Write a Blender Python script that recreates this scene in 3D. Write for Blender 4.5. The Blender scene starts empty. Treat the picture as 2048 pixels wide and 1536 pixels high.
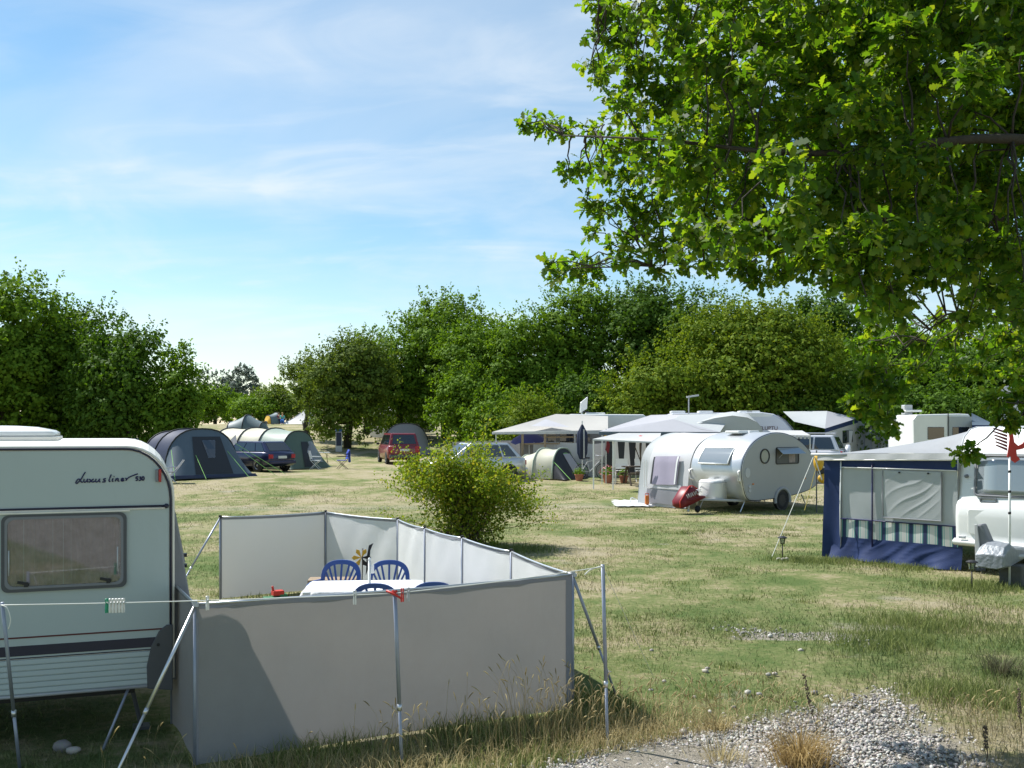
import bpy, bmesh, math, random
import numpy as np
from mathutils import Vector, Matrix, noise as mnoise
R = math.radians
scene = bpy.context.scene
COL = scene.collection

# ------------------------------------------------------------------ camera
cam_data = bpy.data.cameras.new('camera')
cam_data.sensor_width = 36.0
cam_data.lens = 35.16
cam_data.shift_y = 0.0425
cam_data.clip_start = 0.1
cam_data.clip_end = 4000
cam = bpy.data.objects.new('camera', cam_data)
COL.objects.link(cam)
cam.location = (0, 0, 2.6)
cam.rotation_euler = (R(90), 0, 0)
scene.camera = cam

# ------------------------------------------------------------------ sky
SUN = Vector((-0.83, 0.56, 0)).normalized()
ELEV = R(52)
SUNV = Vector((SUN.x * math.cos(ELEV), SUN.y * math.cos(ELEV), math.sin(ELEV)))
world = bpy.data.worlds.new('World')
scene.world = world
world.use_nodes = True
nt = world.node_tree
nt.nodes.clear()
wo = nt.nodes.new('ShaderNodeOutputWorld')
bg = nt.nodes.new('ShaderNodeBackground')
bg.inputs['Strength'].default_value = 0.10
sky = nt.nodes.new('ShaderNodeTexSky')
sky.sky_type = 'NISHITA'
sky.sun_disc = False
sky.sun_elevation = ELEV
sky.sun_rotation = math.atan2(SUN.x, SUN.y)
sky.air_density = 1.0
sky.dust_density = 0.25
sky.ozone_density = 1.0
tc = nt.nodes.new('ShaderNodeTexCoord')
sep = nt.nodes.new('ShaderNodeSeparateXYZ')
nt.links.new(tc.outputs['Generated'], sep.inputs[0])

def wmath(op, a, b=None, clamp=False):
    n = nt.nodes.new('ShaderNodeMath')
    n.operation = op
    n.use_clamp = clamp
    for i, v in enumerate((a, b)):
        if v is None:
            continue
        if isinstance(v, (int, float)):
            n.inputs[i].default_value = v
        else:
            nt.links.new(v, n.inputs[i])
    return n.outputs[0]

zz = wmath('ADD', wmath('MAXIMUM', sep.outputs['Z'], 0.0), 0.16)
cu = wmath('DIVIDE', sep.outputs['X'], zz)
cv = wmath('DIVIDE', sep.outputs['Y'], zz)
cmb = nt.nodes.new('ShaderNodeCombineXYZ')
nt.links.new(cu, cmb.inputs[0])
nt.links.new(cv, cmb.inputs[1])

def cloud_layer(rot, scl, nscale, lo, hi, dist, seed):
    mp = nt.nodes.new('ShaderNodeMapping')
    mp.inputs['Rotation'].default_value = (0, 0, R(rot))
    mp.inputs['Scale'].default_value = scl
    mp.inputs['Location'].default_value = (seed, seed * .7, 0)
    nt.links.new(cmb.outputs[0], mp.inputs[0])
    nz = nt.nodes.new('ShaderNodeTexNoise')
    nz.inputs['Scale'].default_value = nscale
    nz.inputs['Detail'].default_value = 7
    nz.inputs['Roughness'].default_value = 0.52
    nz.inputs['Distortion'].default_value = dist
    nt.links.new(mp.outputs[0], nz.inputs['Vector'])
    mr = nt.nodes.new('ShaderNodeMapRange')
    mr.interpolation_type = 'SMOOTHSTEP'
    mr.inputs['From Min'].default_value = lo
    mr.inputs['From Max'].default_value = hi
    nt.links.new(nz.outputs['Fac'], mr.inputs['Value'])
    return mr.outputs[0]

c1 = cloud_layer(24, (0.8, 1.15, 1), 0.75, 0.40, 0.72, 1.4, 3.1)
c2 = cloud_layer(38, (0.95, 1.5, 1), 1.7, 0.44, 0.74, 1.6, 7.7)
c3 = cloud_layer(70, (0.6, 1.9, 1), 1.5, 0.50, 0.78, 1.0, 1.3)
cs = wmath('ADD', wmath('MULTIPLY', c1, 0.36), wmath('MULTIPLY', wmath('ADD', c2, c3), 0.27), clamp=True)
cs = wmath('ADD', wmath('MULTIPLY', cs, 0.92), 0.06, clamp=True)
cmix = nt.nodes.new('ShaderNodeMix')
cmix.data_type = 'RGBA'
cmix.inputs['B'].default_value = (6.3, 6.75, 7.1, 1)
nt.links.new(cs, cmix.inputs['Factor'])
hsv = nt.nodes.new('ShaderNodeHueSaturation')
hsv.inputs['Hue'].default_value = 0.488
hsv.inputs['Saturation'].default_value = 1.22
hsv.inputs['Value'].default_value = 1.02
nt.links.new(sky.outputs['Color'], hsv.inputs['Color'])
nt.links.new(hsv.outputs[0], cmix.inputs['A'])
nt.links.new(cmix.outputs['Result'], bg.inputs['Color'])
nt.links.new(bg.outputs[0], wo.inputs['Surface'])

sun_data = bpy.data.lights.new('sun', 'SUN')
sun_data.energy = 5.0
sun_data.angle = R(0.53)
sun_data.color = (1.0, 0.98, 0.94)
sun_ob = bpy.data.objects.new('sun', sun_data)
COL.objects.link(sun_ob)
sun_ob.rotation_euler = SUNV.to_track_quat('Z', 'Y').to_euler()

scene.view_settings.view_transform = 'Standard'
scene.view_settings.look = 'None'
scene.view_settings.exposure = 0.55
scene.view_settings.gamma = 1.0
scene.view_settings.use_curve_mapping = False
scene.cycles.max_bounces = 8
scene.cycles.transparent_max_bounces = 12
scene.cycles.use_denoising = True

# ------------------------------------------------------------------ materials
def new_mat(name):
    m = bpy.data.materials.new(name)
    m.use_nodes = True
    t = m.node_tree
    t.nodes.clear()
    o = t.nodes.new('ShaderNodeOutputMaterial')
    return m, t, o

def node(t, typ, **inp):
    n = t.nodes.new(typ)
    for k, v in inp.items():
        n.inputs[k.replace('_', ' ')].default_value = v
    return n

def rgba(c):
    return (c[0], c[1], c[2], 1)

def mat(name, col, rough=0.5, metal=0.0, vary=0.12, vscale=6.0, bump=0.0, bscale=60.0, trans=0.0, spec=0.4, coat=0.0, tcol=None, dirt=0.0, back=None):
    m, t, o = new_mat(name)
    p = node(t, 'ShaderNodeBsdfPrincipled', Roughness=rough, Metallic=metal)
    p.inputs['Specular IOR Level'].default_value = spec
    p.inputs['Coat Weight'].default_value = coat
    p.inputs['Coat Roughness'].default_value = 0.06
    tcd = t.nodes.new('ShaderNodeTexCoord')
    nz = node(t, 'ShaderNodeTexNoise', Scale=vscale, Detail=6.0, Roughness=0.6)
    t.links.new(tcd.outputs['Object'], nz.inputs['Vector'])
    mx = t.nodes.new('ShaderNodeMix')
    mx.data_type = 'RGBA'
    mx.inputs['A'].default_value = rgba([c * (1 - vary) for c in col])
    mx.inputs['B'].default_value = rgba([min(1, c * (1 + vary)) for c in col])
    t.links.new(nz.outputs['Fac'], mx.inputs['Factor'])
    cout = mx.outputs['Result']
    if dirt > 0:
        n2 = node(t, 'ShaderNodeTexNoise', Scale=vscale * 0.35, Detail=8.0, Roughness=0.7)
        mp = t.nodes.new('ShaderNodeMapping')
        mp.inputs['Scale'].default_value = (2.2, 2.2, 0.5)
        t.links.new(tcd.outputs['Object'], mp.inputs[0])
        t.links.new(mp.outputs[0], n2.inputs['Vector'])
        mr = node(t, 'ShaderNodeMapRange')
        mr.inputs['From Min'].default_value = 0.48
        mr.inputs['From Max'].default_value = 0.8
        mr.inputs['To Max'].default_value = dirt
        t.links.new(n2.outputs['Fac'], mr.inputs['Value'])
        md = t.nodes.new('ShaderNodeMix')
        md.data_type = 'RGBA'
        md.inputs['B'].default_value = (0.22, 0.19, 0.14, 1)
        t.links.new(mr.outputs[0], md.inputs['Factor'])
        t.links.new(cout, md.inputs['A'])
        cout = md.outputs['Result']
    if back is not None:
        # inner face painted paler, its colour carrying the brightness of sunlight
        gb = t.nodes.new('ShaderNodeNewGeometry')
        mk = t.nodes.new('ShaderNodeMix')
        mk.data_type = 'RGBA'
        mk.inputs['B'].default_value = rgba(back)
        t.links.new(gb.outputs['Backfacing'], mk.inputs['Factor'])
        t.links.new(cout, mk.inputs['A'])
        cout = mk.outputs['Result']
    t.links.new(cout, p.inputs['Base Color'])
    if bump > 0:
        nb = node(t, 'ShaderNodeTexNoise', Scale=bscale, Detail=4.0)
        t.links.new(tcd.outputs['Object'], nb.inputs['Vector'])
        b = node(t, 'ShaderNodeBump', Strength=bump, Distance=0.02)
        t.links.new(nb.outputs['Fac'], b.inputs['Height'])
        t.links.new(b.outputs[0], p.inputs['Normal'])
    sh = p.outputs[0]
    if trans > 0:
        tr = t.nodes.new('ShaderNodeBsdfTranslucent')
        if tcol is None:
            t.links.new(cout, tr.inputs['Color'])
        else:
            tr.inputs['Color'].default_value = rgba(tcol)
        ms = t.nodes.new('ShaderNodeMixShader')
        ms.inputs[0].default_value = trans
        t.links.new(sh, ms.inputs[1])
        t.links.new(tr.outputs[0], ms.inputs[2])
        sh = ms.outputs[0]
    t.links.new(sh, o.inputs['Surface'])
    return m

def leaf_mat(name, cols, trans=0.38, rough=0.42, tmul=(1.5, 1.6, 0.5)):
    m, t, o = new_mat(name)
    ge = t.nodes.new('ShaderNodeNewGeometry')
    rp = t.nodes.new('ShaderNodeValToRGB')
    e = rp.color_ramp.elements
    while len(e) < len(cols):
        e.new(0.5)
    for i, c in enumerate(cols):
        e[i].position = i / (len(cols) - 1)
        e[i].color = rgba(c)
    t.links.new(ge.outputs['Random Per Island'], rp.inputs[0])
    p = node(t, 'ShaderNodeBsdfPrincipled', Roughness=rough)
    p.inputs['Specular IOR Level'].default_value = 0.12 if rough > .55 else 0.25
    t.links.new(rp.outputs[0], p.inputs['Base Color'])
    mm = t.nodes.new('ShaderNodeMix')
    mm.data_type = 'RGBA'
    mm.blend_type = 'MULTIPLY'
    mm.inputs['Factor'].default_value = 1
    mm.inputs['B'].default_value = rgba(tmul)
    t.links.new(rp.outputs[0], mm.inputs['A'])
    tr = t.nodes.new('ShaderNodeBsdfTranslucent')
    t.links.new(mm.outputs['Result'], tr.inputs['Color'])
    ms = t.nodes.new('ShaderNodeMixShader')
    ms.inputs[0].default_value = trans
    t.links.new(p.outputs[0], ms.inputs[1])
    t.links.new(tr.outputs[0], ms.inputs[2])
    t.links.new(ms.outputs[0], o.inputs['Surface'])
    return m

def glass_mat(name, tint, refl=0.12, clear=True):
    m, t, o = new_mat(name)
    fr = node(t, 'ShaderNodeFresnel', IOR=1.5)
    gl = node(t, 'ShaderNodeBsdfGlossy', Roughness=0.03)
    gl.inputs['Color'].default_value = (0.9, 0.93, 0.95, 1)
    if clear:
        tr = t.nodes.new('ShaderNodeBsdfTransparent')
        tr.inputs['Color'].default_value = rgba(tint)
    else:
        tr = t.nodes.new('ShaderNodeBsdfDiffuse')
        tr.inputs['Color'].default_value = rgba(tint)
    ad = t.nodes.new('ShaderNodeMath')
    ad.operation = 'ADD'
    ad.inputs[1].default_value = refl
    t.links.new(fr.outputs[0], ad.inputs[0])
    ms = t.nodes.new('ShaderNodeMixShader')
    t.links.new(ad.outputs[0], ms.inputs[0])
    t.links.new(tr.outputs[0], ms.inputs[1])
    t.links.new(gl.outputs[0], ms.inputs[2])
    t.links.new(ms.outputs[0], o.inputs['Surface'])
    return m

def ground_colour(t, lush=0.0):
    """dry and green grass pattern, driven by world position so ground and blades agree"""
    ge = t.nodes.new('ShaderNodeNewGeometry')
    def nz(s, d, r=0.6, off=0.0):
        mp = t.nodes.new('ShaderNodeMapping')
        mp.inputs['Location'].default_value = (off, off, 0)
        mp.inputs['Scale'].default_value = (1, 1, 0.0)
        t.links.new(ge.outputs['Position'], mp.inputs[0])
        n = node(t, 'ShaderNodeTexNoise', Scale=s, Detail=d, Roughness=r)
        t.links.new(mp.outputs[0], n.inputs['Vector'])
        return n.outputs['Fac']
    def mth(op, a, b):
        n = t.nodes.new('ShaderNodeMath')
        n.operation = op
        for i, v in enumerate((a, b)):
            if isinstance(v, (int, float)):
                n.inputs[i].default_value = v
            else:
                t.links.new(v, n.inputs[i])
        return n.outputs[0]
    f = mth('ADD', mth('ADD', mth('MULTIPLY', nz(0.30, 3, .5, 4.0), 0.42), mth('MULTIPLY', nz(1.5, 4, .6, 9.0), 0.33)), mth('MULTIPLY', nz(11, 3, .6, 2.0), 0.25))
    f = mth('ADD', mth('MULTIPLY', mth('SUBTRACT', f, 0.5), 1.55), 0.5)
    # further back the field is drier
    sp = t.nodes.new('ShaderNodeSeparateXYZ')
    t.links.new(ge.outputs['Position'], sp.inputs[0])
    mr = node(t, 'ShaderNodeMapRange')
    mr.inputs['From Min'].default_value = 15
    mr.inputs['From Max'].default_value = 44
    mr.inputs['To Min'].default_value = 0.035
    mr.inputs['To Max'].default_value = -0.045
    t.links.new(sp.outputs['Y'], mr.inputs['Value'])
    f = mth('ADD', f, mr.outputs[0])
    f = mth('ADD', f, lush)
    rp = t.nodes.new('ShaderNodeValToRGB')
    el = rp.color_ramp.elements
    stops = [(0.36, (0.37, 0.32, 0.21)), (0.43, (0.335, 0.29, 0.17)), (0.48, (0.262, 0.250, 0.122)), (0.545, (0.180, 0.203, 0.078)), (0.66, (0.105, 0.152, 0.046))]
    while len(el) < len(stops):
        el.new(0.5)
    for i, (ps, c) in enumerate(stops):
        el[i].position = ps
        el[i].color = rgba(c)
    t.links.new(f, rp.inputs[0])
    return rp.outputs[0], nz, mth

def ground_mat():
    m, t, o = new_mat('dry_lawn')
    c, nz, mth = ground_colour(t)
    p = node(t, 'ShaderNodeBsdfPrincipled', Roughness=0.95)
    p.inputs['Specular IOR Level'].default_value = 0.1
    # bare chalky earth patches
    mr = node(t, 'ShaderNodeMapRange')
    mr.inputs['From Min'].default_value = 0.615
    mr.inputs['From Max'].default_value = 0.70
    t.links.new(nz(0.55, 6, .62, 31.0), mr.inputs['Value'])
    mx = t.nodes.new('ShaderNodeMix')
    mx.data_type = 'RGBA'
    mx.inputs['B'].default_value = (0.36, 0.32, 0.26, 1)
    t.links.new(mth('MULTIPLY', mr.outputs[0], 0.75), mx.inputs['Factor'])
    t.links.new(c, mx.inputs['A'])
    ge = t.nodes.new('ShaderNodeNewGeometry')
    sp = t.nodes.new('ShaderNodeSeparateXYZ')
    t.links.new(ge.outputs['Position'], sp.inputs[0])
    def ell(cx, cy, rx, ry):
        a = mth('POWER', mth('ABSOLUTE', mth('DIVIDE', mth('SUBTRACT', sp.outputs['X'], cx), rx), 0), 2)
        d = mth('POWER', mth('ABSOLUTE', mth('DIVIDE', mth('SUBTRACT', sp.outputs['Y'], cy), ry), 0), 2)
        return mth('ADD', a, d)
    e = mth('DIVIDE', mth('SUBTRACT', sp.outputs['Y'], mth('ADD', 7.52, mth('MULTIPLY', sp.outputs['X'], .66))), .6)
    e = mth('MAXIMUM', e, mth('MAXIMUM', mth('DIVIDE', mth('SUBTRACT', sp.outputs['X'], 3.75), .5), mth('DIVIDE', mth('SUBTRACT', -.1, sp.outputs['X']), .3)))
    e = mth('MINIMUM', mth('ADD', e, 1.0), ell(3.6, 12.45, .95, .28))
    e = mth('ADD', e, mth('MULTIPLY', nz(3.0, 5, .6, 12.0), 1.6))
    mg = node(t, 'ShaderNodeMapRange')
    mg.inputs['From Min'].default_value = 1.95
    mg.inputs['From Max'].default_value = 1.45
    t.links.new(e, mg.inputs['Value'])
    m2 = t.nodes.new('ShaderNodeMix')
    m2.data_type = 'RGBA'
    m2.inputs['B'].default_value = (0.30, 0.27, 0.22, 1)
    t.links.new(mg.outputs[0], m2.inputs['Factor'])
    t.links.new(mx.outputs['Result'], m2.inputs['A'])
    # worn wheel track across the middle of the field
    tr_ = mth('ABSOLUTE', mth('SUBTRACT', mth('ADD', sp.outputs['Y'], mth('MULTIPLY', sp.outputs['X'], -.10)), mth('ADD', 31.0, mth('MULTIPLY', nz(.35, 3, .5, 5.0), 3.2))), 0)
    mt_ = node(t, 'ShaderNodeMapRange')
    mt_.inputs['From Min'].default_value = 1.1
    mt_.inputs['From Max'].default_value = 0.2
    mt_.inputs['To Max'].default_value = 0.7
    t.links.new(tr_, mt_.inputs['Value'])
    m3 = t.nodes.new('ShaderNodeMix')
    m3.data_type = 'RGBA'
    m3.inputs['B'].default_value = (0.36, 0.33, 0.26, 1)
    t.links.new(mth('MULTIPLY', mt_.outputs[0], nz(1.4, 5, .6, 8.0)), m3.inputs['Factor'])
    t.links.new(m2.outputs['Result'], m3.inputs['A'])
    t.links.new(m3.outputs['Result'], p.inputs['Base Color'])
    b = node(t, 'ShaderNodeBump', Strength=0.9, Distance=0.05)
    t.links.new(nz(26, 6, .7, 3.0), b.inputs['Height'])
    t.links.new(b.outputs[0], p.inputs['Normal'])
    t.links.new(p.outputs[0], o.inputs['Surface'])
    return m

def blade_mat(name, lush, rnd=0.35, fixed=None):
    m, t, o = new_mat(name)
    ge = t.nodes.new('ShaderNodeNewGeometry')
    if fixed is None:
        c, nz, mth = ground_colour(t, lush)
    else:
        rp = t.nodes.new('ShaderNodeValToRGB')
        rp.color_ramp.elements[0].color = rgba(fixed[0])
        rp.color_ramp.elements[1].color = rgba(fixed[1])
        t.links.new(ge.outputs['Random Per Island'], rp.inputs[0])
        c = rp.outputs[0]
    hs = node(t, 'ShaderNodeHueSaturation')
    mr = node(t, 'ShaderNodeMapRange')
    mr.inputs['To Min'].default_value = 1 - rnd
    mr.inputs['To Max'].default_value = 1 + rnd
    t.links.new(ge.outputs['Random Per Island'], mr.inputs['Value'])
    t.links.new(mr.outputs[0], hs.inputs['Value'])
    t.links.new(c, hs.inputs['Color'])
    df = node(t, 'ShaderNodeBsdfPrincipled', Roughness=0.6)
    df.inputs['Specular IOR Level'].default_value = 0.25
    t.links.new(hs.outputs[0], df.inputs['Base Color'])
    tr = t.nodes.new('ShaderNodeBsdfTranslucent')
    t.links.new(hs.outputs[0], tr.inputs['Color'])
    ms = t.nodes.new('ShaderNodeMixShader')
    ms.inputs[0].default_value = 0.4
    t.links.new(df.outputs[0], ms.inputs[1])
    t.links.new(tr.outputs[0], ms.inputs[2])
    t.links.new(ms.outputs[0], o.inputs['Surface'])
    return m

MT = {}
MT['ground'] = ground_mat()
MT['blade'] = blade_mat('grass_blades', 0.02)
MT['lush'] = blade_mat('lush_blades', 0.0, 0.3, ((0.135, 0.19, 0.048), (0.25, 0.27, 0.09)))
MT['straw'] = blade_mat('straw_blades', 0.0, 0.3, ((0.42, 0.33, 0.15), (0.52, 0.44, 0.24)))
MT['brownstraw'] = blade_mat('brown_straw', 0.0, 0.3, ((0.30, 0.20, 0.08), (0.46, 0.34, 0.15)))
MT['wiry'] = blade_mat('wiry_stems', 0.0, 0.3, ((0.07, 0.07, 0.04), (0.19, 0.18, 0.10)))
MT['white'] = mat('white_gelcoat', (0.78, 0.78, 0.75), 0.32, vary=0.03, vscale=2, dirt=0.10, coat=0.2)
MT['cream'] = mat('cream_roof', (0.78, 0.75, 0.68), 0.4, vary=0.04, dirt=0.18)
MT['side'] = mat('caravan_side', (0.42, 0.48, 0.47), 0.38, vary=0.04, vscale=1.5, dirt=0.16, bump=0.06, bscale=14)
MT['silver'] = mat('silver_paint', (0.60, 0.61, 0.62), 0.33, metal=0.55, vary=0.03, vscale=2, dirt=0.05)
MT['silvergrey'] = mat('silver_side', (0.34, 0.35, 0.36), 0.5, metal=0.15, vary=0.03, vscale=2, dirt=0.06)
MT['lavender'] = mat('lavender_silver', (0.62, 0.63, 0.68), 0.4, metal=0.2, vary=0.03)
MT['black'] = mat('black_plastic', (0.018, 0.018, 0.02), 0.5)
MT['rubber'] = mat('rubber', (0.022, 0.022, 0.023), 0.8, bump=0.2)
MT['navy'] = mat('navy_print', (0.015, 0.014, 0.075), 0.4)
MT['darkstripe'] = mat('dark_stripe', (0.022, 0.022, 0.045), 0.4)
MT['wine'] = mat('wine_stripe', (0.09, 0.014, 0.02), 0.4)
MT['grey'] = mat('grey_plastic', (0.20, 0.205, 0.22), 0.5)
MT['palegrey'] = mat('pale_grey_plastic', (0.48, 0.49, 0.50), 0.5)
MT['darkgrey'] = mat('dark_grey_plastic', (0.085, 0.088, 0.095), 0.5)
MT['alu'] = mat('aluminium', (0.62, 0.63, 0.65), 0.35, metal=0.85, vary=0.05)
MT['steel'] = mat('painted_steel_pole', (0.30, 0.33, 0.40), 0.42, metal=0.35, vary=0.18, vscale=9)
MT['rope'] = mat('rope', (0.72, 0.72, 0.66), 0.8)
MT['yellowrope'] = mat('yellow_rope', (0.62, 0.48, 0.10), 0.8)
MT['greenrope'] = mat('green_guy', (0.30, 0.62, 0.16), 0.7)
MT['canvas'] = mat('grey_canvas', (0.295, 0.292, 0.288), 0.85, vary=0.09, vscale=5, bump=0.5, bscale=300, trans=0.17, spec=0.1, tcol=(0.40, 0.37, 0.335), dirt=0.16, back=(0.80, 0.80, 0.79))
MT['screen'] = mat('plain_screen_cloth', (0.50, 0.50, 0.50), 0.85, vary=0.05, trans=0.2, spec=0.1)
MT['canvashem'] = mat('grey_canvas_hem', (0.26, 0.26, 0.28), 0.85, vary=0.06, bump=0.2, bscale=300, spec=0.1)
MT['tabwhite'] = mat('bright_awning_white', (0.62, 0.62, 0.63), 0.6, vary=0.04, vscale=3, trans=0.2, spec=0.25, dirt=0.08)
MT['awningwhite'] = mat('awning_white', (0.60, 0.60, 0.595), 0.6, vary=0.04, vscale=3, trans=0.2, spec=0.25, dirt=0.10, bump=0.15, bscale=30)
MT['awninglilac'] = mat('awning_lilac', (0.53, 0.525, 0.55), 0.6, vary=0.04, vscale=3, trans=0.2, spec=0.2, dirt=0.08, bump=0.15, bscale=30)
MT['awningcream'] = mat('awning_cream', (0.56, 0.54, 0.50), 0.6, vary=0.05, vscale=3, trans=0.22, spec=0.2, dirt=0.10, bump=0.15, bscale=30)
MT['awningroof'] = mat('awning_roof_cloth', (0.36, 0.37, 0.38), 0.55, vary=0.06, vscale=4, trans=0.15, spec=0.3, dirt=0.15, bump=0.2, bscale=18)
MT['awninggrey'] = mat('awning_grey', (0.50, 0.52, 0.52), 0.75, vary=0.05, vscale=6, trans=0.15, spec=0.15, bump=0.2, bscale=90)
MT['awningblue'] = mat('awning_blue', (0.026, 0.045, 0.125), 0.7, vary=0.25, vscale=5, trans=0.08, spec=0.2, bump=0.2, bscale=60, dirt=0.06)
MT['bluegrey'] = mat('tent_blue_grey', (0.105, 0.14, 0.175), 0.6, vary=0.1, vscale=3, trans=0.12, spec=0.3)
MT['tentnavy'] = mat('tent_navy', (0.035, 0.045, 0.085), 0.55, vary=0.12, vscale=3, trans=0.08, spec=0.3)
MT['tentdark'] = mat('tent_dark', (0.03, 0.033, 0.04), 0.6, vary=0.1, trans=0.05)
MT['tentcream'] = mat('tent_cream', (0.70, 0.68, 0.53), 0.55, vary=0.06, vscale=3, trans=0.25, spec=0.3)
MT['tentgreen'] = mat('tent_green', (0.10, 0.15, 0.12), 0.6, vary=0.1, trans=0.15)
MT['tentpale'] = mat('tent_pale_green', (0.42, 0.50, 0.42), 0.5, vary=0.06, trans=0.25)
MT['tentgrey'] = mat('tent_grey', (0.27, 0.27, 0.29), 0.6, vary=0.08, trans=0.15)
MT['tentwhite'] = mat('tent_white', (0.72, 0.70, 0.69), 0.6, vary=0.05, trans=0.25)
MT['tentteal'] = mat('tent_teal', (0.16, 0.21, 0.22), 0.5, vary=0.08, trans=0.15)
MT['chairblue'] = mat('blue_plastic', (0.035, 0.085, 0.30), 0.35, vary=0.1, spec=0.5)
MT['campblue'] = mat('blue_fabric', (0.03, 0.07, 0.42), 0.8, vary=0.2, vscale=20)
MT['carblue'] = mat('blue_car_paint', (0.012, 0.016, 0.065), 0.3, metal=0.3, vary=0.03, coat=0.8, dirt=0.04)
MT['carred'] = mat('red_car_paint', (0.19, 0.008, 0.018), 0.35, vary=0.03, coat=0.7, dirt=0.05)
MT['carsilver'] = mat('silver_car_paint', (0.56, 0.57, 0.58), 0.3, metal=0.5, vary=0.03, coat=0.8)
MT['carwhite'] = mat('pearl_car_paint', (0.68, 0.68, 0.72), 0.3, metal=0.2, vary=0.03, coat=0.8)
MT['carglass'] = glass_mat('car_glass', (0.018, 0.022, 0.026), 0.06, clear=False)
MT['pane'] = glass_mat('window_pane', (0.93, 0.93, 0.95), 0.04)
MT['greypane'] = glass_mat('smoked_pane', (0.22, 0.25, 0.27), 0.10, clear=False)
MT['vinyl'] = glass_mat('clear_vinyl', (0.75, 0.78, 0.76), 0.12)
MT['redlamp'] = mat('red_lens', (0.40, 0.012, 0.02), 0.25, coat=0.5)
MT['amber'] = mat('amber_lens', (0.55, 0.16, 0.03), 0.25, coat=0.5)
MT['lens'] = mat('clear_lens', (0.55, 0.57, 0.58), 0.15, coat=0.6)
MT['plate'] = mat('number_plate', (0.70, 0.70, 0.66), 0.5)
MT['red'] = mat('red_plastic', (0.17, 0.008, 0.016), 0.45, vary=0.15)
MT['brightred'] = mat('bright_red_plastic', (0.55, 0.04, 0.03), 0.45)
MT['orange'] = mat('orange_plastic', (0.60, 0.17, 0.03), 0.5)
MT['yellow'] = mat('yellow_fabric', (0.62, 0.36, 0.03), 0.6)
MT['green'] = mat('green_plastic', (0.03, 0.16, 0.07), 0.5)
MT['peggreen'] = mat('green_peg', (0.02, 0.30, 0.16), 0.5)
MT['pegwhite'] = mat('white_peg', (0.75, 0.74, 0.70), 0.5)
MT['whitecloth'] = mat('white_cloth', (0.82, 0.82, 0.82), 0.85, vary=0.06, vscale=30, trans=0.2, bump=0.5, bscale=45)
MT['curtain'] = mat('curtain', (0.36, 0.31, 0.31), 0.9, vary=0.55, vscale=9, trans=0.1)
MT['wood'] = mat('weathered_wood', (0.30, 0.22, 0.14), 0.75, vary=0.25, vscale=9, bump=0.3)
MT['darkwood'] = mat('dark_wood', (0.07, 0.05, 0.035), 0.75, vary=0.25, vscale=9)
MT['terracotta'] = mat('terracotta', (0.38, 0.15, 0.09), 0.85, vary=0.15)
MT['bark'] = mat('bark', (0.055, 0.046, 0.036), 0.95, vary=0.35, vscale=12, bump=0.8, bscale=25)
MT['twig'] = mat('twig', (0.10, 0.075, 0.05), 0.9, vary=0.3, vscale=12)
MT['skin'] = mat('skin', (0.55, 0.32, 0.22), 0.6)
MT['concrete'] = mat('concrete', (0.10, 0.10, 0.095), 0.9, vary=0.25, vscale=12, bump=0.5)

def pebble_mat():
    m, t, o = new_mat('pebble')
    ge = t.nodes.new('ShaderNodeNewGeometry')
    oi = t.nodes.new('ShaderNodeObjectInfo')
    ad = t.nodes.new('ShaderNodeMath')
    ad.operation = 'ADD'
    t.links.new(ge.outputs['Random Per Island'], ad.inputs[0])
    t.links.new(oi.outputs['Random'], ad.inputs[1])
    fr = t.nodes.new('ShaderNodeMath')
    fr.operation = 'FRACT'
    t.links.new(ad.outputs[0], fr.inputs[0])
    rp = t.nodes.new('ShaderNodeValToRGB')
    el = rp.color_ramp.elements
    st = [(0, (0.17, 0.155, 0.145)), (.25, (0.28, 0.26, 0.235)), (.5, (0.38, 0.33, 0.27)), (.7, (0.43, 0.405, 0.365)), (.88, (0.55, 0.525, 0.475)), (1, (0.22, 0.20, 0.19))]
    while len(el) < len(st):
        el.new(.5)
    for i, (ps, c) in enumerate(st):
        el[i].position = ps
        el[i].color = rgba(c)
    t.links.new(fr.outputs[0], rp.inputs[0])
    tcd = t.nodes.new('ShaderNodeTexCoord')
    nz = node(t, 'ShaderNodeTexNoise', Scale=60.0, Detail=5.0)
    t.links.new(ge.outputs['Position'], nz.inputs['Vector'])
    mx = t.nodes.new('ShaderNodeMix')
    mx.data_type = 'RGBA'
    mx.blend_type = 'MULTIPLY'
    mx.inputs['Factor'].default_value = 0.5
    t.links.new(rp.outputs[0], mx.inputs['A'])
    t.links.new(nz.outputs['Color'], mx.inputs['B'])
    hs = node(t, 'ShaderNodeHueSaturation', Saturation=0.85, Value=1.42)
    t.links.new(mx.outputs['Result'], hs.inputs['Color'])
    p = node(t, 'ShaderNodeBsdfPrincipled', Roughness=0.75)
    t.links.new(hs.outputs[0], p.inputs['Base Color'])
    t.links.new(p.outputs[0], o.inputs['Surface'])
    return m
MT['pebble'] = pebble_mat()
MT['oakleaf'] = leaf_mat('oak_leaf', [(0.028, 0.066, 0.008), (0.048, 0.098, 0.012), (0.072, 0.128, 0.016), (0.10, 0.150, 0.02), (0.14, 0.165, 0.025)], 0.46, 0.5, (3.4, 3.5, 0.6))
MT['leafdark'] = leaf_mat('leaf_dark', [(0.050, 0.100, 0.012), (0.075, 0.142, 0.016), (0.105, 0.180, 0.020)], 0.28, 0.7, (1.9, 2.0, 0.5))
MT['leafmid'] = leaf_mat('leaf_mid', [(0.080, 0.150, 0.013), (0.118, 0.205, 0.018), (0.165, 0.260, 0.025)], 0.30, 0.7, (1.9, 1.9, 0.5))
MT['leafolive'] = leaf_mat('leaf_olive', [(0.070, 0.112, 0.018), (0.112, 0.168, 0.024), (0.165, 0.225, 0.034)], 0.32, 0.7, (1.6, 1.5, 0.7))
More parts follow.
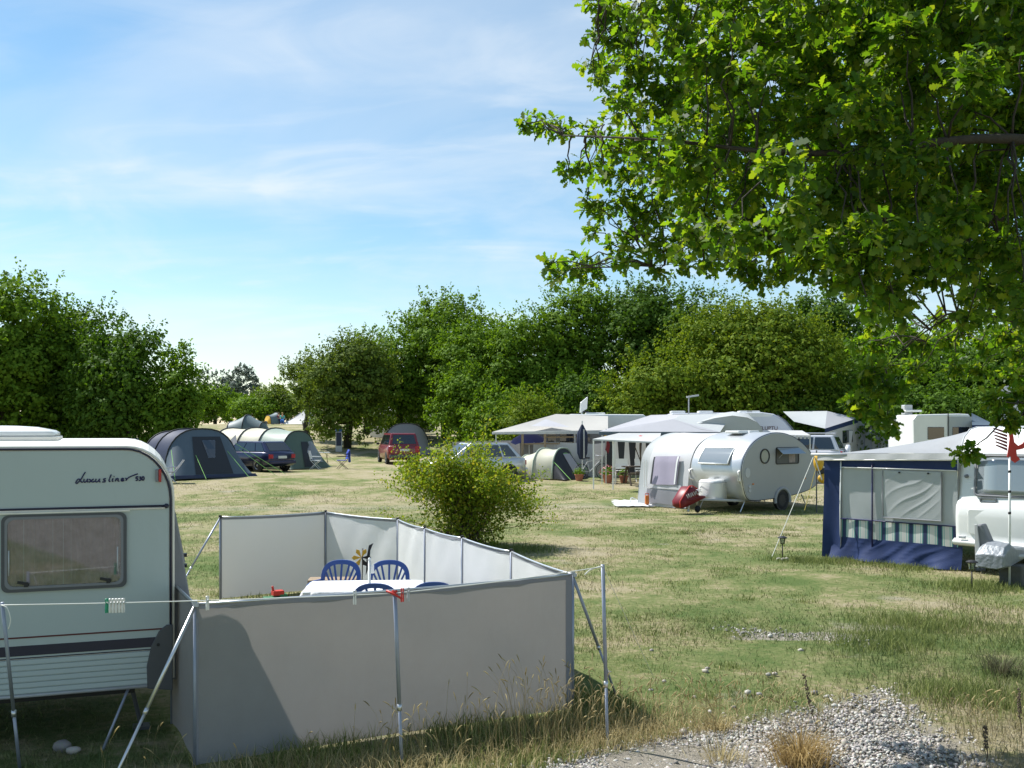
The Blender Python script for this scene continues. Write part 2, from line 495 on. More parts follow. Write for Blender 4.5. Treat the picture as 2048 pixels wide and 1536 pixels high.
MT['leafyellow'] = leaf_mat('leaf_yellow_olive', [(0.088, 0.150, 0.012), (0.135, 0.205, 0.016), (0.205, 0.260, 0.024)], 0.33, 0.7, (1.6, 1.5, 0.6))
MT['leafhaze'] = leaf_mat('leaf_hazy', [(0.10, 0.14, 0.12), (0.14, 0.18, 0.15), (0.19, 0.23, 0.19)], 0.3, 0.5, (1.3, 1.3, 1.0))  # bluish distance haze is put into the leaf colour of the horizon trees
MT['leafrose'] = leaf_mat('leaf_rose', [(0.095, 0.155, 0.014), (0.16, 0.235, 0.024), (0.23, 0.30, 0.034), (0.34, 0.30, 0.045)], 0.36, 0.6, (1.9, 1.8, 0.6))

# ------------------------------------------------------------------ mesh helpers
class MB:
    def __init__(self):
        self.v = []
        self.f = []
    def add(self, vs, fs):
        b = len(self.v)
        self.v += [(float(x[0]), float(x[1]), float(x[2])) for x in vs]
        self.f += [tuple(b + i for i in f) for f in fs]
        return self
    def box(self, c, s, rz=0.0, ry=0.0, rx=0.0):
        m = Matrix.Rotation(rz, 3, 'Z') @ Matrix.Rotation(ry, 3, 'Y') @ Matrix.Rotation(rx, 3, 'X')
        c = Vector(c)
        vs = [c + m @ Vector((x * s[0] / 2, y * s[1] / 2, z * s[2] / 2)) for x in (-1, 1) for y in (-1, 1) for z in (-1, 1)]
        return self.add(vs, [(0, 1, 3, 2), (4, 6, 7, 5), (0, 4, 5, 1), (2, 3, 7, 6), (0, 2, 6, 4), (1, 5, 7, 3)])
    def tube(self, pts, r, n=8, r2=None, flat=1.0, caps=True):
        pts = [Vector(p) for p in pts]
        k = len(pts)
        rings = []
        up = Vector((0, 0, 1))
        for i, p in enumerate(pts):
            d = (pts[min(i + 1, k - 1)] - pts[max(i - 1, 0)])
            d = d.normalized() if d.length > 1e-9 else Vector((0, 0, 1))
            a = d.cross(up if abs(d.dot(up)) < 0.95 else Vector((1, 0, 0))).normalized()
            b = a.cross(d).normalized()
            rr = r[i] if isinstance(r, (list, tuple)) else (r if r2 is None else r + (r2 - r) * i / max(1, k - 1))
            rings.append([p + a * (rr * math.cos(2 * math.pi * j / n)) + b * (rr * flat * math.sin(2 * math.pi * j / n)) for j in range(n)])
        vs = [q for g in rings for q in g]
        fs = []
        for i in range(k - 1):
            for j in range(n):
                fs.append((i * n + j, i * n + (j + 1) % n, (i + 1) * n + (j + 1) % n, (i + 1) * n + j))
        if caps:
            fs.append(tuple(range(n))[::-1])
            fs.append(tuple((k - 1) * n + j for j in range(n)))
        return self.add(vs, fs)
    def prism(self, poly, ext):
        poly = [Vector(p) for p in poly]
        e = Vector(ext)
        n = len(poly)
        vs = poly + [p + e for p in poly]
        fs = [tuple(range(n))[::-1], tuple(range(n, 2 * n))]
        fs += [(i, (i + 1) % n, n + (i + 1) % n, n + i) for i in range(n)]
        return self.add(vs, fs)
    def grid(self, rows, closed=False):
        h = len(rows)
        w = len(rows[0])
        vs = [q for r in rows for q in r]
        fs = []
        for i in range(h - 1):
            for j in range(w if closed else w - 1):
                fs.append((i * w + j, i * w + (j + 1) % w, (i + 1) * w + (j + 1) % w, (i + 1) * w + j))
        return self.add(vs, fs)
    def lathe(self, prof, c=(0, 0, 0), n=20, axis='Z', arc=1.0):
        rows = []
        for r, z in prof:
            ring = []
            for j in range(n):
                a = 2 * math.pi * arc * j / n
                x, y = r * math.cos(a), r * math.sin(a)
                p = (x, y, z) if axis == 'Z' else ((x, z, y) if axis == 'Y' else (z, x, y))
                ring.append((c[0] + p[0], c[1] + p[1], c[2] + p[2]))
            rows.append(ring)
        return self.grid(rows, True)
    def ball(self, c, r, n=10, m=7):
        r = (r, r, r) if isinstance(r, (int, float)) else r
        rows = []
        for i in range(m + 1):
            t = math.pi * i / m
            rows.append([(c[0] + r[0] * math.sin(t) * math.cos(2 * math.pi * j / n), c[1] + r[1] * math.sin(t) * math.sin(2 * math.pi * j / n), c[2] + r[2] * math.cos(t)) for j in range(n)])
        return self.grid(rows, True)
    def build(self, name, m, parent=None, smooth=False, bevel=0.0, solid=0.0, subsurf=0, fix=True):
        me = bpy.data.meshes.new(name)
        me.from_pydata(self.v, [], self.f)
        if fix:
            bm = bmesh.new()
            bm.from_mesh(me)
            bmesh.ops.remove_doubles(bm, verts=bm.verts, dist=1e-5)
            bmesh.ops.recalc_face_normals(bm, faces=bm.faces)
            bm.to_mesh(me)
            bm.free()
        me.materials.append(MT[m] if isinstance(m, str) else m)
        if smooth:
            me.shade_smooth()
        o = bpy.data.objects.new(name, me)
        COL.objects.link(o)
        if parent is not None:
            o.parent = parent
        if solid:
            s = o.modifiers.new('solid', 'SOLIDIFY')
            s.thickness = solid
            s.offset = 0
        if bevel:
            b = o.modifiers.new('bevel', 'BEVEL')
            b.width = bevel
            b.segments = 2
            b.limit_method = 'ANGLE'
            b.angle_limit = R(40)
            b.harden_normals = False
        if subsurf:
            s = o.modifiers.new('sub', 'SUBSURF')
            s.levels = s.render_levels = subsurf
        return o

def np_mesh(name, verts, fsize, m, parent=None, smooth=False, loops=None):
    """verts (N,3); every fsize consecutive verts form one face unless loops (F,k) given"""
    verts = np.ascontiguousarray(verts, dtype=np.float32)
    n = len(verts)
    me = bpy.data.meshes.new(name)
    me.vertices.add(n)
    me.vertices.foreach_set('co', verts.ravel())
    if loops is None:
        loops = np.arange(n, dtype=np.int32).reshape(-1, fsize)
    loops = np.ascontiguousarray(loops, dtype=np.int32)
    F, k = loops.shape
    me.loops.add(F * k)
    me.loops.foreach_set('vertex_index', loops.ravel())
    me.polygons.add(F)
    me.polygons.foreach_set('loop_start', np.arange(0, F * k, k, dtype=np.int32))
    me.update(calc_edges=True)
    me.materials.append(MT[m])
    if smooth:
        me.shade_smooth()
    o = bpy.data.objects.new(name, me)
    COL.objects.link(o)
    if parent is not None:
        o.parent = parent
    return o

def tag(o, label=None, cat=None, group=None, kind=None):
    if label:
        o['label'] = label
    if cat:
        o['category'] = cat
    if group:
        o['group'] = group
    if kind:
        o['kind'] = kind
    return o

def thing(name, label, cat, loc=(0, 0, 0), rz=0.0, group=None):
    o = bpy.data.objects.new(name, None)
    o.empty_display_size = 0.2
    COL.objects.link(o)
    o.location = loc
    o.rotation_euler = (0, 0, rz)
    return tag(o, label, cat, group)

def dup(o, parent=None):
    c = o.copy()
    COL.objects.link(c)
    if parent is not None:
        c.parent = parent
    for ch in list(o.children):
        dup(ch, c)
    return c

def text(name, body, size, m, parent, loc, rot, ext=0.002, align='CENTER'):
    cu_ = bpy.data.curves.new(name, 'FONT')
    cu_.body = body
    cu_.size = size
    cu_.extrude = ext
    cu_.align_x = align
    tmp = bpy.data.objects.new(name, cu_)
    COL.objects.link(tmp)
    dg = bpy.context.evaluated_depsgraph_get()
    me = bpy.data.meshes.new_from_object(tmp.evaluated_get(dg))
    bpy.data.objects.remove(tmp)
    me.materials.clear()
    me.materials.append(MT[m])
    o = bpy.data.objects.new(name, me)
    COL.objects.link(o)
    o.parent = parent
    o.location = loc
    o.rotation_euler = rot
    return o

def spline(pts, per=6, closed=False):
    pts = [Vector(p) for p in pts]
    n = len(pts)
    out = []
    rng = range(n) if closed else range(n - 1)
    for i in rng:
        p0 = pts[(i - 1) % n] if closed or i > 0 else pts[0]
        p1 = pts[i]
        p2 = pts[(i + 1) % n]
        p3 = pts[(i + 2) % n] if closed or i < n - 2 else pts[-1]
        for k in range(per):
            t = k / per
            out.append(0.5 * ((2 * p1) + (p2 - p0) * t + (2 * p0 - 5 * p1 + 4 * p2 - p3) * t * t + (3 * p1 - p0 - 3 * p2 + p3) * t ** 3))
    if not closed:
        out.append(pts[-1])
    return out

def sst(a, b, t):
    t = min(1.0, max(0.0, (t - a) / (b - a)))
    return t * t * (3 - 2 * t)

def gz(x, y):
    z = 0.5 * sst(31, 45, y) + 0.1 * sst(45, 58, y) + 1.5 * sst(58, 78, y) + 0.9 * sst(78, 115, y) + 0.5 * sst(115, 320, y)
    z += 0.03 * math.exp(-((x - 2.4) ** 2 / 1.6 + (y - 7.7) ** 2 / 0.8))
    return z

def gz_np(x, y):
    def s(a, b):
        t = np.clip((y - a) / (b - a), 0, 1)
        return t * t * (3 - 2 * t)
    z = 0.5 * s(31, 45) + 0.1 * s(45, 58) + 1.5 * s(58, 78) + 0.9 * s(78, 115) + 0.5 * s(115, 320)
    return z + 0.03 * np.exp(-((x - 2.4) ** 2 / 1.6 + (y - 7.7) ** 2 / 0.8))

# ------------------------------------------------------------------ ground
ys = [-40, -20, -8, 0, 3] + [4 + i * 0.35 for i in range(40)] + [18 + i * 1.0 for i in range(62)] + [82 + i * 6 for i in range(14)] + [180, 230, 300, 420, 700, 1200, 2200, 3400]
xs = [-3000, -1500, -700, -350, -200, -120] + [-90 + i * 3.0 for i in range(27)] + [-9 + i * 0.45 for i in range(46)] + [12 + i * 3.0 for i in range(27)] + [120, 200, 350, 700, 1500, 3000]
rows = []
for y in ys:
    rows.append([(x, y, gz(x, y) + (0.045 * mnoise.noise(Vector((x * .5, y * .5, 0))) + 0.025 * mnoise.noise(Vector((x * 1.7, y * 1.7, 3)))) * (1 if 4 < y < 120 else 0)) for x in xs])
g = MB()
g.grid(rows)
ground = g.build('ground', 'ground', None, smooth=True, fix=False)
tag(ground, 'dry patchy lawn of the camp field', 'ground', kind='structure')

# ------------------------------------------------------------------ near touring caravan
def wheel(parent, c, r, w, axis='Y', name='wheel', cap='alu', slots=()):
    e = bpy.data.objects.new(name, None)
    COL.objects.link(e)
    e.parent = parent
    e.location = c
    MB().lathe([(r * .60, -w / 2), (r * .9, -w / 2), (r, -w * .33), (r, w * .33), (r * .9, w / 2), (r * .60, w / 2)], n=28, axis=axis).build('tyre', 'rubber', e, True)
    b = MB()
    b.lathe([(0.001, -w * .42), (r * .16, -w * .44), (r * .2, -w * .3), (r * .46, -w * .28), (r * .60, -w * .46), (r * .63, -w * .5)], n=28, axis=axis)
    b.lathe([(0.001, w * .42), (r * .16, w * .44), (r * .2, w * .3), (r * .46, w * .28), (r * .60, w * .46), (r * .63, w * .5)], n=28, axis=axis)
    b.build('rim', cap, e, True)
    for s in slots:
        for k in range(6):
            a = k * math.pi / 3
            MB().ball((math.cos(a) * r * .36, s * w * .30, math.sin(a) * r * .36), r * .06, 6, 4).build('wheel_slot', 'black', e, True)
    return e

def rounded_rect(x0, x1, z0, z1, r, n=5):
    pts = []
    for cx, cz, a0 in ((x1 - r, z1 - r, 0), (x0 + r, z1 - r, 90), (x0 + r, z0 + r, 180), (x1 - r, z0 + r, 270)):
        for k in range(n + 1):
            a = R(a0 + 90 * k / n)
            pts.append((cx + r * math.cos(a), cz + r * math.sin(a)))
    return pts

def ring_xz(b, outer, inner, y0, y1):
    """frame ring between two outlines of equal count in the xz plane, from y0 (back) to y1 (front)"""
    n = len(outer)
    A = [(x, y1, z) for x, z in outer]
    B = [(x, y1, z) for x, z in inner]
    C_ = [(x, y0, z) for x, z in inner]
    D = [(x, y0, z) for x, z in outer]
    b.grid([D, A, B, C_], True)

car = thing('touring_caravan', 'large pale caravan with red and dark stripes beside the grey windbreak', 'caravan', (-2.85, 8.4, 0), R(20))
prof = [(0, 0.45)] + [(0, 2.0)] + [(-0.38 + 0.38 * math.cos(R(a)), 2.0 + 0.44 * math.sin(R(a))) for a in range(10, 91, 10)] + [(-2.5, 2.445), (-5.0, 2.44), (-5.45, 2.3), (-5.6, 2.0), (-5.6, 0.45)]
b = MB()
st = [(0.0, -.025, .0), (0.03, 0, 0), (0.3, .035, 0), (1.1, .06, 0), (1.9, .035, 0), (2.17, 0, 0), (2.2, -.025, 0)]
b.grid([[(x, y, z + (dz if z > 1.9 else 0)) for x, z in prof] for y, dz, _ in st], True)
b.f.append(tuple(range(len(prof))))
b.f.append(tuple(range(6 * len(prof), 7 * len(prof))))
b.build('body', 'cream', car, False, bevel=0.012)
b = MB()
pin = [(min(x, -0.028) if x > -1 else max(x, -5.57), min(z, 2.415)) for x, z in prof]
pin = [(-0.028, 0.75)] + [(-0.03, 2.0)] + [(-0.38 + 0.35 * math.cos(R(a)), 2.0 + 0.408 * math.sin(R(a))) for a in range(10, 91, 10)] + [(-2.5, 2.412), (-5.0, 2.408), (-5.43, 2.28), (-5.57, 2.0), (-5.57, 0.75)]
b.prism([(x, -.008, z) for x, z in pin], (0, .006, 0))
b.build('side_wall', 'side', car)
edge = [(-0.016, -.009, .5)] + [(-0.016, -.009, 2.0)] + [(-0.38 + 0.364 * math.cos(R(a)), -.009, 2.0 + 0.424 * math.sin(R(a))) for a in range(10, 91, 10)] + [(-2.5, -.009, 2.428), (-5.0, -.009, 2.424)]
MB().tube(edge, 0.010, 6).build('edge_trim', 'darkstripe', car, True)
MB().tube([(x + (.02 if i < 11 else 0), .006, z + (.015 if i > 1 else 0)) for i, (x, _, z) in enumerate(edge)], 0.013, 6).build('awning_rail', 'cream', car, True)
b = MB()
b.tube([(-5.5, -.016, 1.945), (-0.06, -.016, 1.945)], 0.010, 6)
b.ball((-0.05, -.018, 1.945), .02, 8, 6)
b.build('rain_rail', 'darkstripe', car, True)
MB().tube([(-5.5, -.014, 1.928), (-0.06, -.014, 1.928)], 0.009, 6).build('rail_strip', 'cream', car, True)
# side window with frame, curtain, pane and latches
win = bpy.data.objects.new('window', None)
COL.objects.link(win)
win.parent = car
out_ = rounded_rect(-1.29, -.36, 1.285, 1.90, .05)
inn = rounded_rect(-1.245, -.405, 1.33, 1.865, .055)
b = MB()
ring_xz(b, out_, inn, -.008, -.030)
b.build('frame', 'darkgrey', win, False)
ring2 = rounded_rect(-1.265, -.385, 1.31, 1.885, .05)
b = MB()
ring_xz(b, ring2, inn, -.030, -.036)
b.build('gasket', 'grey', win)
random.seed(3)
rw = []
for k in range(9):
    z = 1.32 + k * (1.87 - 1.32) / 8
    rw.append([(-1.25 + i * .85 / 120, -.016 + .007 * math.sin(i * .8 + 1.4 * math.sin(i * .17)) + .0025 * math.sin(i * 2.3), z) for i in range(121)])
MB().grid(rw).build('curtain', 'curtain', win, True)
b = MB()
b.prism([(x, -.028, z) for x, z in rounded_rect(-1.252, -.398, 1.323, 1.872, .055)], (0, .003, 0))
b.build('pane', 'pane', win)
for px_ in (-1.13, -.52):
    MB().box((px_, -.035, 1.355), (.09, .02, .02), ry=.25).box((px_ + .02, -.04, 1.345), (.03, .02, .035)).build('latch', 'black', win)
for px_ in (-1.235, -.43):
    MB().tube([(px_, -.034, 1.42), (px_, -.034, 1.62)], .006, 6).build('stay', 'palegrey', win, True)
MB().box((-.825, -.022, 1.915), (.98, .03, .012)).build('window_rail', 'cream', car)
# stripes and ribbed lower panel
MB().prism([(-.02, -.012, .912), (-5.56, -.012, .912), (-5.56, -.012, .924), (-.02, -.012, .924)], (0, .004, 0)).build('red_stripe', 'wine', car)
MB().prism([(-.02, -.012, .772), (-5.56, -.012, .772), (-5.56, -.012, .852), (-.02, -.012, .852)], (0, .004, 0)).build('dark_stripe', 'darkstripe', car)
MB().prism([(-.02, -.012, .748), (-5.56, -.012, .748), (-5.56, -.012, .757), (-.02, -.012, .757)], (0, .004, 0)).build('dark_line', 'darkstripe', car)
rp_ = []
z = .748
zz_ = []
for k in range(6):
    zt = .742 - k * .046
    zz_ += [(zt, -.004), (zt - .005, -.014), (zt - .038, -.017), (zt - .042, -.004)]
zz_.append((.455, -.004))
rp_ = [[(-.02, y, z) for z, y in zz_], [(-5.56, y, z) for z, y in zz_]]
MB().grid(rp_).build('ribbed_panel', 'side', car)
MB().tube([(-.2, -.02, .452), (-5.56, -.02, .452)], .014, 6).build('sill_trim', 'palegrey', car, True)
b = MB()
b.prism([(-.0, -.03, .95), (-.05, -.03, .95), (-.11, -.03, .90), (-.17, -.03, .78), (-.205, -.03, .62), (-.2, -.03, .43), (.0, -.03, .40)], (0, .022, 0))
cp = b.build('corner_panel', 'darkgrey', car, bevel=.006)
MB().lathe([(0.001, -.036), (.012, -.036), (.014, -.03)], (-.115, 0, .79), 12, 'Y').build('bolt', 'black', cp)
# marker lamp
ml = MB().box((-.125, -.022, 2.20), (.024, .03, .105)).build('marker_lamp', 'grey', car, bevel=.005)
MB().box((-.101, -.024, 2.20), (.022, .034, .108)).build('red_lens', 'redlamp', ml, bevel=.005)
# handwritten lettering
ST = [[(380, 215), (345, 265), (310, 330), (270, 380), (225, 420), (205, 410), (215, 380), (245, 345), (270, 345), (290, 375), (310, 400), (335, 395)],
      [(358, 340), (350, 385), (370, 402), (395, 385), (422, 345), (415, 385), (435, 402)],
      [(445, 348), (470, 362), (500, 395), (525, 400), (560, 378)], [(532, 342), (490, 375), (445, 407)],
      [(577, 342), (565, 385), (590, 402), (620, 380), (642, 342), (632, 388), (655, 403)],
      [(760, 342), (720, 346), (716, 366), (748, 384), (735, 402), (690, 402)],
      [(857, 268), (830, 330), (815, 385), (842, 395)], [(892, 338), (872, 385), (897, 395)], [(904, 303), (913, 310)],
      [(947, 342), (930, 397)], [(936, 378), (965, 344), (987, 350), (980, 388), (1010, 390)],
      [(1040, 376), (1077, 365), (1082, 345), (1055, 344), (1040, 376), (1060, 394), (1100, 380)],
      [(1117, 342), (1142, 350), (1130, 387)], [(1136, 375), (1180, 330), (1250, 298), (1355, 260)],
      [(1365, 318), (1326, 320), (1320, 345), (1350, 350), (1352, 375), (1315, 386)],
      [(1383, 320), (1416, 325), (1395, 346), (1422, 360), (1405, 382), (1374, 386)],
      [(1455 + 20 * math.cos(R(a)), 348 + 33 * math.sin(R(a))) for a in range(0, 361, 30)]]
b = MB()
for s in ST:
    pts = []
    for zx, zy in s:
        px_ = 130 + zx / 9.31
        py_ = 920 + zy / 9.31
        pts.append((-.754 + (px_ - 150) * (.535 / 140), -.0115, 2.6 - (py_ - 855) / 2000 * 8.25))
    pts = spline(pts, 3)
    b.tube(pts, .0058, 6)
b.build('lettering', 'navy', car, True)
# roof hatch
hat = MB()
hat.prism([(x, y, 2.47) for x, y in rounded_rect(-1.85, -.93, .55, 1.25, .08)], (0, 0, .055))
hatch = hat.build('roof_hatch', 'cream', car, bevel=.01)
b = MB()
rows = []
for sc, z in ((1.0, 2.53), (1.0, 2.555), (.93, 2.575), (.6, 2.605), (.25, 2.615), (.01, 2.617)):
    rows.append([(-1.39 + (x + 1.39) * sc, .9 + (y - .9) * sc, z) for x, y in rounded_rect(-1.83, -.95, .57, 1.23, .08)])
b.grid(rows, True)
b.build('hatch_dome', 'white', hatch, True)
# sloping end wall with window and clips
b = MB()
b.prism([(-.01, .12, 1.92), (.02, .12, 1.9), (.11, .12, 1.35), (.21, .12, .75), (.21, .12, .45), (-.01, .12, .45)], (0, 1.95, 0))
ew = b.build('end_wall', 'grey', car, bevel=.015)
b = MB()
b.prism([(.024, .3, 1.85), (.102, .3, 1.42), (.112, .3, 1.42), (.034, .3, 1.85)], (0, 1.6, 0))
b.build('end_window', 'greypane', ew)
for zc in (1.38, 1.28):
    MB().box((.13, 1.2, zc), (.05, .08, .03)).build('clip', 'black', ew)
wheel(car, (-2.9, .14, .32), .32, .19)
for xx in (-.35, -5.2):
    MB().tube([(xx, .35, .47), (xx + .1, .35, .02)], .02, 6).box((xx + .1, .35, .015), (.14, .14, .03)).build('corner_steady', 'darkgrey', car)
MB().box((-2.8, 1.1, .40), (5.0, 1.7, .12)).build('chassis', 'black', car)

# stones under the caravan edge
def stone_mesh(seed, r=(1, 1, .7), sub=1, amp=.22):
    bm = bmesh.new()
    bmesh.ops.create_icosphere(bm, subdivisions=sub, radius=1)
    for v in bm.verts:
        k = 1 + amp * mnoise.noise(v.co * 1.1 + Vector((seed * 7.3, seed * 3.1, 0)))
        v.co = Vector((v.co.x * r[0] * k, v.co.y * r[1] * k, v.co.z * r[2] * k))
    me = bpy.data.meshes.new('stone')
    bm.to_mesh(me)
    bm.free()
    me.materials.append(MT['pebble'])
    me.shade_smooth()
    return me
for i, (x, y, s, lb) in enumerate([(-3.62, 8.05, .075, 'rounded pale stone in the shade under the near caravan, the bulkier of two'), (-3.50, 7.98, .06, 'flatter pale stone in the shade under the near caravan, right of another')]):
    o = bpy.data.objects.new('stone', stone_mesh(i + 20, (1, .8, .75 - .2 * i), 2))
    COL.objects.link(o)
    o.location = (x, y, s * .4)
    o.scale = (s, s, s)
    tag(o, lb, 'stone', 'stones under the caravan')

# ------------------------------------------------------------------ windbreak
WH = 1.24
wb = thing('windbreak', 'grey fabric windbreak on poles enclosing the table and blue chairs', 'windbreak', (-2.43, 7.66, 0))
WO = Vector((-2.43, 7.66, 0))
W = {'A0': (-2.98, 8.76), 'NL': (-2.43, 7.66), 'NR': (.56, 9.2), 'R1': (-.01, 10.9), 'R2': (-.61, 12.25), 'R3': (-1.17, 13.4), 'R4': (-1.68, 14.7), 'FC': (-2.98, 16.0), 'FL': (-4.41, 15.1)}
def wpt(k, z):
    return Vector((W[k][0], W[k][1], z)) - WO
def wpanel(a, bb, seed, sag=.02, amp=.012, hem_side=None):
    A, B = wpt(a, 0), wpt(bb, 0)
    d = B - A
    L = d.length
    nrm = Vector((d.y, -d.x, 0)).normalized()
    nu, nv = max(12, int(L * 14)), 18
    def P(u, v, off=0.0):
        z = .015 + (WH - .015) * v - sag * 4 * u * (1 - u) * v + .03 * 4 * u * (1 - u) * (1 - v) * (1 if seed % 2 else .3)
        p = A + d * u + Vector((0, 0, z))
        w_ = amp * 2.2 * mnoise.noise(Vector((u * L * 1.1 + seed * 9, v * 1.3, seed))) + amp * mnoise.noise(Vector((u * L * 2.3 + v * 2.2 + seed, v * 1.2 - u * L, 7))) * 1.2
        w_ *= min(1, 6 * u, 6 * (1 - u))
        # tension folds fanning from the upper corners
        w_ += amp * .35 * math.sin(38 * (math.atan2(1.02 - v, u * L + .05))) * math.exp(-2.4 * math.hypot(1 - v, u * L))
        return p + nrm * (w_ + off)
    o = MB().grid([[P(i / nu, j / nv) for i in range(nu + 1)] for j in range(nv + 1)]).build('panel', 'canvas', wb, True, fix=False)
    h = MB()
    for off in (-.004, .004):
        h.grid([[P(i / nu, v, off) for i in range(nu + 1)] for v in (.975, .99, 1.003)])
        e = .028 / L
        h.grid([[P(u, j / nv, off) for u in (0, e)] for j in range(nv + 1)])
        e2 = (.075 if hem_side else .028) / L
        h.grid([[P(u, j / nv, off) for u in (1 - e2, 1)] for j in range(nv + 1)])
    h.build('hem', 'canvashem', o, False, fix=False)
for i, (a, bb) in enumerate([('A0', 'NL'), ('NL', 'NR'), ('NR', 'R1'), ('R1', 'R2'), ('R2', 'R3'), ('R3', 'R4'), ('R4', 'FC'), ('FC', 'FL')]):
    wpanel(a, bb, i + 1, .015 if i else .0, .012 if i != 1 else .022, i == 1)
for k in W:
    p0, p1 = wpt(k, -.1), wpt(k, WH + .025)
    po = MB().tube([p0, p1], .013, 8).build('post', 'steel', wb, True)
    MB().tube([p1 + Vector((0, 0, -.02)), p1 + Vector((0, 0, .012))], .021, 8).box(p1 + Vector((.018, -.01, -.02)), (.03, .03, .03)).build('post_cap', 'black' if k not in ('NL', 'NR') else 'palegrey', po)
order = ['A0', 'NL', 'NR', 'R1', 'R2', 'R3', 'R4', 'FC', 'FL']
for a, bb in zip(order[:-1], order[1:]):
    n_ = 7
    A, B = wpt(a, WH + .008), wpt(bb, WH + .008)
    MB().tube([A + (B - A) * (k / n_) + Vector((0, 0, -.017 * 4 * (k / n_) * (1 - k / n_) * (a != 'A0'))) for k in range(n_ + 1)], .011, 8).build('top_rail', 'alu', wb, True)
for k, base in (('A0', (-3.30, 8.02)), ('NL', (-2.86, 6.98)), ('NR', (1.02, 9.55)), ('FL', (-4.95, 14.3)), ('R2', (-.2, 12.6))):
    p1 = wpt(k, WH - .01)
    p0 = Vector((base[0], base[1], -.03)) - WO
    m_ = p1.lerp(p0, .55)
    gp = MB().tube([p1, m_], .0145, 8).tube([m_, p0], .0115, 8).build('support_pole', 'steel' if k != 'NL' else 'alu', wb, True)
    MB().tube([m_ + (p1 - m_) * .02, m_ - (p1 - m_) * .03], .017, 8).build('pole_joint', 'alu', gp, True)

# ------------------------------------------------------------------ clothesline and pegs
cl = thing('clothesline', 'white clothesline strung on grey poles in front of the windbreak', 'clothesline', (0, 0, 0))
tops = [Vector((-3.67, 7.2, 1.325)), Vector((-.88, 7.5, 1.36)), Vector((.735, 8.1, 1.475))]
bases = [Vector((-3.745, 7.62, -.05)), Vector((-.835, 7.62, -.05)), Vector((.775, 8.08, -.05))]
for i, (t_, b_) in enumerate(zip(tops, bases)):
    mid = t_.lerp(b_, .62)
    po = MB().tube([t_ + Vector((0, 0, .015)), mid], .0155 if i else .013, 10).tube([mid, b_], .0125, 10).build('pole', 'steel', cl, True)
    MB().tube([mid + Vector((0, 0, .02)), mid - Vector((0, 0, .03))], .0185, 10).build('pole_joint', 'alu', po, True)
def rope_pts(a, c, n=16, sag=.012):
    return [a.lerp(c, k / n) + Vector((0, 0, -sag * 4 * (k / n) * (1 - k / n))) for k in range(n + 1)]
for a, c in ((0, 1), (1, 2)):
    MB().tube(rope_pts(tops[a] + Vector((0, -.018, 0)), tops[c] + Vector((0, -.018, 0))), .0042, 6).build('rope', 'rope', cl, True)
MB().tube(spline([tops[0] + Vector((.0, -.02, 0)), tops[0] + Vector((.05, -.03, -.02)), tops[0] + Vector((.075, -.03, -.1)), tops[0] + Vector((.06, -.03, -.17))], 5), .004, 6).build('rope_end', 'rope', cl, True)
MB().tube(spline([tops[2] + Vector((-.01, -.02, .005)), tops[2] + Vector((-.1, -.04, -.02)), tops[2] + Vector((-.15, -.05, -.06))], 5), .005, 6).build('rope_end', 'rope', cl, True)
kn = MB()
for k in range(3):
    kn.lathe([(.018, -.006), (.024, 0), (.018, .006)], tuple(tops[1] + Vector((0, 0, .012 * k - .01))), 12)
kn.tube([tops[1] + Vector((-.06, -.02, .02)), tops[1] + Vector((.0, -.03, -.005)), tops[1] + Vector((.06, -.03, -.04))], .009, 6)
kn.build('red_knot', 'brightred', cl, True)
MB().tube(rope_pts(tops[2], Vector((1.45, 9.9, .02)), 8, 0), .0022, 5).build('guy_line', 'rope', cl, True)
def peg_at(t, col, label, group=None, tilt=0.0):
    a, c, u = (tops[0], tops[1], t) if t <= 1 else (tops[1], tops[2], t - 1)
    p = a.lerp(c, u) + Vector((0, -.018, -.012 * 4 * u * (1 - u)))
    r_ = thing('clothes_peg', label, 'clothes peg', p, tilt, group)
    for s in (-1, 1):
        MB().prism([(s * .004, -.006, .035), (s * .013, -.006, .03), (s * .009, -.006, 0), (s * .013, -.006, -.045), (s * .011, -.006, -.072), (s * .003, -.006, -.07), (s * .003, -.006, -.01)], (0, .012, 0)).build('jaw', col, r_, bevel=.0015)
    MB().lathe([(.006, -.009), (.006, .009)], (0, 0, .002), 8, 'Y').build('spring', 'alu', r_)
GP = 'pegs bunched on the clothesline'
tt = lambda px_: (px_ - 5) / 785.0
peg_at(tt(210), 'peggreen', 'green clothes peg at the end of the bunch on the line', GP, .9)
for k, nm in enumerate(('first', 'second', 'third', 'fourth', 'fifth')):
    peg_at(tt(217 + 6.3 * k), 'pegwhite', nm + ' white peg after the green peg in the bunch on the line', GP, 1.1)
peg_at(tt(409), 'pegwhite', 'single white peg on the line by the near windbreak corner', None, .9)
peg_at(tt(708), 'pegwhite', 'white wooden peg on the line just before the red knotted pole', None, 0)
peg_at(1.035, 'brightred', 'bright red peg on the line beside the red knotted pole', None, .5)
peg_at(1.062, 'palegrey', 'pale grey peg hanging next to the bright red peg', None, .9)

